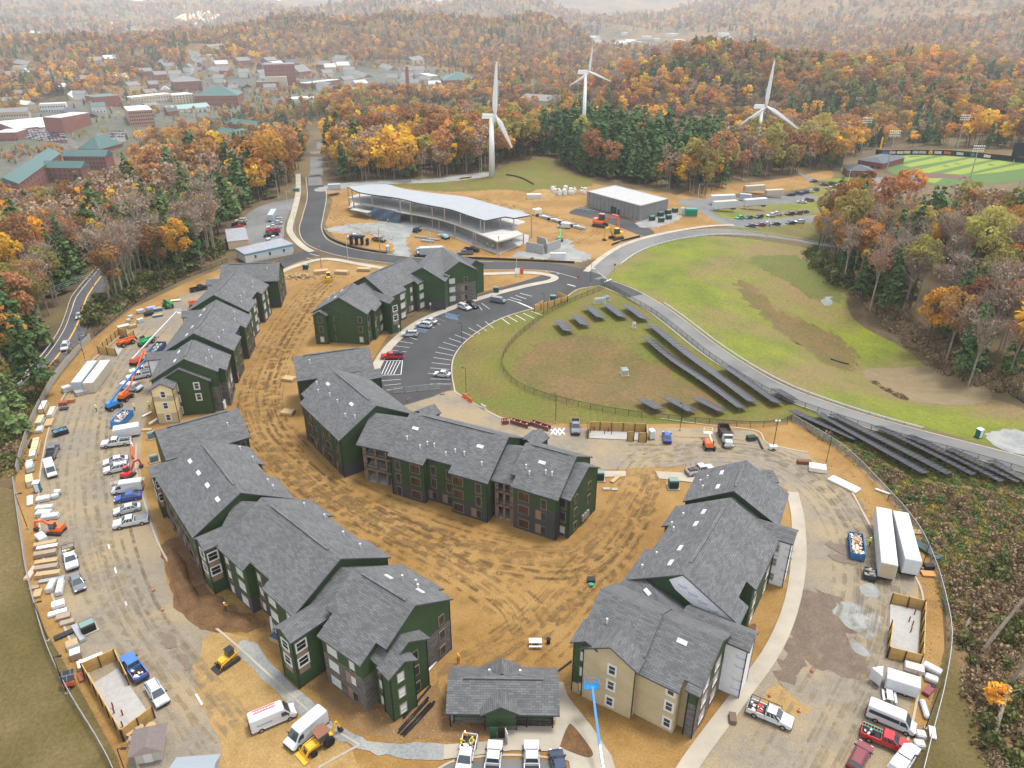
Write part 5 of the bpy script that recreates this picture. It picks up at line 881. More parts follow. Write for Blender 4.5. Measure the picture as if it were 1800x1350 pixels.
def cabin(par, lo, hi, wlo, whi, z0, z1, rails=True, nside=3):
    """glass house with painted roof and pillars: lo/hi = (rear x, front x)"""
    A = [(lo[0], -wlo, z0), (lo[1], -wlo, z0), (lo[1], wlo, z0), (lo[0], wlo, z0)]; B_ = [(hi[0], -whi, z1), (hi[1], -whi, z1), (hi[1], whi, z1), (hi[0], whi, z1)]
    mb = MB(); mb.hull(A, B_); O('windows', mb.mesh('windows', MGLASS), par)
    mb = MB(); e = .03; T_ = [(hi[0] - .05, -whi - e, z1), (hi[1] + .03, -whi - e, z1), (hi[1] + .03, whi + e, z1), (hi[0] - .05, whi + e, z1)]; mb.hull(T_, [(p[0] * .97, p[1] * .93, z1 + .07) for p in T_])
    for k in range(4): mb.bar(Vector(A[k]), Vector(B_[k]), .09, .09)
    for i in range(1, nside):
        t = i / nside
        for a, b, c, d in ((A[0], A[1], B_[0], B_[1]), (A[3], A[2], B_[3], B_[2])): mb.bar(Vector(a).lerp(Vector(b), t), Vector(c).lerp(Vector(d), t), .1, .06)
    O('roof', mb.mesh('roof', MPNT), par)
def lamps(par, xf, xr, y, zf, zr):
    for s in (-1, 1):
        mb = MB(); mb.box((xf, s * y, zf), (.12, .34, .16)); O('headlight', mb.mesh('headlight', MHL), par); mb = MB(); mb.box((xr, s * (y + .05), zr), (.1, .2, .3)); O('tail_light', mb.mesh('tail_light', MTL), par)
def body(par, prof, w, taper=.04, bv=.06):
    mb = MB(); n = len(prof); ys = [-w / 2, w / 2]; mb.hull([(x, -w / 2 + (taper if z > .75 else 0), z) for x, z in prof], [(x, w / 2 - (taper if z > .75 else 0), z) for x, z in prof]); me = mb.mesh('body', MPNT); bev(me, bv, 2); O('body', me, par)
def mirrors(par, x, y, z):
    mb = MB()
    for s in (-1, 1): mb.box((x, s * (y + .14), z), (.14, .26, .18))
    O('mirrors', mb.mesh('mirrors', MTRIM), par)
def bumper(par, xf, xr, w):
    for x in (xf, xr): mb = MB(); mb.box((x, 0, .38), (.16, w, .2)); O('bumper', mb.mesh('bumper', MTRIM), par)
def v_sedan(L_=4.75, h_=1.42):
    B = D.objects.new('car', None); COL.objects.link(B); k = L_ / 4.75
    body(B, [(-2.3 * k, .28), (2.25 * k, .28), (2.36 * k, .5), (2.3 * k, .72), (1.15 * k, .95), (-1.55 * k, .98), (-2.3 * k, .95), (-2.37 * k, .6)], 1.82)
    cabin(B, (-1.85 * k, 1.2 * k), (-.95 * k, .3 * k), .80, .60, .93, h_); wheelset(B, (-1.4 * k, 1.45 * k), .80, .33); lamps(B, 2.28 * k, -2.34 * k, .66, .58, .62); bumper(B, 2.3 * k, -2.32 * k, 1.7); mirrors(B, .95 * k, .82, .98); return B
def v_suv():
    B = D.objects.new('suv', None); COL.objects.link(B)
    body(B, [(-2.3, .36), (2.25, .36), (2.38, .6), (2.33, .92), (1.25, 1.1), (-2.25, 1.12), (-2.37, .75)], 1.9)
    cabin(B, (-2.22, 1.2), (-1.95, .35), .84, .68, 1.08, 1.66, nside=4); wheelset(B, (-1.4, 1.42), .84, .37, .26); lamps(B, 2.3, -2.34, .7, .74, .8); bumper(B, 2.32, -2.32, 1.8); mirrors(B, .95, .87, 1.12)
    mb = MB()
    for s in (-1, 1): mb.bar((-1.8, s * .6, 1.78), (.1, s * .6, 1.78), .05, .05)
    O('roof_rail', mb.mesh('roof_rail', MTRIM), B); return B
def v_pickup(load=0):
    B = D.objects.new('pickup', None); COL.objects.link(B)
    body(B, [(-.55, .48), (2.75, .48), (2.9, .7), (2.86, 1.08), (1.5, 1.22), (-.55, 1.22)], 1.98)
    cabin(B, (-.52, 1.45), (-.38, .72), .88, .74, 1.2, 1.82)
    mb = MB(); mb.box((-1.78, 0, .55), (2.4, 1.9, .16))
    for s in (-1, 1): mb.box((-1.78, s * .93, .5), (2.4, .12, .72))
    mb.box((-2.93, 0, .52), (.1, 1.96, .7)); mb.box((-.6, 0, .55), (.08, 1.9, .67)); me = mb.mesh('bed', MPNT); O('bed', me, B); mb = MB(); mb.box((-1.78, 0, .712), (2.3, 1.72, .03)); O('bed_liner', mb.mesh('bed_liner', MTRIM), B)
    wheelset(B, (-1.85, 1.85), .88, .41, .28); lamps(B, 2.82, -2.97, .74, .84, .8); bumper(B, 2.86, -3.0, 1.9); mirrors(B, 1.15, .9, 1.25); return B
def v_van(win=False, h_=2.5, L_=6.0):
    B = D.objects.new('van', None); COL.objects.link(B); k = L_ / 6
    body(B, [(-3 * k, .4), (2.75 * k, .4), (2.95 * k, .6), (2.9 * k, 1.0), (2.2 * k, 1.28), (1.45 * k, h_ - .12), (1.2 * k, h_), (-2.85 * k, h_), (-3 * k, h_ - .2)], 2.02, .1, .1)
    mb = MB(); q = [(2.2 * k, 1.3), (1.48 * k, h_ - .16)]
    mb.face([(q[0][0] + .03, -.82, q[0][1]), (q[0][0] + .03, .82, q[0][1]), (q[1][0] + .03, .76, q[1][1]), (q[1][0] + .03, -.76, q[1][1])]); O('windscreen', mb.mesh('windscreen', MGLASS), B)
    for s in (-1, 1):
        mb = MB(); y = s * .995; P4 = [(2.02 * k, y, 1.32), (1.0 * k, y, 1.32), (1.0 * k, y * .96, h_ - .5), (1.58 * k, y * .96, h_ - .5)]; mb.face(P4 if s > 0 else P4[::-1])
        if win: P4 = [(.9 * k, y, 1.36), (-2.75 * k, y, 1.36), (-2.75 * k, y * .965, h_ - .5), (.9 * k, y * .965, h_ - .5)]; mb.face(P4 if s > 0 else P4[::-1])
        O('side_window', mb.mesh('side_window', MGLASS), B)
    mb = MB()
    for s in (-1, 1): mb.box((-3.01 * k, s * .45, 1.35), (.03, .62, .6))
    O('rear_window', mb.mesh('rear_window', MGLASS), B)
    if not win: mb = MB(); [mb.box((-2.4 * k + i * .62, 0, h_), (.1, 1.5, .025)) for i in range(6)]; O('roof_rib', mb.mesh('roof_rib', MPNT), B)
    wheelset(B, (-1.75 * k, 1.95 * k), .9, .37, .26); lamps(B, 2.86 * k, -3.0 * k, .76, .78, .9); bumper(B, 2.9 * k, -3.02 * k, 1.95); mirrors(B, 1.85 * k, .98, 1.35); return B
PROTO = {}
def proto(kind):
    if kind not in PROTO:
        B = {'sedan': v_sedan, 'suv': v_suv, 'pickup': v_pickup, 'van': v_van, 'wagon': lambda: v_van(True, 2.45, 6.0), 'minivan': lambda: v_van(True, 1.9, 5.1), 'hatch': lambda: v_sedan(4.3, 1.5)}[kind](); PROTO[kind] = B
    return PROTO[kind]
CATN = {'sedan': 'car', 'suv': 'suv', 'pickup': 'pickup truck', 'van': 'van', 'wagon': 'van', 'minivan': 'van', 'hatch': 'car'}; NMS = {'sedan': 'parked_car', 'suv': 'parked_suv', 'pickup': 'pickup_truck', 'van': 'cargo_van', 'wagon': 'passenger_van', 'minivan': 'passenger_van', 'hatch': 'parked_car'}
def veh(kind, pt_, front, rear, lbl, group=None, dz=.05, sc=None):
    a, b = G(*front), G(*rear); c = (a + b) / 2; d = a - b; o = dup(proto(kind), None, (c.x, c.y, c.z + dz), math.atan2(d.y, d.x), lbl, group, sc, pt_); o.name = NMS[kind]; o['category'] = CATN[kind]; return o
V1 = lambda x, y: (x / 6.4286, 680 + y / 6.4286); V2 = lambda x, y: (20 + x / 5.625, 860 + y / 5.625); V5 = lambda x, y: (740 + x / 5.294, 1130 + y / 5.294)
v = {}
veh('pickup', PW, V1(1140, 685), V1(1500, 640), 'white crew cab pickup beside the white box trailer on the left drive')
veh('sedan', PW, V1(1180, 890), V1(1450, 835), 'white sedan beside the red plastic barriers')
veh('suv', PW, V1(1200, 980), V1(1455, 925), 'white off road suv beside the red mini excavator')
v['svc'] = veh('van', PW, V1(1275, 1205), V1(1625, 1155), 'white work van with long pipes on its roof', sc=.93)
veh('sedan', PB, V1(1320, 1300), V1(1590, 1250), 'dark blue sports coupe in the left parking row')
veh('sedan', PS, V2(1015, 255), V2(1290, 190), 'silver sedan between blue coupe and white pickup')
v['tb'] = veh('pickup', PW, V2(1030, 385), V2(1345, 320), 'white pickup with grey bed cover at the end of the left row')
veh('minivan', PS, (254, 688), (210, 684), 'beige passenger van parked behind the orange boom lift', sc=1.05)
veh('pickup', PW, (238, 657), (263, 652), 'white pickup under the red lift at the green building corner'); veh('pickup', PW, (232, 668), (259, 662), 'white pickup squeezed beside the beige van')
veh('pickup', PK, (363, 508), (340, 513), 'black pickup at the top end of the left drive')
veh('pickup', PG, (98, 787), (88, 812), 'grey pickup with equipment in its bed beside lumber packs'); veh('van', PW, (96, 848), (86, 815), 'white van with green vest on its dashboard', sc=.9)
v['rack'] = veh('pickup', PW, V2(625, 850), V2(575, 600), 'white service truck with steel rack and yellow hard hat'); veh('sedan', PG, V2(695, 1030), V2(630, 870), 'slate grey sedan nose to tail with the service truck')
v['blue'] = veh('pickup', PBL, (224, 1161), (250, 1197), 'bright blue pickup beside the timber bin enclosure'); veh('suv', PS, (292, 1248), (264, 1204), 'silver suv parked below the blue pickup')
v['lad'] = veh('van', PW, (517, 1254), (445, 1284), 'white van with red ladder on its roof and blue lettering'); veh('van', PW, (508, 1319), (570, 1266), 'plain white cargo van beside the yellow backhoe')
v['open'] = veh('pickup', PW, (814, 1362), (825, 1312), 'white open bed truck with workers at its tailgate', dz=.08); veh('pickup', PW, (870, 1321), (864, 1372), 'white pickup with dark windscreen facing the clubhouse', dz=.08); veh('pickup', PW, (934, 1321), (935, 1372), 'white pickup facing the clubhouse next to a navy car', dz=.08); veh('sedan', PN, (978, 1333), (986, 1372), 'navy car nosing up to the clubhouse kerb', dz=.08)
v['work'] = veh('pickup', PW, (1394, 1281), (1312, 1246), 'white work pickup with black ladder rack and loaded bed'); veh('wagon', PW, (1603, 1288), (1527, 1256), 'white passenger van with long dark side window')
v['red'] = veh('pickup', PR, (1592, 1322), (1519, 1292), 'red pickup carrying a green ladder'); veh('suv', PM, (1522, 1312), (1496, 1362), 'maroon suv with roof bars at the lot edge'); v['wcan'] = veh('pickup', PW, (1600, 1322), (1572, 1364), 'white pickup with canopy tucked beside the red pickup')
veh('pickup', PG, (1012, 767), (1011, 744), 'charcoal pickup beside the wide timber enclosure'); veh('hatch', PB, (1171, 765), (1173, 781), 'blue hatchback beside the thin lamp post'); v['far'] = veh('pickup', PW, (1250, 828), (1210, 835), 'white pickup with pipe rack behind the grey roof')
v['cap'] = veh('pickup', PR, (671, 631), (707, 630), 'red pickup with black canopy by the striped bay'); veh('suv', PS, (707, 591), (734, 591), 'silver suv by the blue disabled bay'); veh('suv', PW, (732, 573), (759, 577), 'white suv parked alongside a white sedan at the kerb'); veh('sedan', PW, (745, 565), (766, 570), 'white sedan behind a white suv at the kerb'); veh('suv', PW, (827, 547), (806, 540), 'white suv beside a black suv near the apartment walk'); veh('suv', PK, (840, 544), (821, 536), 'black suv beside a white suv near the apartment walk'); veh('minivan', PG, (885, 533), (867, 530), 'dark minivan alone near the crosswalk', sc=.95); veh('hatch', PW, (764, 660), (791, 663), 'white hatchback alone on the outer bend of the car park')
veh('pickup', PW, (612, 420), (636, 418), 'white pickup on the sand beside the small dark frame'); veh('pickup', PBR, (675, 426), (658, 423), 'brown pickup on the sand by the gravel track'); veh('pickup', PLB, (738, 449), (736, 441), 'pale blue pickup beside the grey container'); veh('pickup', PG, (805, 448), (830, 447), 'dark grey pickup outside the concrete frame'); veh('pickup', PK, (839, 443), (820, 441), 'black pickup behind the dark grey one at the frame'); veh('van', PW, (980, 400), (1002, 402), 'white van between pipe stacks and green lift', sc=.9)
G1 = 'vehicles in the small office car park'
for k, p, a, b, l in (('suv', PT, (412, 391), (436, 390), 'cream suv behind the tan office'), ('pickup', PK, (434, 396), (407, 399), 'black pickup behind the tan office'), ('sedan', PR, (434, 401), (412, 402), 'red car mostly hidden behind the tan office'), ('suv', PS, (478, 390), (497, 389), 'silver suv nearest the grey box trailer'), ('sedan', PS, (477, 394), (497, 394), 'silver sedan in the small office car park'), ('pickup', PW, (468, 403), (495, 402), 'white pickup beside the red pickup by the office'), ('pickup', PR, (467, 409), (493, 408), 'red pickup between white and black ones by the office'), ('pickup', PK, (464, 417), (490, 415), 'black pickup beside the red pickup by the office'), ('pickup', PW, (469, 424), (495, 421), 'white pickup tight behind the long pale office')): veh(k, p, a, b, l, G1)
ZL = lambda x, y: (1240 + x / 5.625, 300 + y / 5.625); cc = {'W': PW, 'K': PK, 'N': PN, 'M': PM, 'G': PG, 'S': PS, 'E': PGR}; cn = {'W': 'white', 'K': 'black', 'N': 'navy', 'M': 'maroon', 'G': 'grey', 'S': 'silver', 'E': 'bright green'}
for a, b, c, kd, row in (((300, 478), (375, 478), 'E', 'hatch', 0), ((390, 478), (465, 475), 'N', 'sedan', 0), ((485, 472), (565, 470), 'N', 'suv', 0), ((600, 455), (690, 458), 'W', 'suv', 0), ((660, 440), (740, 448), 'W', 'pickup', 0), ((785, 440), (880, 442), 'K', 'suv', 0), ((875, 432), (955, 432), 'M', 'suv', 0), ((945, 420), (1000, 420), 'N', 'sedan', 0), ((405, 552), (490, 562), 'N', 'sedan', 1), ((505, 545), (580, 552), 'M', 'sedan', 1), ((570, 538), (630, 545), 'W', 'hatch', 1), ((650, 535), (730, 545), 'N', 'sedan', 1), ((800, 528), (885, 532), 'K', 'sedan', 1), ((890, 518), (965, 525), 'W', 'suv', 1), ((805, 250), (880, 250), 'K', 'sedan', 2), ((860, 238), (965, 242), 'N', 'pickup', 2), ((950, 230), (1005, 226), 'N', 'suv', 2), ((1005, 220), (1065, 215), 'S', 'sedan', 2), ((1040, 207), (1115, 202), 'K', 'suv', 2), ((910, 318), (990, 325), 'W', 'sedan', 2), ((960, 303), (1060, 307), 'M', 'pickup', 2), ((1210, 140), (1285, 140), 'N', 'pickup', 3), ((1285, 160), (1340, 156), 'W', 'suv', 3), ((1350, 150), (1415, 155), 'W', 'sedan', 3), ((1440, 190), (1510, 185), 'K', 'suv', 3), ((1410, 225), (1480, 230), 'S', 'sedan', 3), ((1200, 180), (1250, 185), 'W', 'sedan', 3), ((1515, 190), (1570, 190), 'W', 'suv', 3), ((1140, 145), (1200, 150), 'M', 'sedan', 3), ((1030, 118), (1105, 112), 'K', 'sedan', 3)):
    veh(kd, cc[c], ZL(*a), ZL(*b), '%s %s %s' % (cn[c], {'hatch': 'hatchback', 'sedan': 'car', 'suv': 'suv', 'pickup': 'pickup'}[kd], ('under the grass median of the far lot', 'in the front row of the far lot', 'in the lot beyond the white trailers', 'by the ball park entrance')[row]), 'cars in the far lots by the ball park', .09)
veh('suv', PS, (113, 622), (119, 606), 'silver suv driving on the parkway road', dz=.15); veh('sedan', PS, (138, 565), (143, 553), 'pale car driving on the parkway road beyond the suv', dz=.15); veh('sedan', PK, (145, 606), (150, 594), 'black car half hidden by bushes on the parkway road', dz=.15)
for B in PROTO.values():
    def kill(o):
        for c in list(o.children): kill(c)
        D.objects.remove(o)
    kill(B)
# loads and fittings on some of them (parts of those vehicles)
def part(o, name, mb, mat): return O(name, mb.mesh(name, mat), o)
def rack(o, full=True, mat=MBLACK):
    mb = MB()
    for s in (-1, 1):
        for x in (-2.8, -1.7, -.6): mb.bar((x, s * .95, 1.2), (x, s * .95, 1.95), .07, .07)
        mb.bar((-2.85, s * .95, 1.95), (1.2 if full else -.5, s * .95, 1.98), .07, .07)
    for x in (-2.8, -1.7, -.6): mb.bar((x, -.95, 1.95), (x, .95, 1.95), .07, .07)
    part(o, 'ladder_rack', mb, mat)
def junk(o, x0, x1, w, z, n, cols, seed=1):
    rg = random.Random(seed)
    for c in cols:
        mb = MB()
        for _ in range(n): mb.box((rg.uniform(x0, x1), rg.uniform(-w, w), z), (rg.uniform(.2, .6), rg.uniform(.2, .5), rg.uniform(.1, .45)), rg.uniform(0, 3))
        part(o, 'load', mb, M('load_%.2f_%.2f_%.2f' % c, c))
rack(v['work']); junk(v['work'], -2.6, -.9, .6, .74, 5, [(.6, .6, .58), (.5, .06, .04), (.3, .24, .18)], 3)
rack(v['rack'], False); junk(v['rack'], -2.7, -.8, .8, .74, 6, [(.6, .6, .58), (.1, .1, .1), (.7, .5, .02)], 4); rack(v['far'], True, M('rack_brown', (.3, .22, .18)))
junk(v['blue'], -2.7, -.9, .6, .74, 5, [(.03, .03, .03), (.6, .6, .6), (.35, .04, .04)], 5); junk(v['open'], -2.6, -.9, .6, .74, 4, [(.7, .7, .7), (.3, .2, .12)], 6); junk(v['red'], -2.6, -.9, .5, .74, 3, [(.6, .6, .55), (.02, .02, .02)], 7)
mb = MB(); mb.box((-1.9, 0, 1.22), (2.0, 1.8, .08)); part(v['tb'], 'bed_cover', mb, PG)
mb = MB(); mb.box((-1.8, 0, 1.2), (2.4, 1.8, .62), 0, tx=.2, ty=.15); part(v['cap'], 'canopy', mb, PK); mb = MB(); mb.box((-1.8, 0, 1.2), (2.4, 1.85, .8), 0, tx=.15, ty=.1); part(v['wcan'], 'canopy', mb, PW)
def ladder(o, p, q, w, mat, name='ladder'):
    mb = MB(); p, q = Vector(p), Vector(q); d = (q - p).normalized(); a = d.cross(Vector((0, 0, 1))).normalized() * w / 2
    for s in (-1, 1): mb.bar(p + a * s, q + a * s, .07, .05)
    n = int((q - p).length / .35)
    for k in range(1, n): c = p.lerp(q, k / n); mb.bar(c - a, c + a, .04, .04)
    part(o, name, mb, mat)
ladder(v['lad'], (-2.3, .35, 2.62), (.6, .35, 2.62), .45, M('ladder_red', (.6, .05, .06))); ladder(v['red'], (-3.0, .5, 1.4), (-.5, .3, 1.5), .5, M('ladder_green', (.05, .4, .25)))
mb = MB()
for y in (-.5, -.1, .3): mb.tube((-3.6, y, 2.4), (3.0, y, 2.45), .05)
part(v['svc'], 'roof_pipes', mb, MWHITE)
def text(par, s, size, loc, rot, mat, name='lettering'):
    c = D.curves.new(name, 'FONT'); c.body = s; c.size = size; c.align_x = 'CENTER'; o = D.objects.new(name, c); COL.objects.link(o); bpy.context.view_layer.update(); me = D.meshes.new_from_object(o.evaluated_get(bpy.context.evaluated_depsgraph_get())); D.objects.remove(o); me.materials.clear(); me.materials.append(mat)
    q = O(name, me, par, loc); q.rotation_euler = rot; return q
text(v['lad'], 'BLUE RIDGE', .36, (-1.2, -1.02, 1.3), (math.pi / 2, 0, 0), M('navy_letter', (.02, .05, .2)))
# ---------------------------------------------------------------- plant and machines
def at(px, py, dz=.05): q = G(px, py); return (q.x, q.y, q.z + dz)
def hd(a, b): p, q = G(*a), G(*b); return math.atan2(q.y - p.y, q.x - p.x)
def eq(name, lbl, cat, px, rz, dz=.05): return T(name, lbl, cat, at(*px, dz), rz)
MORG = paint('orange', (.62, .11, .02), .45); MYLW = paint('plant_yellow', (.60, .33, .02), .45); MRDP = paint('plant_red', (.45, .03, .03), .45); MBLU = paint('plant_blue', (.02, .20, .50), .45); MGRN = paint('plant_green', (.02, .30, .08), .45); MSAL = paint('faded_red', (.55, .12, .07), .5); MTRACK = M('track_rubber', (.05, .04, .033), rough=.9); MGRYB = paint('boom_grey', (.5, .52, .53), .5)
def polybar(par, name, pts, w, h_, mat):
    mb = MB()
    for a, b in zip(pts, pts[1:]): mb.bar(a, b, w, h_)
    return part(par, name, mb, mat)
def excavator(lbl, px, rz, k, mat, reach=(1.6, 1.9, 2.6, .6), cab=True, slew=0):
    B = eq('excavator', lbl, 'excavator', px, rz)
    for s in (-1, 1): mb = MB(); mb.extr([(x * k, z * k) for x, z in ((-1.3, .12), (-1.1, 0), (1.1, 0), (1.3, .12), (1.3, .42), (1.1, .55), (-1.1, .55), (-1.3, .42))], s * .85 * k - .2 * k, s * .85 * k + .2 * k); part(B, 'track', mb, MTRACK)
    mb = MB(); mb.box((-.35 * k, 0, .6 * k), (2.0 * k, 1.6 * k, .55 * k)); mb.box((-.95 * k, 0, 1.15 * k), (.8 * k, 1.5 * k, .35 * k), ty=.1 * k); me = mb.mesh('house', mat); bev(me, .05 * k); O('house', me, B)
    mb = MB(); mb.box((.12 * k, .32 * k, 1.15 * k), (1.05 * k, .85 * k, 1.15 * k), tx=.1 * k, ty=.06 * k); part(B, 'cab', mb, MGLASS); mb = MB(); mb.box((.12 * k, .32 * k, 2.3 * k), (1.0 * k, .85 * k, .08 * k)); part(B, 'cab_roof', mb, MTRIM if not cab else mat)
    a, b, c, d = reach; P0 = Vector((.7, -.25, .95)) * k; P1 = P0 + Vector((a, 0, b)) * k; P2 = P1 + Vector((c * .6, 0, -.1 * c)) * k; P3 = Vector((P2.x + .25 * k, P0.y, max(.3, d) * k))
    polybar(B, 'boom', [P0, P1, P2], .3 * k, .36 * k, mat); polybar(B, 'stick', [P2, P3], .22 * k, .28 * k, mat)
    mb = MB(); mb.extr([(P3.x + x * k, P3.z + z * k) for x, z in ((-.1, .1), (.25, .1), (.2, -.45), (-.35, -.55), (-.45, -.25))], P3.y - .35 * k, P3.y + .35 * k); part(B, 'bucket', mb, MTRACK); mb = MB(); mb.tube(P0 + Vector((.1, 0, -.1)) * k, P0.lerp(P1, .75) + Vector((.25, 0, -.2)) * k, .08 * k); part(B, 'ram', mb, MCHROME); return B
excavator('yellow mini excavator digging beside the green apartment row', (322, 932), hd((322, 932), (292, 912)), 1.0, MYLW, (1.2, 1.3, 2.2, .4))
excavator('orange mini excavator among wrapped pallets by the left fence', (100, 936), hd((100, 936), (60, 934)), 1.05, MORG, (1.3, 1.2, 2.6, .5))
excavator('white and red mini excavator at the apartment kerb', (226, 838), hd((226, 838), (268, 806)), .95, MRDP, (1.3, 1.5, 2.4, .6))
excavator('large orange excavator beside the grey store car park', (1055, 398), hd((1055, 398), (1085, 402)), 2.2, MORG, (1.8, 1.6, 1.8, .3))
excavator('yellow excavator behind the roadside silt fence', (1083, 420), hd((1083, 420), (1060, 424)), 1.9, MYLW, (1.0, 1.6, 1.6, .3))
def lift(lbl, px, rz, mat, segs, basket=True, k=1.0, boom=None, name='boom_lift'):
    """wheeled boom lift; segs = boom points in its own frame"""
    B = eq(name, lbl, 'boom lift', px, rz); mb = MB(); mb.box((0, 0, .35 * k), (2.6 * k, 1.5 * k, .45 * k)); part(B, 'chassis', mb, MTRIM); wheelset(B, (-1.15 * k, 1.15 * k), .95 * k, .48 * k, .36 * k)
    mb = MB(); mb.box((-.25 * k, .2 * k, .9 * k), (2.8 * k, 1.7 * k, .95 * k), tx=.25 * k, ty=.15 * k); me = mb.mesh('counterweight', mat); bev(me, .1 * k, 2); O('counterweight', me, B)
    P_ = [Vector(p) for p in segs]; polybar(B, 'boom', P_, .28 * k, .34 * k, boom or mat)
    if basket:
        e = P_[-1]; mb = MB(); mb.box((e.x + .4, e.y, e.z - .5), (.9, 1.9, .08))
        for x in (0, .85):
            for y in (-.9, .9): mb.bar((e.x + x, e.y + y, e.z - .5), (e.x + x, e.y + y, e.z + .6), .05, .05)
        for z in (.1, .6):
            for y in (-.9, .9): mb.bar((e.x, e.y + y, e.z + z), (e.x + .85, e.y + y, e.z + z), .05, .05)
            for x in (0, .85): mb.bar((e.x + x, e.y - .9, e.z + z), (e.x + x, e.y + .9, e.z + z), .05, .05)
        part(B, 'basket', mb, boom or mat)
    return B
lift('blue boom lift with long raised boom beside the blue skip', (201, 718), hd((201, 718), (262, 690)), MBLU, [(-.8, -.2, 1.8), (1.8, -.2, 3.6), (12, -.2, 9.5)])
lift('orange boom lift beside the beige van', (222, 702), hd((222, 702), (262, 672)), MORG, [(-1.0, -.2, 2.0), (2.2, -.2, 2.6), (9.5, -.2, 8.0)])
lift('salmon red boom lift with long grey boom over the drive', (243, 640), hd((243, 640), (318, 596)), MSAL, [(-1.6, -.2, 2.2), (6, -.2, 4.6), (17.5, -.2, 8.0)], boom=MGRYB, k=1.1)
lift('orange boom lift parked at the top of the left drive', (343, 540), .3, MORG, [(-1.8, -.2, 2.0), (2.8, -.2, 2.1)], basket=True)
lift('orange boom lift with folded cream boom beside the dump truck', (1246, 787), hd((1246, 787), (1240, 766)), MORG, [(-1.2, -.2, 2.1), (3.4, -.2, 1.9)], boom=paint('cream', (.7, .6, .42)))
lift('green boom lift beside the grey block walls', (984, 424), 1.6, MGRN, [(-.8, -.2, 1.9), (1.2, -.2, 3.4), (2.2, -.2, 4.2)], k=1.0)
lift('blue boom lift reaching up to the tan gable window', (1062, 1392), hd((1062, 1392), (1036, 1262)), MBLU, [(-1, 0, 1.9), (4, 0, 3.2), (10.2, 0, 6.2)])
lift('dark telescopic loader below the concrete frame', (733, 408), hd((733, 408), (745, 403)), paint('dark_blue_plant', (.03, .05, .1), .5), [(-1.6, -.2, 1.8), (3.2, -.2, 1.6)], basket=False); lift('pale blue boom lift beside steel studs at the frame', (783, 420), hd((783, 420), (765, 412)), paint('pale_plant', (.3, .5, .62), .5), [(-1.2, 0, 1.9), (3.6, 0, 1.3)])
def telehandler(lbl, px, rz, mat):
    B = eq('telehandler', lbl, 'telehandler', px, rz); mb = MB(); mb.box((0, 0, .7), (4.2, 1.3, .8)); mb.box((-1.2, -.6, 1.3), (1.8, .9, .6)); me = mb.mesh('body', mat); bev(me, .07); O('body', me, B); wheelset(B, (-1.4, 1.5), 1.0, .65, .42)
    mb = MB(); mb.box((-.2, .75, 1.2), (1.3, .85, 1.3), tx=.1, ty=.08); part(B, 'cab', mb, MGLASS); polybar(B, 'boom', [(-2.0, -.1, 2.1), (3.0, -.1, 1.5)], .4, .45, mat); polybar(B, 'fork_mount', [(3.0, -.1, 1.5), (3.3, -.1, .6)], .5, .3, MTRIM); mb = MB(); [mb.box((3.9, y, .45), (1.2, .12, .07)) for y in (-.5, .3)]; part(B, 'fork', mb, MTRIM); return B
telehandler('orange forklift parked in the mouth of the timber enclosure', (222, 607), hd((222, 607), (240, 600)), MORG); telehandler('green telehandler beside the blue waste skip', (258, 606), hd((258, 606), (280, 594)), MGRN); telehandler('green lifting machine by the plywood pallets', (296, 540), 2.2, MGRN)
def crawler(lbl, px, rz, mat, blade=True, k=1.0, name='bulldozer'):
    B = eq(name, lbl, name.replace('_', ' '), px, rz)
    for s in (-1, 1): mb = MB(); mb.extr([(x * k, z * k) for x, z in ((-1.4, .2), (-1.1, 0), (1.0, 0), (1.35, .25), (1.2, .75), (-1.2, .8), (-1.4, .6))], s * .8 * k - .22 * k, s * .8 * k + .22 * k); part(B, 'track', mb, MTRACK)
    mb = MB(); mb.box((.55 * k, 0, .5 * k), (1.5 * k, 1.1 * k, .85 * k)); mb.box((-.8 * k, 0, .5 * k), (1.0 * k, 1.2 * k, .7 * k)); me = mb.mesh('body', mat); bev(me, .06 * k); O('body', me, B); mb = MB(); mb.box((-.45 * k, 0, 1.2 * k), (1.1 * k, 1.15 * k, 1.05 * k), tx=.12 * k, ty=.1 * k); part(B, 'cab', mb, MGLASS); mb = MB(); mb.box((-.45 * k, 0, 2.25 * k), (1.1 * k, 1.15 * k, .1 * k)); part(B, 'cab_roof', mb, mat if blade else MTRIM)
    if blade: mb = MB(); mb.box((1.9 * k, 0, .1), (.2 * k, 2.6 * k, .95 * k)); part(B, 'blade', mb, mat); polybar(B, 'push_arm', [(0, -.95 * k, .5 * k), (1.8 * k, -.95 * k, .4 * k)], .14 * k, .18 * k, mat); polybar(B, 'push_arm', [(0, .95 * k, .5 * k), (1.8 * k, .95 * k, .4 * k)], .14 * k, .18 * k, mat)
    else: polybar(B, 'lift_arm', [(-1.2 * k, -.7 * k, 1.5 * k), (1.3 * k, -.7 * k, .9 * k), (1.6 * k, -.7 * k, .3)], .14, .2, mat); polybar(B, 'lift_arm', [(-1.2 * k, .7 * k, 1.5 * k), (1.3 * k, .7 * k, .9 * k), (1.6 * k, .7 * k, .3)], .14, .2, mat); mb = MB(); mb.extr([(1.5 * k, .05), (2.3 * k, .05), (2.3 * k, .12), (1.65 * k, .2), (1.55 * k, .75)], -.95 * k, .95 * k); part(B, 'bucket', mb, MTRIM)
    return B
crawler('yellow bulldozer with wide blade in front of the timber pile', (578, 493), hd((578, 493), (576, 505)), MYLW, True, 1.15); crawler('yellow tracked skid steer on the sandy drive', (402, 1165), hd((402, 1165), (380, 1180)), MYLW, False, 1.0, 'skid_steer')
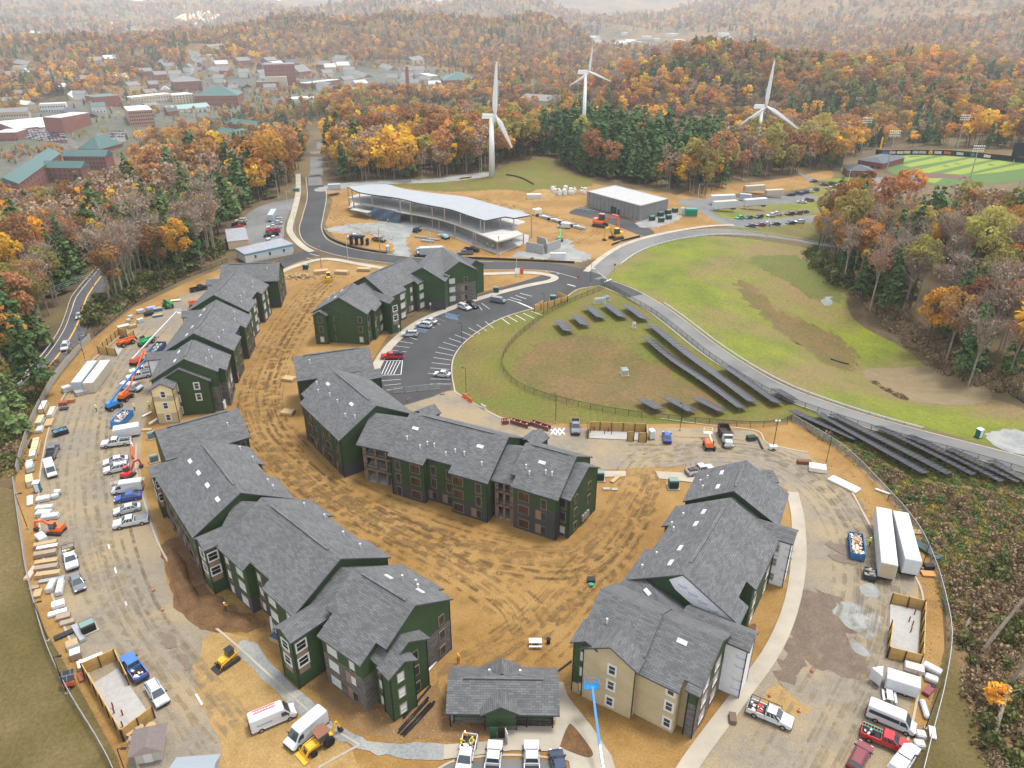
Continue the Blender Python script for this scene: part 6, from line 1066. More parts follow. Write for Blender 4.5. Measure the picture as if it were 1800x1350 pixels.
B = eq('backhoe', 'yellow backhoe loader with dusty brown roof', 'backhoe', (563, 1312), hd((590, 1290), (540, 1326))); mb = MB(); mb.box((.9, 0, .7), (1.9, .95, .8)); mb.box((-.9, 0, .6), (1.8, 1.0, .6)); me = mb.mesh('body', MYLW); bev(me, .06); O('body', me, B)
mb = MB(); mb.wheel(-.9, .85, .75, .45); mb.wheel(-.9, -.85, .75, .45); part(B, 'rear_wheel', mb, MTIRE); mb = MB(); mb.wheel(1.3, .8, .45, .3); mb.wheel(1.3, -.8, .45, .3); part(B, 'front_wheel', mb, MTIRE); mb = MB(); mb.box((-.4, 0, 1.25), (1.5, 1.5, 1.2), tx=.1, ty=.1); part(B, 'cab', mb, MGLASS); mb = MB(); mb.box((-.4, 0, 2.45), (1.8, 1.7, .12)); part(B, 'cab_roof', mb, M('dusty_brown', (.2, .09, .06)))
for s in (-1, 1): polybar(B, 'loader_arm', [(-.2, s * .6, 1.6), (1.9, s * .6, 1.3), (2.4, s * .6, .5)], .14, .22, MYLW)
mb = MB(); mb.extr([(2.2, .1), (3.0, .1), (2.95, .2), (2.4, .3), (2.3, .9)], -1.1, 1.1); part(B, 'front_bucket', mb, MYLW); polybar(B, 'dipper', [(-1.8, 0, .8), (-2.6, 0, 2.2), (-3.1, 0, .9)], .25, .3, MYLW); mb = MB(); mb.extr([(-3.4, .3), (-2.8, .35), (-2.9, .9), (-3.2, .95)], -.35, .35); part(B, 'rear_bucket', mb, MTRIM)
B = eq('dump_truck', 'white dump truck with dark open tipper body', 'dump truck', (1275, 775), hd((1268, 758), (1280, 790))); mb = MB(); mb.box((2.7, 0, .8), (1.7, 1.5, .9), tx=.15); mb.box((1.3, 0, .8), (1.5, 2.1, 1.7), tx=.15, ty=.1); me = mb.mesh('cab', PW); bev(me, .1, 2); O('cab', me, B); mb = MB(); mb.box((1.95, 0, 1.75), (.12, 1.7, .6)); part(B, 'windscreen', mb, MGLASS); mb = MB(); mb.box((-1.2, 0, .7), (4.8, .9, .3)); part(B, 'chassis', mb, MTRIM)
mb = MB(); mb.box((-1.6, 0, 1.05), (4.2, 2.3, .12)); [mb.box((-1.6, s * 1.12, 1.1), (4.2, .1, 1.1)) for s in (-1, 1)]; mb.box((.5, 0, 1.1), (.1, 2.3, 1.4)); mb.box((-3.7, 0, 1.1), (.1, 2.3, 1.1)); mb.box((.8, 0, 2.6), (1.0, 2.3, .08)); part(B, 'tipper', mb, M('tipper_dark', (.05, .035, .03))); wheelset(B, (-2.9, -1.7, 2.6), 1.0, .5, .3); lamps(B, 3.55, -3.75, .8, 1.0, .9); mb = MB(); mb.box((3.5, 0, .55), (.2, 2.1, .35)); part(B, 'bumper', mb, MCHROME)
def trailer(lbl, a, b, z, w, h_, mat, roofm=None, name='semi_trailer', wheels=True, cat='trailer', base=.95, door=None):
    """box trailer; a, b = pixels of the two ends of its roof centre line, z = roof height"""
    g = G(*a); z0 = float(hgt(*W(*a, z)[:2])); p, q = W(*a, z0 + z), W(*b, z0 + z); d = p - q; L_ = math.hypot(d.x, d.y); c = (p + q) / 2; B = T(name, lbl, cat, (c.x, c.y, z0 + .05), math.atan2(d.y, d.x))
    mb = MB(); mb.box((0, 0, base), (L_, w, z - base - .05)); me = mb.mesh('box', mat); bev(me, .05); O('box', me, B); mb = MB(); mb.box((0, 0, z - .045), (L_ - .25, w - .2, .05)); part(B, 'roof', mb, roofm or mat)
    if wheels: wheelset(B, (-L_ / 2 + 1.2, -L_ / 2 + 2.4) if wheels is True else wheels, w / 2 - .25, .5 if base > .8 else .35, .5 if base > .8 else .25); mb = MB(); mb.box((0, 0, base - .3), (L_ - .4, w * .5, .3)); part(B, 'chassis', mb, MTRIM); mb = MB(); [mb.box((L_ / 2 - 2.2, y, 0), (.15, .15, base)) for y in (-.7, .7)]; part(B, 'landing_leg', mb, MTRIM)
    mb = MB(); [mb.box((-L_ / 2 - .02, s * w * .24, base + .15), (.05, w * .46, z - base - .35)) for s in (-1, 1)]; part(B, 'door', mb, door or mat)
    n = int(L_ / .6); mb = MB()
    for k in range(n + 1): [mb.box((-L_ / 2 + .1 + (L_ - .2) * k / n, s * (w / 2 + .012), base + .1), (.05, .03, z - base - .3)) for s in (-1, 1)]
    part(B, 'rib', mb, mat)['kind'] = 'stuff'; return B
ZA = lambda x, y: (1480 + x / 5.19, 820 + y / 5.19); MWB = M('white_box', (.54, .555, .57), (.49, .505, .52), 1, rough=.4); MTB = M('cream_box', (.46, .42, .34), (.4, .36, .29), 1.2, rough=.5); MGB = M('grey_box', (.36, .40, .43), rough=.5)
trailer('white semi trailer with open rear doors on the right lot', ZA(382, 378), ZA(437, 888), 4.0, 2.5, 0, MWB, door=M('door_tan', (.4, .33, .22))); trailer('dusty white semi trailer closest to the right fence', ZA(538, 412), ZA(655, 852), 4.0, 2.5, 0, MWB, M('dusty_white_roof', (.62, .58, .52)))
trailer('grey storage container beside the cream one on the left drive', (162, 634), (133, 672), 2.9, 2.4, 0, MGB, M('grey_roof', (.42, .45, .47)), 'storage_container', False, 'container', .1); trailer('cream storage container on the left drive', (185, 633), (154, 673), 2.9, 2.4, 0, MTB, M('cream_roof', (.68, .63, .54)), 'storage_container', False, 'container', .1)
trailer('white enclosed trailer with wooden ramp on the left drive', (198, 753), (243, 745), 2.6, 2.2, 0, MWB, None, 'enclosed_trailer', (-.5, .6), 'trailer', .5); tr = trailer('white v nose enclosed trailer with faint grey lettering', (1560, 1182), (1618, 1200), 2.5, 2.1, 0, MWB, None, 'enclosed_trailer', (-.6, .5), 'trailer', .5)
mb = MB(); Lt = 6.0; mb.prism([(2.6, -1.03), (4.0, 0), (2.6, 1.03)], .5, 2.45); part(tr, 'nose', mb, MWB)
trailer('grey box trailer in the small office car park', (481, 367), (474, 378), 3.2, 2.4, 0, MGB, None, 'box_trailer', (-1.5, 1.5), 'trailer', .8); trailer('long white semi trailer beside the far lot median', ZL(390, 285), ZL(605, 268), 4.0, 2.5, 0, MWB); trailer('white trailer with tan roof at the far lot entrance', ZL(85, 305), ZL(310, 290), 4.2, 2.6, 0, MWB, MTB); trailer('white trailer parked behind the tan roofed one', ZL(60, 245), ZL(290, 235), 4.2, 2.6, 0, MWB)
for a, b, m_, l in ((ZL(390, 152), ZL(585, 138), MTB, 'tan container at the edge of the far woods'), (ZL(600, 192), ZL(770, 182), MTB, 'cream container beside the far lawn'), (ZL(345, 225), ZL(455, 235), MGB, 'dark grey container behind the white semi trailer'), ((737, 435), (778, 433), MGB, 'grey container behind the apartment gable'), ((576, 324), (598, 323), MGB, 'pale grey container beside the old lane'), ((926, 341), (951, 341), M('concrete_box', (.5, .49, .46)), 'concrete vault block on the sand yard'), ((938, 368), (950, 366), paint('cream', (.7, .6, .42)), 'small cream shed by the roof deck end')): trailer(l, a, b, 2.7, 2.5, 0, m_, None, 'storage_container', False, 'container', .1)
def skip(lbl, a, b, z, w, mat, fill, seed=0, name='waste_skip'):
    p, q = W(*a, z), W(*b, z); d = p - q; L_ = math.hypot(d.x, d.y); c = (p + q) / 2; B = T(name, lbl, 'skip', (c.x, c.y, .06), math.atan2(d.y, d.x)); mb = MB(); mb.box((0, 0, .1), (L_, w, .12)); [mb.box((0, s * (w / 2 - .04), .15), (L_, .09, z - .2)) for s in (-1, 1)]; [mb.box((s * (L_ / 2 - .04), 0, .15), (.09, w - .1, z - .2)) for s in (-1, 1)]; part(B, 'tub', mb, mat)
    mb = MB(); n = int(L_ / .8); [mb.box((-L_ / 2 + (k + .5) * L_ / n, s * (w / 2 + .04), .2), (.1, .1, z - .35)) for k in range(n) for s in (-1, 1)]; [mb.bar((-L_ / 2, s * w / 2, z), (L_ / 2, s * w / 2, z), .12, .1) for s in (-1, 1)]; part(B, 'rib', mb, mat)['kind'] = 'stuff'
    rg = random.Random(seed)
    for c_ in fill:
        mb = MB()
        for _ in range(26): x, y = rg.uniform(-L_ / 2 + .4, L_ / 2 - .4), rg.uniform(-w / 2 + .35, w / 2 - .35); zz = z * .55 + rg.uniform(0, .5); a_ = rg.uniform(0, 6); l_ = rg.uniform(.2, .6); mb.bar((x - math.cos(a_) * l_, y - math.sin(a_) * l_ * .6, zz), (x + math.cos(a_) * l_, y + math.sin(a_) * l_ * .6, zz + rg.uniform(-.2, .3)), rg.uniform(.08, .4), rg.uniform(.04, .2))
        part(B, 'rubble', mb, M('rubble_%.2f%.2f%.2f' % c_, c_))
    return B
MSKB = paint('skip_blue', (.02, .13, .30), .55); FILL = [(.6, .45, .36), (.62, .6, .58), (.35, .22, .14), (.5, .34, .2)]
skip('dark blue waste skip heaped with rubble beside the semi trailers', ZA(128, 600), ZA(152, 800), 1.5, 2.3, MSKB, FILL, 1); skip('blue waste skip of cardboard below the blue boom lift', (224, 720), (202, 742), 1.6, 2.4, paint('skip_mid_blue', (.03, .2, .48), .55), FILL[:3], 2); skip('navy waste skip wedged against the green building corner', (284, 600), (262, 622), 1.6, 2.3, paint('skip_navy', (.02, .07, .22), .55), [(.45, .5, .4), (.4, .3, .2)], 3); skip('small black skip beside the open semi trailer', ZA(262, 925), ZA(260, 1000), 1.2, 1.9, PK, [(.3, .28, .25)], 4); skip('black skip under a crumpled blue sheet on the left drive', (92, 760), (118, 752), 1.1, 1.8, PK, [(.1, .22, .32), (.12, .26, .34)], 5)
def toilet(lbl, px, col, roofc=(.7, .75, .75)):
    B = eq('portable_toilet', lbl, 'portable toilet', px, R.uniform(-.4, .4)); mb = MB(); mb.box((0, 0, .1), (1.1, 1.1, 2.0)); me = mb.mesh('cabin', M('wc_%.2f%.2f' % col[:2], col, rough=.5)); bev(me, .05); O('cabin', me, B); mb = MB(); mb.box((0, 0, 2.1), (1.2, 1.2, .25), tx=.3, ty=.15); part(B, 'roof', mb, M('wc_roof_%.2f' % roofc[0], roofc, rough=.4)); mb = MB(); mb.box((0, -.56, .15), (.75, .05, 1.8)); part(B, 'door', mb, M('wc_door', (.5, .55, .55))); mb = MB(); mb.box((0, 0, 0), (1.2, 1.2, .12)); part(B, 'skid', mb, MTRIM)
toilet('teal portable toilet among wrapped bags on the left drive', (68, 864), (.02, .12, .14)); toilet('dark teal portable toilet beside the rubble pad', (1719, 769), (.02, .1, .13)); toilet('green portable toilet beside the brown pickup', (682, 442), (.05, .16, .14)); toilet('white portable toilet beside the blue hatchback', (1145, 771), (.7, .72, .73))
# ---------------------------------------------------------------- materials, small things and people
MLUM = M('lumber', (.42, .295, .16), (.33, .225, .115), 3); MCRM = M('cream_pack', (.52, .42, .25), (.45, .36, .21), 2); MWRP = M('white_wrap', (.5, .5, .485), (.38, .38, .37), 3, rough=.35, bump=.5, bscale=4, nrm=.1); MPAL = M('pallet_wood', (.34, .24, .14)); MPLY = M('plywood', (.4, .28, .15), (.34, .235, .125), 1.5); MCARD = M('brick_board', (.31, .24, .18), (.25, .19, .135), 2)
def pack(lbl, px, size, rz, mat, strap=None, top=None, n=1, cat='stack', name='material_pack', wrap=False, group=None, dz=.05):
    B = T(name, lbl, cat, at(*px, dz), rz, group); mb = MB()
    for s in (-.33, .33): mb.box((size[0] * s, 0, 0), (.12, size[1], .1))
    part(B, 'bearer', mb, MPAL); hh = size[2] / n
    for k in range(n):
        mb = MB(); mb.box((0, 0, .1 + k * hh), (size[0] * (1 - .03 * k), size[1] * (1 - .05 * k), hh - .03)); me = mb.mesh('bundle', mat); bev(me, .12 if wrap else .02, 2 if wrap else 1); o = O('bundle', me, B)
    if strap:
        mb = MB(); [mb.box((size[0] * s, 0, .09), (.08, size[1] + .03, size[2] + .01)) for s in (-.3, .3)]; part(B, 'strap', mb, strap)
    if top: mb = MB(); mb.box((0, 0, .1 + size[2] - .02), (size[0] * .96, size[1] * .92, .05)); part(B, 'cover', mb, top)
    return B
TEAL = M('teal_print', (.02, .14, .15)); a0 = hd((75, 900), (78, 1000)); a1 = hd((60, 800), (100, 710))
for l, p, s, r_, m_, st, tp, n_ in (
    ('cream lumber pack at the head of the left fence line', V1(500, 260), (4.4, 1.2, 1.2), a1, MCRM, TEAL, MWHITE, 2), ('white edged lumber pack beside the black lamp post', V1(590, 310), (4.2, 1.2, .9), a1, M('grey_lumber', (.5, .47, .4)), TEAL, None, 2), ('white wrapped lumber pack below the lamp post', V1(465, 415), (4.0, 1.3, 1.1), a1, MWRP, TEAL, MCRM, 2), ('low tan board stack beside white wrapped lumber', V1(560, 420), (3.4, 1.6, .5), a1, MLUM, None, None, 1), ('grey plastic bundles heaped below the lumber', V1(455, 500), (2.4, 1.4, .7), a1, MWRP, None, None, 2),
    ('long cream lumber pack with teal print by the fence', V1(415, 710), (5.6, 1.3, 1.4), a1 + .1, MCRM, TEAL, None, 2), ('second cream lumber pack with printed wrap', V1(385, 800), (3.0, 1.2, 1.2), a1 + .15, MCRM, TEAL, MWHITE, 2), ('white wrapped lumber pack opposite the white van', V1(350, 930), (3.4, 1.4, 1.3), a1 + .2, MWRP, TEAL, None, 2), ('square cream lumber pack beside the toilet', V1(350, 1095), (3.2, 1.3, 1.3), a1 + .25, MCRM, None, None, 2), ('white metal sheets leaning low by the fence', V1(345, 1300), (3.2, 1.0, .4), a0, MWHITE, None, None, 1), ('black pipe bundle against the screened fence', V1(360, 655), (3.0, .8, .5), a1, MTRIM, None, None, 1),
    ('white bagged pallet by the fence near the excavator', V2(335, 210), (3.0, 1.2, .9), .2, MWRP, None, None, 1), ('lumpy white wrapped pallet beside the excavator', V2(330, 260), (2.8, 1.6, .9), .1, MWRP, None, None, 2), ('second lumpy wrapped pallet beside the excavator', V2(390, 290), (3.0, 1.5, .8), .25, MWRP, None, None, 2), ('white boxed unit below the excavator arm', V2(305, 500), (2.2, 1.3, .9), -.7, MWHITE, None, None, 1), ('cardboard topped pack below the excavator', V2(345, 565), (3.6, 1.0, .7), .35, MCARD, None, MLUM, 1), ('white sided timber pack near the service truck', V2(365, 600), (3.4, 1.0, .7), .3, MLUM, MWHITE, MWRP, 1),
    ('brown board pack beside the service truck', V2(345, 660), (3.6, 1.1, .8), .3, MCARD, None, None, 2), ('tan board pack in the middle of the left stacks', V2(355, 745), (3.6, 1.0, .8), .25, MLUM, None, None, 2), ('pale board pack in the lower left stacks', V2(355, 800), (3.7, 1.1, .8), .25, MCARD, None, None, 2), ('raw timber pack in the lower left stacks', V2(370, 860), (3.9, 1.2, .7), .22, MLUM, None, None, 3), ('grey steel sheet pack beside wrapped rolls', V2(405, 905), (3.8, .8, .3), .3, MSTEEL, None, None, 1), ('tall wrapped roll standing by the grey sedan', V2(405, 985), (2.6, 1.0, 1.0), -1.4, MWRP, None, None, 1), ('long wrapped bundle beside the grey sedan', V2(490, 990), (3.6, 1.0, .8), -1.2, MWRP, None, None, 2), ('pink board stack outside the kerb', V2(210, 830), (3.8, 1.0, .4), -1.5, M('pink_board', (.55, .36, .3)), None, None, 2), ('small grey slab outside the kerb', V2(230, 985), (1.4, .8, .3), .2, MCARD, None, None, 1), ('pale board stack outside the kerb', V2(265, 1045), (1.8, 1.2, .4), -1.3, MLUM, None, None, 1),
    ('white window units stacked upright by the kerb', V2(470, 1160), (1.8, 1.4, .7), .5, MWHITE, None, None, 2), ('white frame units stacked on the lower drive', V2(460, 1235), (2.6, 1.0, .4), .45, M('white_frame', (.6, .6, .6)), None, None, 2), ('grey crate beside the white frame units', V2(520, 1275), (2.0, 1.2, .5), .4, MCARD, None, None, 1), ('flat grey crate below the frame units', V2(560, 1330), (2.0, 1.0, .4), .45, MCARD, None, None, 1), ('aluminium section bundle beside the black cube', Zl(375, 715), (4.4, .9, .4), -.8, MSTEEL, None, None, 3), ('black steel section bundle by the lower kerb', Zl(312, 720), (3.0, 1.0, .3), .7, MTRIM, None, None, 2), ('white appliance box on the lower left kerb', Zl(348, 780), (1.5, 1.3, 1.0), .6, MWHITE, None, MLUM, 1), ('tall cardboard box with white top', Zl(365, 825), (1.4, 1.4, 1.1), .55, MCARD, None, MWHITE, 1), ('tan plywood crate above the timber enclosure', Zl(435, 860), (3.4, 1.6, .8), .6, MLUM, None, MWHITE, 1), ('rusty red pipes beside the solar trailer', Zl(385, 925), (1.8, .6, .3), -.9, M('rusty', (.25, .08, .05)), None, None, 1),
    ('white lumber topped crates behind the upper enclosure', Zu(540, 605), (3.2, 1.6, 1.0), .7, MLUM, None, MWHITE, 1), ('small timber stack above the upper enclosure', Zu(635, 590), (2.4, 1.2, .8), .8, MLUM, None, None, 3), ('blue wrapped plywood pallet with bare top', Zu(905, 410), (2.6, 1.6, .9), .6, M('blue_wrap', (.02, .16, .30)), None, MPLY, 1), ('low blue wrapped plywood pallet on the drive', Zu(905, 470), (2.8, 1.4, .5), .5, M('blue_wrap', (.02, .16, .30)), None, MPLY, 1), ('violet wrapped pallet by the railed fence', Zu(835, 395), (2.6, 1.6, .8), .7, M('violet_wrap', (.28, .3, .62)), None, None, 2), ('white wrapped round pallet by the railed fence', Zu(720, 430), (2.2, 1.6, 1.0), .7, MWRP, None, None, 2), ('black crate stack by the railed fence', Zu(810, 455), (2.6, 2.0, .9), .6, MTRIM, None, None, 3), ('white plastic tank by the railed fence', Zu(615, 490), (1.4, 1.2, .9), .7, MWRP, None, None, 1), ('second white plastic tank by the railed fence', Zu(592, 525), (1.2, 1.0, .8), .7, MWRP, None, None, 1), ('grey wrapped drum pallet on the upper drive', Zu(720, 530), (1.8, 1.2, 1.0), .9, M('grey_wrap', (.42, .44, .46)), None, None, 1), ('loose boards on the upper verge', Zu(1100, 305), (3.0, 1.2, .3), .3, MLUM, None, MWHITE, 1),
    ('white tank pallet behind the cream container', (118, 688), (2.0, 1.8, 1.3), .8, MWRP, None, None, 2), ('scrap heap of black sections behind the containers', (146, 692), (3.4, 2.2, .9), .7, M('scrap', (.16, .15, .14), (.4, .38, .35), 4), None, None, 3), ('rusty red skid box below the scrap heap', (112, 712), (1.8, 1.2, .8), .3, M('rusty', (.25, .08, .05)), None, None, 1), ('rust orange crate below the scrap heap', (127, 707), (1.4, 1.0, .8), .3, M('rust_orange', (.4, .16, .06)), None, None, 1), ('black pallet below the rusty box', (113, 720), (1.8, 1.2, .3), .2, MTRIM, None, None, 1), ('white bag pile beside the toilet', (77, 880), (2.4, 1.6, .7), .4, MWRP, None, None, 2), ('round white bag on the left drive', (98, 876), (1.3, 1.1, .8), .5, MWRP, None, None, 1), ('grey white bag next to the round one', (102, 869), (1.2, 1.1, .8), .2, MWRP, None, None, 1),
    ('plywood sheet stack beside the middle row gable', (508, 668), (3.2, 2.4, .6), -.3, MPLY, None, None, 3), ('plywood sheet stack on the dirt track edge', (506, 727), (3.0, 2.4, .6), -.2, MPLY, None, None, 3), ('long plywood stack by the bulldozer', (565, 480), (5.0, 2.6, 1.0), .3, MPLY, None, None, 3), ('plywood stack behind the bulldozer', (601, 481), (4.8, 2.6, 1.0), -.15, MPLY, None, None, 3), ('plywood stack beside the new sidewalk', (640, 476), (4.8, 2.4, .9), -.1, MPLY, None, None, 3),
    ('white long trim bundle on the right verge', ZA(370, 240), (2.8, .5, .3), -.7, MWHITE, None, None, 1), ('white pipe bundle fanned on the right kerb', (1483, 853), (6.0, 2.2, .35), -.9, MWHITE, None, None, 2), ('white site table by the right kerb', (1436, 827), (3.2, 2.0, 1.0), -.3, M('site_white', (.66, .62, .56)), None, None, 1), ('rust brown trough by the right kerb', (1413, 815), (2.8, 1.0, .7), -.1, M('rust_brown', (.16, .07, .04)), None, None, 1), ('plywood offcut behind the semi trailer', ZA(678, 605), (1.8, 1.2, .2), 0, MLUM, None, None, 1), ('dark green sheeted heap beside the semi trailer', ZA(745, 760), (6.5, 1.8, .5), -1.1, M('green_tarp', (.07, .1, .09), (.04, .06, .055), 1.5, bump=.6), None, None, 2), ('black crate beside the right lamp post', ZA(790, 930), (1.6, 1.0, .7), 0, MTRIM, None, None, 1), ('orange pallet beside the right fence', ZA(785, 990), (2.2, 1.3, .3), -.1, M('orange_pallet', (.5, .22, .08)), None, None, 1),
    ('wrapped white pallet beside the right fence', (1637, 1180), (2.4, 1.2, .8), -.8, MWRP, None, None, 1), ('grey wrapped pallet below the trailer nose', (1636, 1197), (1.6, 1.2, .7), -.6, MWRP, None, None, 1), ('maroon tube bundle outside the right kerb', (1631, 1217), (2.0, 1.0, .5), .7, PM, None, None, 2), ('white bundle outside the right kerb by the van', (1624, 1250), (3.0, .7, .6), 1.35, MWRP, None, None, 1), ('grey wrapped cube beside the passenger van nose', (1616, 1297), (1.2, 1.1, .9), -.2, MWRP, None, None, 1), ('second wrapped cube beside the red pickup', (1614, 1313), (1.3, 1.1, .8), -.2, MWRP, None, None, 1), ('white door leaning on the right fence', (1638, 1290), (1.9, .8, .3), 1.2, MWHITE, None, None, 1), ('mixed scrap heap behind the lettered trailer', (1606, 1178), (2.6, 1.6, .7), -.4, M('mixed_scrap', (.4, .3, .25), (.6, .58, .55), 4), None, None, 3),
    ('white siding strips along the green gable wall', (757, 1175), (7.0, .5, .3), hd((740, 1200), (772, 1160)), MWHITE, None, None, 1), ('white offcut pile against the soil heap wall', (482, 1100), (3.0, 1.0, .6), -1.2, MWHITE, None, None, 2), ('wooden bench box with blue tools by the stair tower', (487, 1128), (2.0, 1.0, .9), -.5, MPAL, None, M('blue_tools', (.05, .08, .15)), 1), ('pale trim pieces by the cream gable', (259, 730), (2.6, .5, .3), 1.1, M('pale_trim', (.7, .65, .52)), None, None, 2), ('pale boards leaning near the cream gable', (272, 742), (3.0, .7, .4), 1.2, M('pale_trim', (.7, .65, .52)), None, None, 2), ('cardboard ramp behind the enclosed trailer', (258, 756), (2.2, 1.0, .12), .1, MPLY, None, None, 1), ('plank stack on the dirt by the green transformer', (1082, 843), (3.0, .8, .2), .9, MLUM, None, None, 1), ('pale slab on the dirt by the green transformer', (1066, 860), (1.4, .8, .12), 0, MCONC, None, None, 1), ('second pale slab near the green transformer', (1080, 861), (1.2, .8, .12), 0, MCONC, None, None, 1)):
    pack(l, p, s, r_, m_, st, tp, n_, wrap=m_ is MWRP)
# black drain pipes
for i, (a, b) in enumerate((((700, 1290), (752, 1232)), ((705, 1293), (757, 1237)), ((710, 1296), (762, 1240)), ((702, 1284), (742, 1240)), ((715, 1290), (764, 1236)), ((709, 1264), (757, 1207)), ((735, 1247), (753, 1227)))):
    p, q = G(*a), G(*b); mb = MB(); mb.tube(p + Vector((0, 0, .16 + .2 * (i in (2, 4)))), q + Vector((0, 0, .16 + .2 * (i in (2, 4)))), .15, 10); tag(O('drain_pipe', mb.mesh('drain_pipe', M('black_pipe', (.014, .014, .015), rough=.35), True)), 'black plastic drain pipe lying beside the green gable end', 'pipe', 'black pipes by the gable end')
q = G(988, 1173); mb = MB(); mb.tube(q + Vector((-.6, -.8, .2)), q + Vector((1.4, 1.0, .2)), .12, 10); tag(O('drain_pipe', mb.mesh('drain_pipe', MTRIM, True)), 'short black pipe at the clubhouse corner', 'pipe')
# log and rubble pile by the bulldozer
B = T('timber_pile', 'loose pile of short timber offcuts beside the bulldozer', 'timber pile', at(526, 487)); rg = random.Random(3)
for _ in range(130):
    x, y = rg.gauss(0, 3.0), rg.gauss(0, 1.4); z = max(.1, 1.0 - (x / 5) ** 2 - (y / 2.5) ** 2) * rg.random() + .1; a = rg.uniform(0, 3.14); l_ = rg.uniform(.4, .9); mb = MB(); mb.bar((-l_, 0, 0), (l_, 0, 0), .25, .22); O('log', mb.mesh('log', (MLUM, MPAL, MPLY)[rg.randrange(3)]), B, (x, y, z), (0, rg.uniform(-.4, .4), a))
# electrical cabinets, air units
def cabinet(lbl, px, s=(1.8, 1.7, 1.6), rz=0, col=(.03, .07, .055), grp=None):
    B = eq('transformer', lbl, 'transformer', px, rz); mb = MB(); mb.box((0, 0, 0), (s[0] + .5, s[1] + .5, .2)); part(B, 'plinth', mb, MCONC); mb = MB(); mb.box((0, 0, .2), s); me = mb.mesh('cabinet', M('cab_%.2f%.2f' % col[:2], col, rough=.5)); bev(me, .05); O('cabinet', me, B); mb = MB(); mb.box((0, -s[1] / 2 - .02, .3), (s[0] * .9, .05, s[2] * .75)); part(B, 'door', mb, M('cabd_%.2f%.2f' % col[:2], tuple(v_ * .7 for v_ in col), rough=.5)); mb = MB(); mb.box((0, 0, .2 + s[2]), (s[0] * .96, s[1] * .7, .08)); part(B, 'lid', mb, M('cabl', (.16, .24, .22)))
for l, p in (('dark green transformer beside the middle row gable', (1053, 843)), ('dark green transformer box on a concrete pad by the dirt track', (1183, 857)), ('green transformer beside the log pile', (538, 474)), ('green transformer on the sand corner by the junction', (872, 514)), ('green transformer inside the small timber enclosure', (972, 529))): cabinet(l, p)
for p in ((1246 / 1 * 0 + 1146, 388), (1161, 381), (1162, 391), (1175, 386), (1174, 377), (1186, 374)): cabinet('green transformer on the gravel beside the grey warehouse', p, (2.2, 1.8, 1.8), .4, (.03, .075, .05), None); 
for o in D.objects:
    if o.get('label') == 'green transformer on the gravel beside the grey warehouse': o['group'] = 'transformers by the warehouse'
cabinet('bright green generator beside the grey warehouse', (1214, 380), (5.0, 3.0, 3.2), .0, (.01, .25, .15)); cabinet('white tank beside the bright green generator', (1199, 377), (1.6, 1.6, 3.0), 0, (.7, .7, .68)); cabinet('pale concrete riser box in the solar meadow', (1097, 659), (1.7, 1.7, 1.6), .2, (.5, .48, .43)); cabinet('pale inverter cabinet below the small solar rows', (1114, 577), (.9, .7, 1.6), 0, (.55, .56, .55)); cabinet('grey electrical cabinets on the knoll by the junction', (1054, 533), (3.6, .8, 1.6), .3, (.5, .5, .48)); cabinet('mint electrical cabinet beside the grey ones', (1066, 528), (1.4, 1.0, 1.2), .3, (.28, .36, .34)); cabinet('green utility cabinet beside the old lane', (521, 337), (3.2, 1.5, 1.5), 0, (.1, .2, .16))
for l, p in (('grey air unit at the lower apartment corner', (268, 771)), ('grey air unit below the upper one at the apartment wall', (272, 812))): cabinet(l, p, (1.6, .9, 1.4), .6, (.16, .22, .24))
cabinet('white lifting box by the stone apartment corner', (389, 716), (2.2, 1.8, 1.6), .1, (.72, .73, .74)); cabinet('small black cube crate with strap on the lower left drive', (156, 1108), (2.0, 1.8, 1.2), .7, (.02, .02, .022))
# block walls of a small unfinished room
for l, a, b in (('grey block wall left of the unfinished room', (925, 441), (955, 447)), ('grey block wall right of the unfinished room', (960, 445), (985, 436)), ('grey block wall at the back of the unfinished room', (944, 430), (960, 436)), ('short grey block return of the unfinished room', (960, 436), (962, 446))):
    p, q = W(*a), W(*b); d = q - p; B = T('block_wall', l, 'wall', p, math.atan2(d.y, d.x)); L_ = d.length; n = max(2, int(L_ / .8)); mb = MB(); mb.box((.5, 0, 0), (1.0, .3, .33)); 
    for r_ in range(4): mb = MB(); mb.box((L_ / 2, 0, r_ * .9), (L_, .3 + .01 * (r_ % 2), .89)); O('course', mb.mesh('course', M('wall_block', (.33, .33, .32), (.28, .28, .27), 2)), B)
for k in range(4): q = at(970 + k * 7, 455); B = T('block_stack', 'tall stack of pale grey blocks by the silt fence', 'blocks', q, 0, 'block stacks by the silt fence'); [O('block_layer', _bl, B, (0, 0, j * .45)) for j in range(5) for _bl in [D.meshes.get('block_layer') or (lambda m_: m_)(MB().box((0, 0, 0), (1.2, 1.2, .43)).mesh('block_layer', M('pale_block', (.55, .56, .57))))]]
rg = random.Random(8)
for k in range(20): x, y = 972 + rg.uniform(-2, 60), 338 + rg.uniform(-3, 6); q = at(x, y); B = T('concrete_unit', 'pale precast concrete unit in the yard behind the warehouse', 'concrete unit', q, rg.uniform(0, 3), 'precast units in the sand yard'); mb = MB(); mb.tube((0, 0, 0), (0, 0, rg.uniform(1.2, 2.6)), .9, 10); part(B, 'shell', mb, M('precast', (.6, .59, .56))); mb = MB(); mb.tube((0, 0, 2.6), (0, 0, 2.75), .5, 8); part(B, 'collar', mb, M('precast', (.6, .59, .56)))
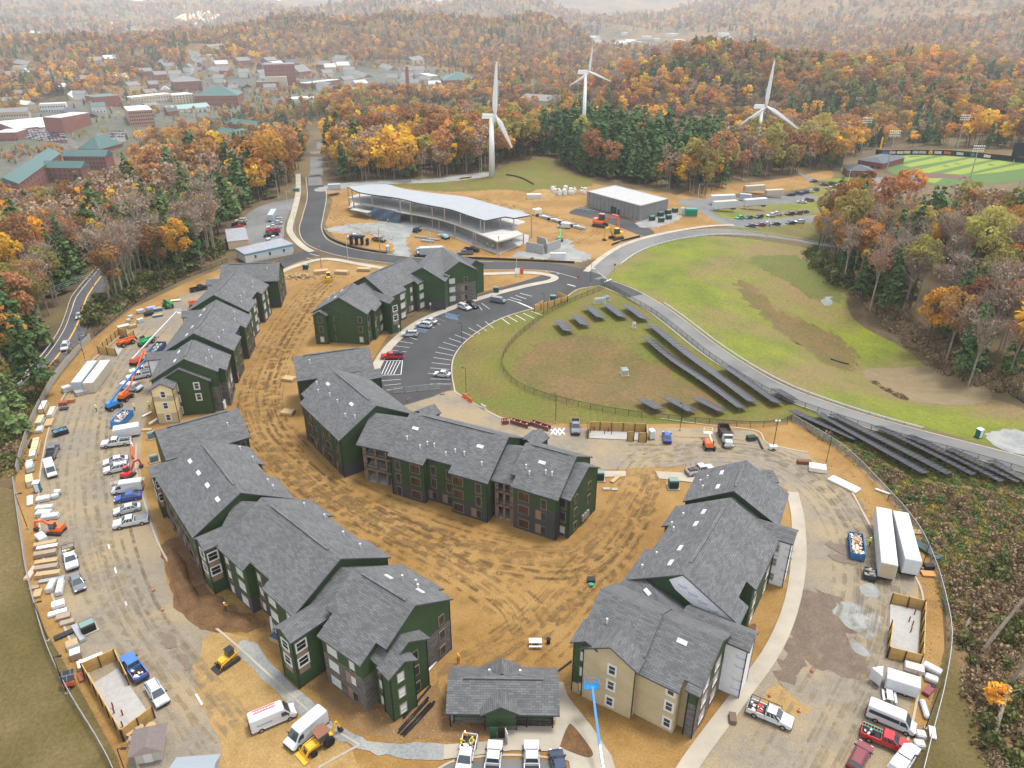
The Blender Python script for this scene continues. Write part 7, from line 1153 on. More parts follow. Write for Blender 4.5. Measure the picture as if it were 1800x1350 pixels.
for k in range(16): q = at(948 + k * 4.6 + rg.uniform(-2, 2), 381 + k * 1.6 + rg.uniform(-1.5, 1.5)); pack('bundle of pipes and fittings in the storage line by the concrete frame', (948 + k * 5, 381 + k * 1.5), (2.8, 1.6, 1.0), rg.uniform(-.6, .2), (MTRIM, MWRP, MSTEEL, M('pipe_grey', (.3, .31, .32)))[k % 4], None, None, 2, group='pipe bundles by the concrete frame')
for l, p in (('steel stud bundle below the concrete frame', (741, 418)), ('second steel stud bundle below the concrete frame', (752, 425)), ('steel sheet bundle near the grey container', (762, 422))): pack(l, p, (5.5, 1.6, .5), -.35, MSTEEL, None, None, 2)
B = T('pavilion_frame', 'small dark boxy frame standing on the sand by the road', 'frame', at(632, 430), -.1)
for k, x in enumerate((-3.2, -1.1, 1.1, 3.2)): mb = MB(); mb.box((x, 0, 0), (.8, 1.8, 3.0 if k < 3 else 2.4)); part(B, 'panel', mb, M('navy_panel', (.012, .016, .035)))
mb = MB(); mb.box((-.8, 0, 3.0), (6.0, 1.9, .5)); part(B, 'lintel', mb, M('navy_panel', (.012, .016, .035)))
def sign(lbl, px, w, h_, z, col, rz=0, post=2):
    B = eq('sign', lbl, 'sign', px, rz); mb = MB(); mb.box((0, -.06, z), (w, .06, h_)); o = part(B, 'board', mb, M('sgn_%.2f%.2f' % col[:2], col)); mb = MB(); [mb.box((x, 0, 0), (.1, .1, z + h_)) for x in ((-w * .45, w * .45) if post == 2 else (0,))]; part(B, 'post', mb, MPAL if post == 2 else MSTEEL); return B
sign('white site sign board on posts beside the junction', (911, 486), 2.4, 2.0, 1.0, (.75, .75, .75), .3); sign('orange site sign board beside the white one', (917, 487), 1.2, 2.2, 1.0, (.6, .1, .03), -.4); sign('small red stop sign at the lower road', (1080, 476), .8, .8, 1.8, (.5, .02, .03), 0, 1); sign('red stop sign back at the car park exit', (1016, 498), .8, .8, 1.8, (.5, .02, .03), 0, 1); sign('white parking sign at the apartment kerb', (757, 545), .5, .8, 1.6, (.7, .7, .72), 0, 1); sign('white parking sign by the handicap bays', (702, 585), .5, .8, 1.6, (.7, .7, .72), 0, 1)
# barriers, cones, tables
def barrier(lbl, a, b, cols, grp=None):
    p, q = G(*a), G(*b); d = q - p; n = max(1, round(d.length / 1.8)); rz = math.atan2(d.y, d.x)
    for k in range(n):
        c = p.lerp(q, (k + .5) / n); mb = MB(); mb.extr([(-.0 + x, z) for x, z in ((-.25, 0), (.25, 0), (.25, .2), (.1, .5), (.08, .95), (-.08, .95), (-.1, .5), (-.25, .2))], -.85, .85); me = mb.mesh('barrier', cols[k % len(cols)]); tag(O('plastic_barrier', me, None, (c.x, c.y, c.z + .06), rz + math.pi / 2), lbl, 'barrier', grp or lbl)
MBO = M('barrier_orange', (.7, .10, .03), rough=.5); barrier('orange water filled barrier on the edge of the solar meadow', (813, 697), (830, 709), [MBO]); barrier('white and orange barrier on the meadow kerb', (844, 715), (856, 722), [MWHITE, MBO]); barrier('red plastic barrier beside the white pickup', V1(1490, 650), V1(1505, 820), [MWHITE, MBO, MBO, MBO])
for l, a, b in (('small maroon steel trench box on the court', (882, 745), (894, 744)), ('maroon steel trench box with brackets', (899, 743), (930, 752)), ('maroon steel trench panel beside the chalk marks', (934, 746), (966, 757))):
    p, q = G(*a), G(*b); d = q - p; c = (p + q) / 2; B = T('trench_box', l, 'trench box', (c.x, c.y, .06), math.atan2(d.y, d.x)); L_ = d.length; mb = MB(); [mb.box((0, s * .55, .1), (L_, .15, .9)) for s in (-1, 1)]; part(B, 'panel', mb, PM); mb = MB(); [mb.bar((L_ * s, -.55, .7), (L_ * s, .55, .7), .15, .15) for s in (-.35, 0, .35)]; part(B, 'spreader', mb, M('spreader', (.5, .4, .2)))
for l, p in (('orange cone on the left drive beside the stains', Zl(730, 510)), ('tall orange delineator on the left drive', Zl(772, 605)), ('orange cone by the car park fence', (717, 705)), ('orange cone beside another by the car park fence', (720, 703)), ('orange cone at the court entrance', (776, 694)), ('orange cone near the meadow kerb', (780, 694)), ('red cone on the sand drift', Zr(612, 895)), ('orange cone beside the work pickup bonnet', Zr(550, 1085)), ('orange cone by the sidewalk near the work pickup', Zr(410, 1012)), ('orange cone near the warehouse lot', (1183, 405)), ('orange cone by the far lot entrance', (1250, 388))):
    B = eq('traffic_cone', l, 'cone', p, 0); mb = MB(); mb.box((0, 0, 0), (.42, .42, .05)); part(B, 'base', mb, MTRIM); mb = MB(); mb.tube((0, 0, .05), (0, 0, .8), .17, 10, .04); part(B, 'body', mb, MBO); mb = MB(); mb.tube((0, 0, .4), (0, 0, .55), .12, 10, .09); part(B, 'band', mb, MWHITE)
def picnic(lbl, px, rz):
    B = eq('picnic_table', lbl, 'picnic table', px, rz); m_ = M('silver_table', (.55, .56, .57), rough=.4); mb = MB(); mb.box((0, 0, .74), (1.9, .8, .06)); part(B, 'table_top', mb, m_)
    for s in (-1, 1): mb = MB(); mb.box((0, s * .75, .44), (1.9, .3, .05)); part(B, 'bench', mb, m_); mb = MB(); mb.bar((s * .6, -.8, 0), (s * .6, .25, .74), .08, .06); mb.bar((s * .6, .8, 0), (s * .6, -.25, .74), .08, .06); mb.bar((s * .6, -.8, .42), (s * .6, .8, .42), .07, .06); part(B, 'leg', mb, m_)
picnic('silver picnic table alone on the dirt court', (941, 1134), 0); picnic('silver picnic table beside the passenger van', (1562, 1228), -1.9)
B = eq('waste_bin', 'black bin with lid beside the picnic table on the dirt', 'bin', (964, 1131), 0); mb = MB(); mb.tube((0, 0, 0), (0, 0, .9), .28, 10, .34); part(B, 'tub', mb, MTRIM); mb = MB(); mb.tube((0, 0, .9), (0, 0, 1.0), .36, 10, .2); part(B, 'lid', mb, MBLACK)
pack('black crates on a pallet at the dirt court', (1039, 1021), (1.3, 1.1, .4), 0, MTRIM, None, None, 2); B = eq('bucket', 'teal bucket beside the black crates', 'bucket', (1039, 1031), 0); mb = MB(); mb.tube((0, 0, 0), (0, 0, .5), .3, 10, .36); part(B, 'pail', mb, M('teal', (.02, .35, .25))); mb = MB(); mb.tube((0, -.3, .5), (0, .3, .55), .02); part(B, 'handle', mb, MBLACK)
pack('concrete mixer cart on the right sidewalk', Zr(235, 1125), (1.5, .9, .7), 1.4, M('brown_cart', (.14, .1, .08)), None, None, 1, 'cart', 'cart')
# cable spools, shed, solar trailer, dumper trailers
for l, p, c in (('wooden cable spool by the timber enclosure corner', Zl(628, 1200), MLUM), ('wooden cable spool with second flange beside the enclosure', Zl(665, 1180), MLUM), ('pale cable spool in front of the others', Zl(640, 1225), MCARD), ('pale cable spool behind the shed', Zl(680, 1202), MCARD), ('green hubbed cable spool behind the shed', Zl(722, 1170), MPLY)):
    B = eq('cable_spool', l, 'spool', p, 0); [part(B, 'flange', MB().tube((0, 0, z), (0, 0, z + .07), .62, 16), c) for z in (0, .75)]; part(B, 'drum', MB().tube((0, 0, .07), (0, 0, .75), .35, 12), M('drum_g', (.02, .25, .06)) if 'green' in l else MPAL)
B, L_, dp, e = hiproof('small grey garden shed with brown metal roof', 'garden_shed', (W(*Zl(650, 1335)), W(*Zl(770, 1310)), W(*Zl(770, 1310)) + Vector((.3, 2.4, 0))), 2.2, .7, M('shed_wall', (.45, .42, .36)), M('shed_roof', (.16, .13, .12), (.13, .105, .1), 3), gable=True, cat='shed'); mb = MB(); mb.box((L_ * .5, -.04, .35), (1.0, .06, 1.8)); O('door', mb.mesh('door', MWHITE), B)
B, L_, dp, e = hiproof('pale blue roofed shed at the lower kerb', 'garden_shed', (W(310, 1400), W(372, 1395), W(372, 1395) + Vector((.5, 3, 0))), 2.3, 1.0, M('shed_wall', (.45, .42, .36)), M('pale_shed_roof', (.25, .28, .31)), gable=True, cat='shed'); mb = MB(); mb.box((L_ * .5, -.04, .35), (1.0, .06, 1.8)); O('door', mb.mesh('door', MWHITE), B)
B = eq('solar_light_trailer', 'orange trailer carrying a tilted solar panel', 'trailer', Zl(335, 965), .4); mb = MB(); mb.box((0, 0, .5), (1.4, 1.0, .6)); part(B, 'body', mb, MORG); wheelset(B, (0,), .6, .32, .2); mb = MB(); q = [(-.9, -.6, 1.6), (.9, -.6, 1.6), (.9, .5, 2.6), (-.9, .5, 2.6)]; mb.hull([Vector(p) - Vector((0, 0, .06)) for p in q], q); part(B, 'solar_panel', mb, MPV); polybar(B, 'mast', [(0, 0, 1.1), (0, 0, 2.2)], .1, .1, MSTEEL)
B = eq('mobile_light_mast', 'white mobile light mast at the court corner', 'light mast', (1358, 791), 0); mb = MB(); mb.box((0, 0, .35), (1.6, .9, .7)); part(B, 'engine_box', mb, MWHITE); wheelset(B, (0,), .55, .3, .2); mb = MB(); mb.tube((0, 0, 1), (0, 0, 7), .08); part(B, 'mast', mb, MTRIM); mb = MB(); [mb.box((x, 0, 6.9), (.4, .25, .35)) for x in (-.35, .35)]; part(B, 'lamp', mb, MWHITE)
pack('dark green generator skid at the court corner', (1320, 774), (2.0, 1.2, 1.0), .2, M('dark_green', (.03, .05, .04)), None, None, 2); p, q = G(1331, 770), G(1340, 790); mb = MB(); mb.tube(p + Vector((0, 0, .2)), q + Vector((0, 0, .2)), .22, 10); tag(O('drain_pipe', mb.mesh('drain_pipe', MTRIM, True)), 'fat black pipe beside the generator skid', 'pipe')
for l, a, b, z in (('black flatbed trailer by the office lot kerb', (463, 352), (486, 347), .8), ('black flatbed trailer beside the old lane', (577, 345), (596, 342), .8), ('long flatbed trailer on the turbine track', (808, 315), (828, 312), .8)):
    p, q = G(*a), G(*b); d = q - p; c = (p + q) / 2; B = T('flatbed_trailer', l, 'trailer', (c.x, c.y, c.z + .1), math.atan2(d.y, d.x)); L_ = d.length; mb = MB(); mb.box((0, 0, .6), (L_, 2.2, .15)); part(B, 'deck', mb, MPAL if 'long' in l else MTRIM); mb = MB(); [mb.box((0, s * 1.05, .5), (L_, .1, .25)) for s in (-1, 1)]; part(B, 'frame', mb, MTRIM); wheelset(B, (-L_ * .25, -L_ * .25 + .9), .95, .38, .22)
# chalk crosses, stains on the asphalt
MSTAIN = M('wet_stain', (.13, .10, .075), (.17, .13, .1), 2)
for px in ([(237, 1056), (245, 1068), (255, 1092), (266, 1105), (258, 1106), (246, 1085)], [(283, 1112), (300, 1116), (310, 1130), (305, 1142), (292, 1132)], [(314, 1150), (330, 1154), (337, 1170), (326, 1176)], [(1450, 955), (1480, 958), (1492, 966), (1492, 978), (1470, 970)], [(1455, 975), (1490, 980), (1510, 990), (1480, 990)]): S('stain', px, .125, MSTAIN, grid=False, rag=.22)
for k in range(3):
    for a, b in (((968 + k * 8, 765), (976 + k * 8, 753)), ((967 + k * 8, 754), (977 + k * 8, 764))): stripe(G(*a), G(*b), .3, MPAINT, dz=.07)
for a, b in ((Zl(930, 1000), Zl(960, 1050)), (Zl(515, 290), Zl(520, 310)), (Zl(545, 400), Zl(552, 425)), (Zl(595, 560), Zl(602, 580))): stripe(G(*a), G(*b), .25, MPAINT, dz=.066)
# people: one continuous skinned body each, with helmet and vest as clothing
MSKIN = M('skin', (.42, .25, .17)); MJEAN = M('jeans', (.05, .06, .09)); MHIV = M('hi_vis_yellow', (.55, .75, .03)); MHIO = M('hi_vis_orange', (.8, .16, .02)); MHELM = M('helmet_white', (.8, .8, .78), rough=.3); MHELY = M('helmet_yellow', (.75, .5, .02), rough=.3)
def person_mesh(pose):
    J = {'pel': (0, 0, .95), 'chest': (0, 0, 1.32), 'neck': (0, 0, 1.5), 'head': (.02, 0, 1.66), 'top': (.02, 0, 1.76), 'hL': (0, .1, .9), 'kL': (.04, .11, .5), 'aL': (0, .11, .09), 'tL': (.14, .12, .05), 'hR': (0, -.1, .9), 'kR': (.04, -.11, .5), 'aR': (0, -.11, .09), 'tR': (.14, -.12, .05), 'sL': (0, .2, 1.42), 'eL': (0, .26, 1.14), 'wL': (.1, .25, .9), 'fL': (.14, .25, .82), 'sR': (0, -.2, 1.42), 'eR': (0, -.26, 1.14), 'wR': (.1, -.25, .9), 'fR': (.14, -.25, .82)}
    J.update(pose); K = list(J); E = [('pel', 'chest'), ('chest', 'neck'), ('neck', 'head'), ('head', 'top')] + [(a + s, b + s) if a not in ('pel', 'chest') else (a, b + s) for s in 'LR' for a, b in (('pel', 'h'), ('h', 'k'), ('k', 'a'), ('a', 't'), ('chest', 's'), ('s', 'e'), ('e', 'w'), ('w', 'f'))]
    Rr = {'pel': .15, 'chest': .16, 'neck': .065, 'head': .105, 'top': .07, 'h': .1, 'k': .07, 'a': .05, 't': .045, 's': .075, 'e': .052, 'w': .038, 'f': .04}
    me = D.meshes.new('body'); me.from_pydata([J[k] for k in K], [(K.index(a), K.index(b)) for a, b in E], []); o = D.objects.new('tmp', me); COL.objects.link(o)
    md = o.modifiers.new('s', 'SKIN'); sv = me.skin_vertices[0].data
    for i, k in enumerate(K): r_ = Rr.get(k, Rr.get(k[0], .06)); sv[i].radius = (r_, r_); sv[i].use_root = (k == 'pel')
    sb = o.modifiers.new('u', 'SUBSURF'); sb.levels = sb.render_levels = 1; bpy.context.view_layer.update(); r = D.meshes.new_from_object(o.evaluated_get(bpy.context.evaluated_depsgraph_get())); D.objects.remove(o); r.name = 'body'
    r.materials.clear(); [r.materials.append(m_) for m_ in (MJEAN, MHIV, MSKIN)]
    r.polygons.foreach_set('material_index', [2 if p.center.z > 1.52 or (p.center.z < .9 and abs(p.center.y) > .21) else 1 if p.center.z > .98 or abs(p.center.y) > .21 else 0 for p in r.polygons]); return r
WALK = {'kL': (.16, .11, .5), 'aL': (.2, .11, .09), 'tL': (.34, .12, .06), 'aR': (-.22, -.11, .12), 'kR': (-.02, -.11, .5), 'tR': (-.1, -.12, .05), 'wR': (.2, -.26, .95), 'fR': (.27, -.25, .9), 'wL': (-.1, .27, .9), 'fL': (-.1, .27, .8)}; WORK = {'eL': (.2, .26, 1.2), 'wL': (.42, .18, 1.2), 'fL': (.5, .15, 1.2), 'eR': (.2, -.26, 1.2), 'wR': (.42, -.18, 1.2), 'fR': (.5, -.15, 1.2)}
PM_ = [person_mesh(WALK), person_mesh(WORK), person_mesh({})]; _h = MB(); _h.tube((.02, 0, 1.72), (.02, 0, 1.84), .15, 12, .09); _h.box((.12, 0, 1.71), (.16, .2, .025)); HELM = _h.mesh('helmet', MHELM, True); _h = MB(); _h.hull([(.17 * math.cos(t), .25 * math.sin(t), 1.0) for t in [k * math.pi / 6 for k in range(12)]], [(.15 * math.cos(t), .22 * math.sin(t), 1.47) for t in [k * math.pi / 6 for k in range(12)]]); VEST = _h.mesh('vest', MHIV)
for l, p, k, vm, hm, rz in (('person in yellow vest walking on the left drive', V1(1095, 280), 0, MHIV, MHELM, 4.5), ('person in yellow vest working by the cream gable', V1(1690, 245), 1, MHIV, MHELM, 2), ('person in dark clothes and yellow vest beside the blue skip', V1(1528, 270), 2, MHIV, MHELM, 3), ('person in yellow vest with ladder beside the middle row', (590, 803), 1, MHIV, MHELM, 1.2), ('person in orange jacket at the corner of the soil heap', (347, 973), 2, MHIO, MHELM, 0), ('person in red shirt standing on the brown soil', (397, 1075), 1, paint('red', (.42, .02, .025)), MHELM, 1), ('person in orange vest behind the white open bed truck', (818, 1302), 2, MHIO, MHELM, 4.7), ('person in orange shirt leaning over the truck side', (811, 1316), 1, MHIO, MHELY, 0), ('person in orange shirt at the truck tailgate corner', (831, 1312), 1, MHIO, MHELY, 4), ('person in orange with yellow helmet behind the clubhouse', (806, 1166), 2, MHIO, MHELY, 2), ('person in green vest beside the rubble skip', ZA(250, 725), 1, MHIV, MHELM, 3), ('person in yellow vest outside the blue tarpaulin', (682, 392), 0, MHIV, MHELM, 0), ('person in yellow vest on the concrete ground floor', (857, 435), 2, MHIV, MHELM, 1), ('person in yellow vest beside the concrete frame corner', (866, 438), 1, MHIV, MHELM, 2)):
    B = T('person', l, 'person', at(*p), rz); q = O('body', PM_[k], B); o = O('vest', VEST, B); o.data = VEST if vm is MHIV else (D.meshes.get('vest_' + vm.name) or VEST.copy()); 
    if vm is not MHIV: o.data.name = 'vest_' + vm.name; o.data.materials[0] = vm
    o = O('helmet', HELM, B)
    if hm is not MHELM: o.material_slots[0].link = 'OBJECT'; o.material_slots[0].material = hm
# ---------------------------------------------------------------- the town in the valley
MREDB = M('town_brick', (.24, .10, .075), (.2, .08, .06), .2); MTANB = M('town_tan', (.46, .38, .28), (.4, .33, .24), .2); MWHTB = M('town_white', (.5, .5, .48)); MGRNR = M('green_metal_roof', (.045, .10, .095), (.055, .115, .105), .3, rough=.5); MGRYR = M('town_grey_roof', (.2, .19, .185), (.16, .155, .15), .3); MWHTR = M('town_white_roof', (.45, .455, .46)); MTWIN = M('town_window', (.05, .06, .075), rough=.2)
_w = MB(); _w.box((0, 0, 0), (1.5, .16, 1.7)); TWIN = _w.mesh('window', MTWIN)
FOOT = []
def tb(lbl, a, b, dp, h_, roof='flat', wm=MREDB, rm=MWHTR, rows=0, cols=0, rh=4.0, grp=None, name='town_building', side=0):
    A_, B_ = G(*a), G(*b); u = B_ - A_; u.z = 0; L_ = max(u.length, 4); u.normalize(); n = Vector((-u.y, u.x, 0)); z0 = min(A_.z, B_.z) - 1; C_ = A_ + u * L_ / 2 + n * dp / 2; FOOT.append((C_.x, C_.y, max(L_, dp) * .62 + 2))
    if roof == 'flat':
        B = T(name, lbl, 'building', (A_.x, A_.y, z0), math.atan2(u.y, u.x), grp); mb = MB(); mb.prism([(0, 0), (L_, 0), (L_, dp), (0, dp)], 0, h_ + 1); O('wall', mb.mesh('wall', wm), B); mb = MB(); mb.prism([(.4, .4), (L_ - .4, .4), (L_ - .4, dp - .4), (.4, dp - .4)], h_ + 1, h_ + 1.25); O('roof', mb.mesh('roof', rm), B)
    else: B, L_, dp, e = hiproof(lbl, name, (A_, B_, B_ + n * dp), h_ + 1 - .3 + (min(A_.z, B_.z) - 1 - z0), rh, wm, rm, grp, gable=roof == 'gable')
    for r_ in range(rows):
        z = 1 + 1.0 + r_ * (h_ - .6) / rows
        for c in range(cols): O('window', TWIN, B, (L_ * (c + .5) / cols, -.06, z))
        for c in range(side): O('window', TWIN, B, (L_ + .06, dp * (c + .5) / side, z), math.pi / 2)
    return B
tb('long brick residence hall wing with grey green roof and skylights', (41.7, 356), (113, 296), 17, 13, 'gable', MBRICK, MGRNR, 3, 14, 5); tb('brick residence hall wing with row of gables facing the courtyard', (116, 298), (190, 299), 14, 11, 'gable', MBRICK, MGRNR, 3, 12, 4.5); tb('short brick residence hall wing joining the long one', (80, 320), (149, 321), 12, 11, 'gable', MBRICK, MGRNR, 3, 8, 4.5)
tb('low hall with broad green pyramid roof', (140, 270), (176, 270), 34, 4, 'hip', MBRICK, MGRNR, 1, 6, 10); tb('five storey tan brick office block with white flat roof', (230, 222), (274, 224), 46, 20, 'flat', M('office_brick', (.36, .19, .13)), M('pale_roof', (.62, .6, .56)), 5, 11, side=9); tb('tall blank red brick theatre block by the crowded lot', (82, 233), (114, 236), 44, 17, 'flat', MREDB, MWHTR, 0, 0); tb('red brick block with white roof beside the theatre', (32, 227), (70, 227), 30, 11, 'flat', MREDB, MWHTR, 2, 6); tb('red brick block with white roof at the lot edge', (-4, 234), (28, 234), 30, 13, 'flat', MREDB, MWHTR, 2, 6); tb('low red brick building with pale roof below the lot', (-6, 249), (33, 248), 26, 9, 'flat', MREDB, MWHTR, 1, 6)
tb('long white three storey building with punched windows', (71, 197), (118, 196), 14, 10, 'flat', MWHTB, MWHTR, 2, 10); tb('brick gabled hall with dark roof behind the theatre', (111, 209), (150, 209), 15, 9, 'gable', MREDB, MDROOF, 1, 8, 4); tb('tan apartment row with grey roofs on the left hillside', (-8, 216), (53, 212), 16, 11, 'gable', MTANB, MGRYR, 2, 14, 4.5); tb('tan apartment block above the long row', (8, 192), (45, 188), 15, 10, 'gable', MTANB, MGRYR, 2, 6, 4.5); tb('wide brick library with green edged roof', (169, 188), (214, 188), 34, 15, 'flat', MREDB, MGRNR, 1, 5); tb('pale house with green gabled roof beside the library', (163, 199), (188, 199), 12, 8, 'gable', MWHTB, MGRNR, 1, 4, 5)
tb('brick hall with steep grey hipped roof and arcade', (309, 161), (357, 159), 40, 15, 'hip', MREDB, MGRYR, 2, 9, 8); tb('pale parking deck with dark open levels', (305, 181), (344, 181), 30, 13, 'flat', MTANB, MWHTR, 4, 7); tb('large brick arena like hall with broad green roof', (344, 184), (420, 186), 50, 14, 'hip', MREDB, MGRNR, 2, 16, 11); tb('long beige office row below the library', (232, 178), (303, 178), 18, 11, 'flat', MTANB, M('pale_roof', (.62, .6, .56)), 2, 14); tb('long low building with pale green gabled roof', (297, 198), (370, 196), 20, 6, 'gable', MWHTB, M('pale_green_roof', (.24, .33, .32)), 0, 0, 5)
tb('tall red brick hospital tower with glass corner', (468, 149), (522, 151), 40, 34, 'flat', MREDB, MGRYR, 6, 9); tb('cream wing in front of the brick tower', (467, 150), (505, 152), 14, 15, 'flat', MTANB, MWHTR, 0, 0); tb('long five storey brick hall with white parapet', (541, 158), (600, 157), 20, 16, 'flat', MREDB, MWHTR, 4, 14); tb('low red building with pale roof beside the tower', (451, 154), (490, 154), 26, 9, 'flat', MREDB, MGRYR, 0, 0); tb('bright white flat roofed store above the pines', (500, 183), (556, 180), 30, 6, 'flat', MWHTB, MWHTR, 0, 0); tb('low brick hall with grey roof near the maples', (604, 165), (640, 164), 22, 8, 'flat', MREDB, MGRYR, 1, 7); tb('round looking hall with green hipped roof beyond the trees', (780, 150), (836, 150), 60, 8, 'hip', MREDB, MGRNR, 1, 8, 12); tb('small white office block near the chimney', (737, 141), (755, 141), 18, 12, 'flat', MTANB, MWHTR, 3, 5); tb('long grey building on the far wooded slope', (582, 119), (609, 118), 14, 9, 'flat', MWHTB, MGRYR, 1, 8)
tb('long brick hall with green roof and white ridge lanterns on the knoll', (398, 232), (490, 232), 15, 10, 'hip', MBRICK, MGRNR, 2, 14, 5); tb('brick and cream hall wing with green roof facing the woods', (376, 246), (414, 257), 15, 10, 'hip', MBRICK, MGRNR, 2, 6, 5); tb('end wing of the green roofed hall on the knoll', (420, 258), (446, 250), 14, 10, 'hip', MTANB, MGRNR, 2, 5, 5)
tb('wide tan stadium building with low grey roof', (912, 189), (981, 189), 36, 8, 'gable', MTANB, MGRYR, 0, 0, 5); tb('low tan stadium annex beside the wide building', (872, 189), (908, 189), 30, 4, 'flat', MTANB, M('pale_roof', (.62, .6, .56)), 0, 0)
tb('pale office building beside the boulevard', (358, 106), (378, 105), 20, 10, 'flat', MTANB, MWHTR, 2, 4); tb('white house beside the upper boulevard', (312, 103), (325, 102), 12, 10, 'gable', MWHTB, MGRYR, 0, 0, 4); tb('pale motel above the boulevard', (368, 88), (396, 86), 16, 7, 'gable', MTANB, MGRYR, 0, 0, 4)
q = G(718, 172); B = T('brick_chimney', 'tall slender brick chimney above the autumn trees', 'chimney', q); mb = MB(); mb.tube((0, 0, -2), (0, 0, 47), 4.0, 12, 2.6); O('stack', mb.mesh('stack', MREDB), B); mb = MB(); mb.tube((0, 0, 47), (0, 0, 49), 2.9, 12); O('cap', mb.mesh('cap', MTANB), B)
for px, tp, l in (((487, 208), 150, 'lone grey mast above the pines'), ((876, 190), 142, 'stadium floodlight mast beside the white turbine'), ((937, 186), 140, 'stadium floodlight mast behind the tan building'), ((1260, 202), 168, 'thin mast beside the rust coloured trees')):
    q = G(*px); hh = 30
    for z in range(8, 90):
        if proj(q.x, q.y, q.z + z)[1] <= tp: hh = z; break
    B = T('floodlight_mast', l, 'floodlight', q); mb = MB(); mb.tube((0, 0, -1), (0, 0, hh), .7, 8, .45); O('mast', mb.mesh('mast', MSTEEL), B); mb = MB(); [mb.box((0, 0, hh - 6 + j * 2.2), (5.5, .5, 1.0)) for j in range(3)]; O('lamp_bank', mb.mesh('lamp_bank', MSTEEL), B)
rg = random.Random(21)
HC = [(MWHTB, MGRYR), (MTANB, MGRYR), (MREDB, MDROOF), (MREDB, MGRYR), (MTANB, MWHTR)]
for k in range(190):
    x, y = rg.uniform(5, 760), rg.uniform(112, 205)
    if x > 300 and y > 165: y -= 45
    q = G(x, y)
    if any((q.x - f[0]) ** 2 + (q.y - f[1]) ** 2 < (f[2] + 14) ** 2 for f in FOOT): continue
    w_, r_ = HC[k % 5]; s_ = max(6, 9.5 * q.y / 850); a = q; ang = rg.uniform(-.5, .5); b = q + Vector((math.cos(ang) * s_ * 1.3, math.sin(ang) * s_ * 1.3, 0)); pa, pb = proj(*a), proj(*b)
    tb('small pale or brick house among the valley trees', pa, pb, s_, s_ * .55, 'gable', w_, r_, 0, 0, s_ * .35, 'houses among the valley trees', 'house')
for k in range(26):
    left = k < 10; x, y = (rg.uniform(20, 300), rg.uniform(42, 62)) if left else (rg.uniform(1040, 1280), rg.uniform(62, 84)); q = G(x, y)
    if not 1200 < q.y < 6000: continue
    s_ = q.y * .012; tb('white roofed store in the far valley', (x, y), (x + rg.uniform(8, 20), y + rg.uniform(-.5, .5)), s_, s_ * .3, 'flat', MWHTB, MWHTR, 0, 0, 1, 'stores in the far valley', 'store')
drape('town_ground', [G(*p) for p in [(-60, 262), (60, 200), (200, 172), (300, 142), (480, 116), (620, 118), (780, 122), (840, 140), (800, 168), (720, 176), (600, 178), (500, 186), (400, 212), (320, 240), (226, 258), (190, 285), (100, 300), (-60, 330)]], .35, M('town_ground', (.07, .075, .035), (.11, .107, .1), .03, fine=.15, detail=6), 14)
ribbon('town_boulevard', crv([G(*p) for p in [(318, 136), (338, 126), (352, 118), (350, 108), (342, 96), (338, 90)]], n=6), 22, 1.0, MGREY); S('town_lot', [(30, 226), (80, 234), (112, 240), (110, 250), (60, 246), (20, 242)], .6, MGREY, smooth=False, s=12); S('town_lot', [(196, 232), (222, 228), (222, 250), (205, 252)], .6, MGREY, smooth=False, s=12); S('knoll_lot', [(338, 300), (342, 262), (356, 256), (380, 250), (384, 258), (366, 268), (372, 280), (358, 300)], .4, MGREY, smooth=False, s=8); S('dorm_road', [(228, 300), (262, 286), (264, 296), (240, 308)], .4, MGREY, smooth=False, s=8); S('quarry_face', [(302, 36), (320, 26), (350, 20), (385, 19), (398, 30), (370, 41), (330, 43)], 3, M('quarry_stone', (.62, .52, .38), (.5, .4, .28), .01), smooth=False, s=60)
_c = MB(); _c.box((0, 0, .35), (4.4, 1.8, .6), m=0); _c.box((-.2, 0, .95), (2.3, 1.6, .5), 0, m=1, tx=.35, ty=.12); CARM = {}
def smallcar(q, rz, p, l, g):
    if p.name not in CARM: CARM[p.name] = _c.mesh('car', [p, MGLASS])
    tag(O('parked_car', CARM[p.name], None, (q.x, q.y, q.z + .1), rz), l, 'car', g)
PL = [PW, PS, PK, PG, PN, PR, PW, PS]; PLN = ['white', 'silver', 'black', 'grey', 'navy', 'red', 'white', 'silver']
for k in range(72):
    i, j = k % 12, k // 12; x = 32 + i * 7 + j * 1.5; y = 227 + j * 3.2 + i * .9; m_ = rg.randrange(8); q = G(x, y); q.z += .55; smallcar(q, rg.choice((.3, .35, 3.4)), PL[m_], '%s car in the crowded town lot below the theatre' % PLN[m_], 'cars in the crowded town lot')
for k in range(16): m_ = rg.randrange(8); q = G(344 + (k % 2) * 5 + k * .3, 298 - k * 2.5); q.z += .35; smallcar(q, .2, PL[m_], '%s car in the lot below the green roofed hall' % PLN[m_], 'cars below the green roofed hall')
for k in range(14): m_ = rg.randrange(8); q = G(198 + (k % 4) * 6, 232 + (k // 4) * 5); q.z += .55; smallcar(q, .2, PL[m_], '%s car in the lot beside the tan office block' % PLN[m_], 'cars beside the tan office block')
for k in range(8): q = G(336 + (k % 3) * 6, 98 + k * 3.4); q.z += 1; smallcar(q, 1.4, PL[k], '%s car on the town boulevard' % PLN[k], 'cars on the town boulevard')
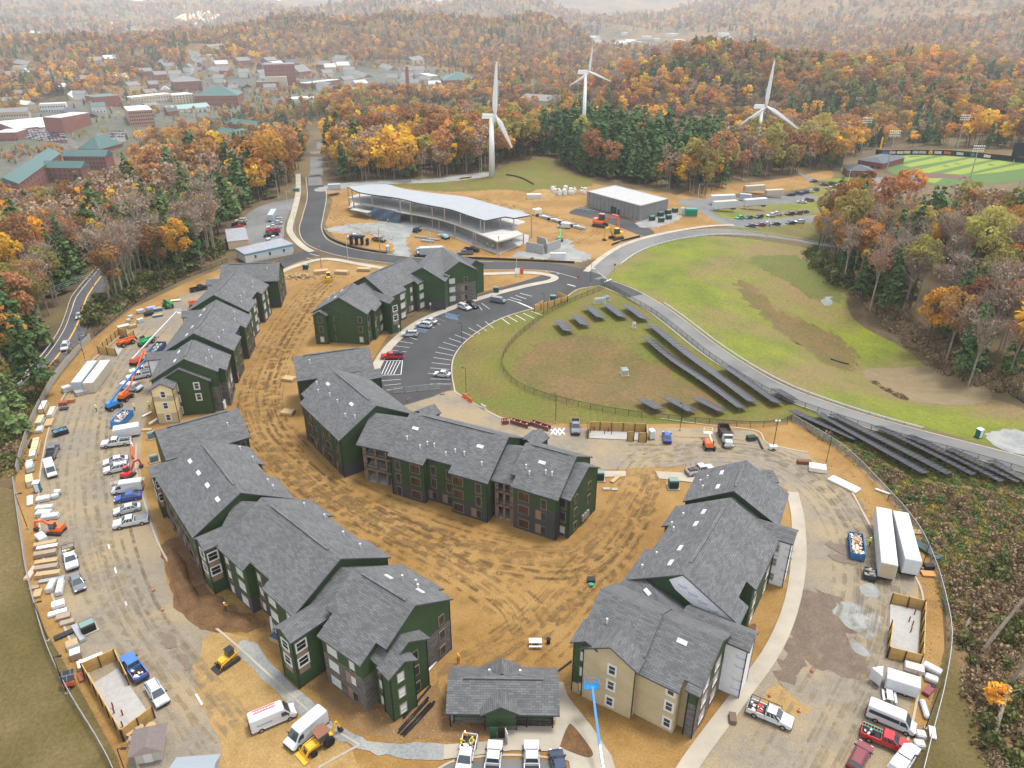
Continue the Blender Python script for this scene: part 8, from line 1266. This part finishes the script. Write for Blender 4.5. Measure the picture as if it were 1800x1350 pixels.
# ---------------------------------------------------------------- trees
def leafmat(name, c1, c2, rnd=.3, tr=.38):
    m = M(name, c1, c2, .35, rough=.9, spec=.05, rnd=rnd, detail=2); nt = m.node_tree; b = nt.nodes['Principled BSDF']; out = nt.nodes['Material Output']; t = nt.nodes.new('ShaderNodeBsdfTranslucent'); mx = nt.nodes.new('ShaderNodeMixShader'); mx.inputs[0].default_value = tr
    nt.links.new(b.inputs['Base Color'].links[0].from_socket, t.inputs[0]); nt.links.new(b.outputs[0], mx.inputs[1]); nt.links.new(t.outputs[0], mx.inputs[2]); nt.links.new(mx.outputs[0], out.inputs[0]); return m
LM = {'gold': leafmat('leaf_gold', (0.754, 0.420, 0.043), (0.551, 0.319, 0.051)), 'orange': leafmat('leaf_orange', (0.580, 0.275, 0.065), (0.420, 0.203, 0.061)), 'rust': leafmat('leaf_rust', (0.362, 0.181, 0.080), (0.268, 0.138, 0.065)), 'wine': leafmat('leaf_wine', (0.261, 0.090, 0.065), (0.189, 0.072, 0.058)), 'olive': leafmat('leaf_olive', (0.362, 0.304, 0.087), (0.261, 0.225, 0.072)), 'bare': leafmat('twigs', (0.334, 0.239, 0.167), (0.254, 0.181, 0.131), .2, .1), 'pine': leafmat('needle_green', (0.065, 0.109, 0.041), (0.090, 0.142, 0.052), .25, .12), 'spruce': leafmat('needle_light', (0.116, 0.167, 0.058), (0.152, 0.203, 0.070), .25, .12), 'brush': leafmat('dead_brush', (0.275, 0.196, 0.116), (0.203, 0.145, 0.087), .2, .1), 'bush': leafmat('bush_green', (0.102, 0.123, 0.043), (0.145, 0.138, 0.052), .25, .12)}
MBARK = M('bark', (.32, .265, .21), (.2, .16, .125), 1.2, rnd=.15); MDBARK = M('dark_bark', (.10, .072, .052), (.07, .05, .038), 1.2)
def quads(c, n, s, rg):
    """leaf faces: centres c, facing n, size s"""
    k = len(c); a = rg.normal(size=(k, 3)); a -= (a * n).sum(1)[:, None] * n; a /= np.linalg.norm(a, axis=1)[:, None] + 1e-9; b = np.cross(n, a); s = s[:, None]; V = np.stack([c - a * s, c - b * s * .7, c + a * s, c + b * s * .7], 1).reshape(-1, 3); return V, np.arange(4 * k).reshape(-1, 4)
def leafmesh(name, V, Fc, mat):
    me = D.meshes.new(name); me.vertices.add(len(V)); me.vertices.foreach_set('co', V.ravel()); me.loops.add(Fc.size); me.loops.foreach_set('vertex_index', Fc.ravel().astype(np.int32)); me.polygons.add(len(Fc)); me.polygons.foreach_set('loop_start', np.arange(0, Fc.size, 4, dtype=np.int32)); me.polygons.foreach_set('loop_total', np.full(len(Fc), 4, np.int32)); me.materials.append(mat); me.update(); me.validate(); return me
def broad(seed, n, ls, hgt_=20., r=4.6, base=.42):
    """crown of lobes: returns leaf verts/faces and limb tips"""
    rg = np.random.default_rng(seed); L_ = 15; cz = hgt_ * (base + (1 - base) / 2); rz = hgt_ * (1 - base) / 2
    d = rg.normal(size=(L_, 3)); d /= np.linalg.norm(d, axis=1)[:, None]; lc = np.array([0, 0, cz]) + d * np.array([r * .68, r * .68, rz * .72]); lr = rg.uniform(.28, .5, L_) * r
    w = lr ** 2 / (lr ** 2).sum(); idx = rg.choice(L_, n, p=w); q = rg.normal(size=(n, 3)); q /= np.linalg.norm(q, axis=1)[:, None]; q[:, 2] = np.where(rg.random(n) < .6, abs(q[:, 2]), q[:, 2]); rad_ = rg.uniform(.72, 1.06, n) ** .7
    c = lc[idx] + q * (lr[idx] * rad_)[:, None] * np.array([1, 1, .85]); nn = q + rg.normal(size=(n, 3)) * .75; nn /= np.linalg.norm(nn, axis=1)[:, None]; V, Fc = quads(c, nn, rg.uniform(.6, 1.25, n) * ls, rg); return V, Fc, lc
def conif(seed, n, ls, hgt_=22., r=3.6, base=.22):
    rg = np.random.default_rng(seed); t = 1 - np.sqrt(rg.random(n)); tier = np.round(t * 13) / 13 + rg.normal(size=n) * .012; z = hgt_ * (base + (1 - base) * np.clip(tier, 0, 1)); ph = rg.uniform(0, 6.283, 13 * 6); nb = rg.integers(0, 6, n); k = np.clip(np.round(t * 13).astype(int), 0, 12); ang = ph[k * 6 + nb] + rg.normal(size=n) * .16; rm = r * (1 - np.clip(tier, 0, 1)) ** .8 * (.75 + .5 * np.sin(ph[k * 6 + nb] * 3) ** 2) + .25; rr = rm * np.sqrt(rg.uniform(.05, 1, n)); c = np.stack([rr * np.cos(ang), rr * np.sin(ang), z - rr * .12 + rg.normal(size=n) * .12], 1)
    nn = np.stack([np.cos(ang) * .5, np.sin(ang) * .5, np.ones(n)], 1) + rg.normal(size=(n, 3)) * .5; nn /= np.linalg.norm(nn, axis=1)[:, None]; V, Fc = quads(c, nn, rg.uniform(.6, 1.2, n) * ls, rg); return V, Fc
def trunk(seed, hgt_, tips, r0=.34, mat=MBARK, fine=0, n=6):
    rg = random.Random(seed); mb = MB(); top = hgt_ * .8; lean = Vector((rg.uniform(-.5, .5), rg.uniform(-.5, .5), 0)); P_ = [Vector((0, 0, -.6)), lean * .4 + Vector((0, 0, top * .4)), lean + Vector((0, 0, top * .75)), lean * 1.2 + Vector((0, 0, top))]; rr = [r0, r0 * .75, r0 * .5, r0 * .2]
    for a, b, p, q in zip(P_, P_[1:], rr, rr[1:]): mb.tube(a, b, p, n, q)
    for t in tips:
        t = Vector(t); s = rg.uniform(.45, .8); b = P_[1].lerp(P_[2], rg.uniform(0, 1)) if t.z > top * .6 else P_[1]; m_ = b.lerp(t, .55) + Vector((0, 0, .6)); mb.tube(b, m_, r0 * .32, 5, r0 * .2); mb.tube(m_, t, r0 * .2, 4, .04)
        for _ in range(fine):
            e = t + Vector((rg.gauss(0, 1.3), rg.gauss(0, 1.3), rg.uniform(.2, 2.2))); mb.tube(m_.lerp(t, rg.uniform(.3, 1)), e, .06, 3, .02)
            for _k in range(3): mb.tube(m_.lerp(e, rg.uniform(.5, 1)), e + Vector((rg.gauss(0, .9), rg.gauss(0, .9), rg.uniform(0, 1.2))), .035, 3, .015)
    return mb.mesh('trunk', mat)
KINDS = []                                        # (name, crown mesh, trunk mesh, far mesh)
FARC = D.collections.new('tree_kinds')
def addkind(nm, cm, tm, Vf, Ff, mat, hgt_, bark=MDBARK):
    n = len(Vf); V = np.concatenate([Vf, np.array([(-.25, -.2, -1), (.25, -.2, -1), (0, .3, -1), (0, 0, hgt_ * .75)])]); fs = [tuple(f) for f in Ff] + [(n, n + 1, n + 3), (n + 1, n + 2, n + 3), (n + 2, n, n + 3)]
    me = D.meshes.new('far_' + nm); me.from_pydata(V.tolist(), [], fs); me.materials.append(mat); me.materials.append(bark); me.polygons.foreach_set('material_index', [0] * len(Ff) + [1, 1, 1]); o = D.objects.new('k%02d_%s' % (len(KINDS), nm), me); FARC.objects.link(o); KINDS.append((nm, cm, tm))
for i, (col, shp) in enumerate((('gold', 0), ('gold', 1), ('orange', 1), ('orange', 2), ('rust', 0), ('rust', 2), ('wine', 1), ('olive', 0), ('olive', 2))):
    hh, r_, b_ = ((20, 4.4, .38), (18, 5.2, .36), (22, 4.8, .45))[shp]; V, Fc, tips = broad(10 + i, 1500, .42, hh, r_, b_); cm = leafmesh('crown', V, Fc, LM[col]); tm = trunk(i, hh, tips, mat=MBARK if i % 2 else MDBARK); V, Fc, _ = broad(10 + i, 300, .85, hh, r_, b_); addkind(col, cm, tm, V, Fc, LM[col], hh)
for i in range(3):
    V, Fc, tips = broad(40 + i, 420, .3, 21, 3.9, .45); cm = leafmesh('crown', V, Fc, LM['bare' if i else 'rust']); tm = trunk(40 + i, 21, tips, .3, MBARK, 5); V, Fc, _ = broad(40 + i, 220, .55, 21, 4.0, .45); addkind('bare', cm, tm, V, Fc, LM['bare'], 21, MBARK)
for i, col in enumerate(('pine', 'pine', 'spruce')):
    hh = (23, 20, 17)[i]; V, Fc = conif(50 + i, 1700, .55, hh, (3.8, 3.4, 3.2)[i], (.25, .16, .1)[i]); cm = leafmesh('crown', V, Fc, LM[col]); tm = trunk(50 + i, hh * 1.12, [], .3, MDBARK); V, Fc = conif(50 + i, 330, 1.1, hh, (3.8, 3.4, 3.2)[i], (.25, .16, .1)[i]); addkind(col, cm, tm, V, Fc, LM[col], hh)
KN = [k[0] for k in KINDS]; ND = 9
# where trees stand: pixel regions of the photograph carried to the ground
CLEAR = [[(-200, 1400), (-150, 880), (20, 848), (44, 748), (100, 645), (165, 590), (235, 531), (330, 482), (382, 458), (392, 400), (440, 362), (500, 338), (527, 302), (540, 250), (552, 212), (578, 212), (574, 300), (592, 317), (700, 322), (850, 304), (905, 284), (965, 274), (1000, 300), (1040, 314), (1100, 320), (1190, 338), (1240, 347), (1290, 318), (1400, 306), (1430, 298), (1490, 300), (1482, 332), (1490, 345), (1440, 372), (1455, 392), (1450, 420), (1425, 438), (1440, 470), (1486, 503), (1508, 562), (1600, 618), (1700, 680), (1800, 710), (1880, 780), (1880, 905), (1690, 900), (1660, 1040), (1690, 1180), (1720, 1300), (1760, 1450)], [(1478, 302), (1490, 280), (1530, 264), (1560, 258), (1800, 262), (1900, 275), (1900, 335), (1720, 326), (1640, 326), (1625, 335), (1550, 342), (1490, 345)], [(30, 224), (120, 234), (112, 254), (20, 246)], [(334, 302), (340, 258), (390, 246), (372, 290), (360, 304)], [(320, 138), (362, 120), (352, 88), (334, 88), (330, 120)], [(195, 228), (224, 226), (224, 254), (204, 254)], [(1050, 86), (1290, 86), (1290, 60), (1050, 58)], [(1440, 346), (1490, 330), (1900, 310), (1950, 425), (1700, 415), (1560, 405), (1450, 392)]]
TOWN = [(-50, 250), (60, 185), (200, 160), (300, 132), (480, 108), (620, 112), (780, 116), (840, 135), (800, 168), (720, 176), (600, 178), (500, 186), (400, 212), (320, 240), (226, 258), (190, 280), (100, 262), (-50, 262)]
DARKP = [(948, 290), (955, 235), (1010, 215), (1090, 235), (1140, 262), (1250, 280), (1290, 310), (1190, 330), (1040, 318)]
def pv(x, y, z): f = y * math.cos(PIT) - (z - H) * math.sin(PIT); u = y * math.sin(PIT) + (z - H) * math.cos(PIT); return 900 + F * x / f, 675 - F * u / f
def sample(d0, d1, per, seed):
    rg = np.random.default_rng(seed); n = int((d1 ** 2 - d0 ** 2) * math.tan(rad(38)) / per); r = np.sqrt(rg.uniform(d0 ** 2, d1 ** 2, n)); a = rg.uniform(-rad(38), rad(38), n); x = r * np.tan(a); y = r; z = hgt(x, y); px, py = pv(x, y, z); k = (px > -160) & (px < 1960) & (py < 1420) & (py > -40)
    for P_ in CLEAR: k &= ~inpoly(px, py, P_)
    t = inpoly(px, py, TOWN) & (y < 2000); k &= ~t | (rg.random(n) < .4)
    lx = np.array([p.x for p in PARK]); ly = np.array([p.y for p in PARK]); m_ = (y < 300) & (x < -60)
    if m_.any(): dd = np.full(n, 99.); dd[m_] = np.sqrt(((x[m_][:, None] - lx) ** 2 + (y[m_][:, None] - ly) ** 2).min(1)); k &= dd > 8
    for fx, fy, fr in FOOT: k &= (x - fx) ** 2 + (y - fy) ** 2 > fr ** 2
    x, y, z, px, py = [v_[k] for v_ in (x, y, z, px, py)]; m_ = len(x); u = rg.random(m_)
    n1 = .5 + .5 * np.sin(x / 47 + 2 * np.sin(y / 71)) * np.cos(y / 53 + 1.5 * np.sin(x / 39)); pine = np.where(n1 > .80, .55, .10); lft = px < 560; pine = np.where(lft & (py > 180) & (px > 200), np.maximum(pine, .2), pine); pine = np.where(inpoly(px, py, DARKP), .92, pine); pine = np.where((px > 1400) & (py > 330), .24, pine)
    edge = ((px > 60) & (px < 440) & (py > 390)) | ((px > 1430) & (py > 470)); pb = np.where(edge, .62, np.where(py > 300, .36, .2)); gold = np.where(np.sin(x / 83 + y / 131) > .2, .42, .16); kd = np.full(m_, 4); v2 = rg.random(m_)
    w = np.array([.6, .4]); deep = (y > 1300)
    kd = np.where(v2 < gold, rg.integers(0, 2, m_), np.where(v2 < gold + .26, rg.integers(2, 4, m_), np.where(v2 < gold + .52, rg.integers(4, 6, m_), np.where(v2 < gold + .54, 6, rg.integers(7, 9, m_))))); kd = np.where(deep & (v2 > .3), rg.choice([2, 3, 4, 5, 4, 5, 6, 7], m_), kd)
    kd = np.where(rg.random(m_) < pb, ND + rg.integers(0, 3, m_), kd); kd = np.where(u < pine, ND + 3 + np.where(inpoly(px, py, DARKP), rg.integers(0, 2, m_), rg.integers(0, 3, m_)), kd)
    sz = rg.uniform(.6, 1.0, m_) + .4 * (rg.random(m_) < .22); sz = np.where(inpoly(px, py, TOWN), sz * .52, sz); sz = np.where((px < 235) & (py > 250) & (py < 392), sz * .5, sz); sz = np.where(edge, np.maximum(sz, .95) * 1.08, sz); sz = np.where((px < 560) & (py > 180) & (py < 300), sz * .72, sz)
    return x, y, z, kd, sz, rg.uniform(0, 6.28, m_), px, py
SETS = [sample(90, 560, 29, 1), sample(560, 1300, 62, 2), sample(1300, 2900, 150, 3)]
SETS.append(sample(2900, 5200, 900, 4)); far = [SETS[1], SETS[2]]; x, y, z, kd, sc_, rt, px, py = SETS[3]; far.append((x, y, z, kd, sc_ * 1.6, rt, px, py))
x, y, z, kd, sc_, rt, px, py = SETS[0]; vis = (px > 0) & (px < 1800) & (py > 140); dist = np.where(vis, np.hypot(x, y), 1e9); order = np.argsort(dist); near = order[:300]; rest = order[300:]
NMT = {'gold': 'golden_tree', 'orange': 'orange_tree', 'rust': 'rust_brown_tree', 'wine': 'dark_red_tree', 'olive': 'olive_tree', 'bare': 'bare_tree', 'pine': 'pine_tree', 'spruce': 'pine_tree'}; ADJ = {'gold': 'golden yellow leafed tree', 'orange': 'orange leafed tree', 'rust': 'rust brown leafed tree', 'wine': 'dark wine red leafed tree', 'olive': 'dull olive leafed tree', 'bare': 'nearly bare pale trunked tree', 'pine': 'tall dark green pine', 'spruce': 'light green young pine'}
for i in near:
    nm, cm, tm = KINDS[kd[i]]; reg = 'in the woods beside the green bowl lawn' if px[i] > 1250 else 'in the woods above the left parkway road' if px[i] < 560 and py[i] > 330 else 'in the woods left of the old lane' if px[i] < 560 else 'behind the unfinished building'
    B = tag(O(NMT[nm], None, None, (x[i], y[i], z[i]), float(rt[i]), float(sc_[i])), ADJ[nm] + ' ' + reg, 'tree', nm + ' trees ' + reg); O('trunk', tm, B); O('crown', cm, B)
def scatter(name, lbl, P_, coll):
    x, y, z, kd, sc_, rt = [np.concatenate([q[j] for q in P_]) for j in range(6)]; me = D.meshes.new(name); me.vertices.add(len(x)); me.vertices.foreach_set('co', np.stack([x, y, z], 1).ravel())
    for nm, tp, val in (('kind', 'INT', kd.astype(np.int32)), ('size', 'FLOAT', sc_.astype(np.float32)), ('turn', 'FLOAT', rt.astype(np.float32))): me.attributes.new(nm, tp, 'POINT').data.foreach_set('value', val)
    o = tag(O(name, me), lbl, None, None, 'stuff'); ng = D.node_groups.new(name, 'GeometryNodeTree'); ng.interface.new_socket('Geometry', in_out='INPUT', socket_type='NodeSocketGeometry'); ng.interface.new_socket('Geometry', in_out='OUTPUT', socket_type='NodeSocketGeometry'); N_ = ng.nodes; gi = N_.new('NodeGroupInput'); go = N_.new('NodeGroupOutput'); ip = N_.new('GeometryNodeInstanceOnPoints'); ci = N_.new('GeometryNodeCollectionInfo'); ci.inputs['Collection'].default_value = coll; ci.inputs['Separate Children'].default_value = True; ci.inputs['Reset Children'].default_value = True; ip.inputs['Pick Instance'].default_value = True
    def att(nm, tp): a = N_.new('GeometryNodeInputNamedAttribute'); a.data_type = tp; a.inputs['Name'].default_value = nm; return a
    cx = N_.new('ShaderNodeCombineXYZ'); Lk = ng.links.new; Lk(gi.outputs[0], ip.inputs['Points']); Lk(ci.outputs[0], ip.inputs['Instance']); Lk(att('kind', 'INT').outputs[0], ip.inputs['Instance Index']); Lk(att('size', 'FLOAT').outputs[0], ip.inputs['Scale']); Lk(att('turn', 'FLOAT').outputs[0], cx.inputs[2]); Lk(cx.outputs[0], ip.inputs['Rotation']); Lk(ip.outputs[0], go.inputs[0]); o.modifiers.new('scatter', 'NODES').node_group = ng; return o
scatter('woodland', 'autumn woods covering the slopes behind the site', [tuple(v_[rest] for v_ in SETS[0])], FARC); scatter('far_woodland', 'autumn woods over the town hills and far ridges', far, FARC)
# shrubs, scrub and dead brush on the banks
FARB = D.collections.new('scrub_kinds')
def tuft(nm, seed, n, ls, r, h_, mat):
    rg = np.random.default_rng(seed); c = rg.normal(size=(n, 3)) * np.array([r * .5, r * .5, 0]); c[:, 2] = h_ * rg.random(n) ** .8 * np.exp(-(c[:, 0] ** 2 + c[:, 1] ** 2) / (r * r)); nn = rg.normal(size=(n, 3)); nn[:, 2] = nn[:, 2] * .6 + .3; nn /= np.linalg.norm(nn, axis=1)[:, None]; V, Fc = quads(c, nn, rg.uniform(.5, 1.3, n) * ls, rg); FARB.objects.link(D.objects.new(nm, leafmesh(nm, V, Fc, mat)))
LM['straw'] = leafmat('straw', (.27, .20, .085), (.20, .14, .06), .25, .15)
tuft('t0_bush', 1, 220, .3, 1.5, 2.2, LM['bush']); tuft('t1_brush', 2, 160, .3, 1.5, 1.5, LM['brush']); tuft('t2_straw', 3, 120, .16, 1.0, .7, LM['straw']); tuft('t3_olive', 4, 160, .2, 1.2, .9, LM['olive']); tuft('t4_green', 5, 200, .2, 1.2, 1.1, LM['spruce'])
def fill(px, n, kinds, seed, s0=.7, s1=1.3):
    P_ = gp(px, False); rg = np.random.default_rng(seed); xs = [p.x for p in P_]; ys = [p.y for p in P_]; X = rg.uniform(min(xs), max(xs), n * 3); Y = rg.uniform(min(ys), max(ys), n * 3); k = inpoly(X, Y, [(p.x, p.y) for p in P_]); X, Y = X[k][:n], Y[k][:n]; return X, Y, hgt(X, Y), rg.choice(kinds, len(X)), rg.uniform(s0, s1, len(X)), rg.uniform(0, 6.28, len(X)), X, Y
BR = [fill([(1400, 745), (1500, 785), (1600, 850), (1680, 860), (1800, 880), (1800, 960), (1720, 1000), (1690, 1110), (1668, 1080), (1645, 990), (1610, 920), (1560, 855), (1480, 790)], 1500, [2, 2, 3, 4, 3, 1], 1, .5, 1.1), fill([(1800, 960), (1720, 1000), (1690, 1110), (1700, 1180), (1730, 1300), (1760, 1400), (1950, 1400), (1900, 960)], 420, [1, 1, 1, 2, 0], 2, .6, 1.2), fill([(0, 715), (70, 665), (120, 625), (165, 592), (100, 645), (44, 748), (20, 845), (-60, 860), (-60, 760)], 420, [1, 0, 1, 2, 3], 3, .7, 1.3), fill([(160, 575), (200, 548), (330, 475), (390, 445), (390, 425), (300, 470), (200, 520), (160, 540)], 300, [0, 0, 4, 1], 4, 1.0, 2.0), fill([(1420, 440), (1470, 470), (1500, 500), (1470, 500), (1430, 465)], 60, [0], 5, 1.2, 2.2), fill([(1390, 728), (1600, 800), (1800, 850), (1800, 870), (1650, 850), (1450, 760)], 700, [3, 4, 2], 7, .4, .8), fill([(1500, 640), (1560, 690), (1600, 705), (1580, 700), (1530, 670)], 90, [3, 1], 9, .5, .8), fill([(1490, 510), (1600, 610), (1700, 672), (1800, 700), (1800, 660), (1650, 590), (1520, 500)], 260, [1, 1, 2], 10, .7, 1.3)]
scatter('scrub', 'weeds, straw grass and brush on the banks round the site', BR, FARB)
# leaning and fallen trunks in the scrub corner
for l, a, zt, b in (('grey leaning tree trunk rising from the scrub corner', (1722, 1148), 11, (1810, 1040)), ('broken grey trunk in the scrub corner', (1748, 1290), 5, (1775, 1205)), ('bare grey trunk leaning over the brush', (1772, 1210), 7, (1808, 1150)), ('fallen grey log in the brush', (1690, 1130), .4, (1720, 1040))):
    p = G(*a); q = W(*b, p.z + zt); B = T('dead_tree', l, 'tree', p); mb = MB(); mb.tube((0, 0, -.3), q - p, .3, 8, .16); O('trunk', mb.mesh('trunk', MBARK), B); mb = MB(); d = q - p
    for k in range(5): t = .35 + .13 * k; e = d * t; mb.tube(e, e + Vector((R.uniform(-1.6, 1.6), R.uniform(-1, 1), R.uniform(.6, 2))), .07, 5, .02)
    O('branch', mb.mesh('branch', MBARK), B)
q = G(1745, 1250); V, Fc, tips = broad(77, 300, .3, 5, 1.6, .3); B = T('small_golden_tree', 'small golden leafed sapling in the scrub corner', 'tree', q); O('crown', leafmesh('crown', V, Fc, LM['gold']), B); O('trunk', trunk(5, 5, tips[:5], .1), B)
q = G(1519, 352); B = T('red_maple', 'round brick red maple beside the ball park clubhouse', 'tree', q); V, Fc, tips = broad(78, 1500, .4, 15, 5, .2); LM['maple'] = leafmat('leaf_maple', (.3, .07, .03), (.24, .06, .03), .1); O('crown', leafmesh('crown', V, Fc, LM['maple']), B); O('trunk', trunk(6, 15, tips), B)
# ---------------------------------------------------------------- air: even haze over the whole valley
hz = D.materials.new('haze'); hz.use_nodes = True; hz.node_tree.nodes.clear(); vo = hz.node_tree.nodes.new('ShaderNodeVolumePrincipled'); vo.inputs['Color'].default_value = (.88, .94, 1, 1); vo.inputs['Density'].default_value = .0001; vo.inputs['Anisotropy'].default_value = .3; ho = hz.node_tree.nodes.new('ShaderNodeOutputMaterial'); hz.node_tree.links.new(vo.outputs[0], ho.inputs['Volume'])
mb = MB(); mb.box((0, 7500, -120), (36000, 16500, 900)); o = tag(O('haze', mb.mesh('haze', hz)), 'thin pale haze filling the valley', None, None, 'stuff')
# clods and stones lying on the bare ground
FARK = D.collections.new('clod_kinds')
for k in range(3): mb = MB(); n_ = 5; mb.hull([(math.cos(t) * R.uniform(.7, 1.1), math.sin(t) * R.uniform(.7, 1.1), -.2) for t in [i * 6.283 / n_ for i in range(n_)]], [(math.cos(t) * R.uniform(.3, .7), math.sin(t) * R.uniform(.3, .7), R.uniform(.4, .8)) for t in [i * 6.283 / n_ for i in range(n_)]]); FARK.objects.link(D.objects.new('c%d' % k, mb.mesh('clod', (M('clod_brown', (.17, .1, .045)), M('clod_tan', (.3, .21, .12)), MGRAV)[k])))
PD = [[(400, 466), (600, 460), (560, 520), (480, 640), (470, 740), (540, 830), (700, 910), (900, 960), (1050, 940), (1100, 840), (1200, 850), (1100, 1000), (1010, 1130), (980, 1170), (800, 1160), (790, 1050), (680, 1000), (520, 860), (420, 740), (420, 660), (480, 540)], [(300, 950), (420, 1060), (520, 1200), (700, 1300), (860, 1300), (780, 1240), (560, 1230), (370, 1060)], [(1480, 800), (1640, 1000), (1660, 1150), (1630, 1300), (1600, 1300), (1625, 1150), (1610, 1010), (1540, 930), (1440, 810)], [(20, 860), (50, 1010), (130, 1220), (230, 1340), (215, 1300), (120, 1120), (66, 900), (75, 800)], [(600, 330), (900, 350), (1180, 350), (1100, 400), (1000, 450), (700, 440), (600, 400)]]
scatter('stones', 'loose clods and stones on the bare ground', [fill(p, n_, [0, 0, 1, 1, 2], 30 + i, .05, .2) for i, (p, n_) in enumerate(zip(PD, (5000, 1500, 900, 900, 1200)))], FARK)
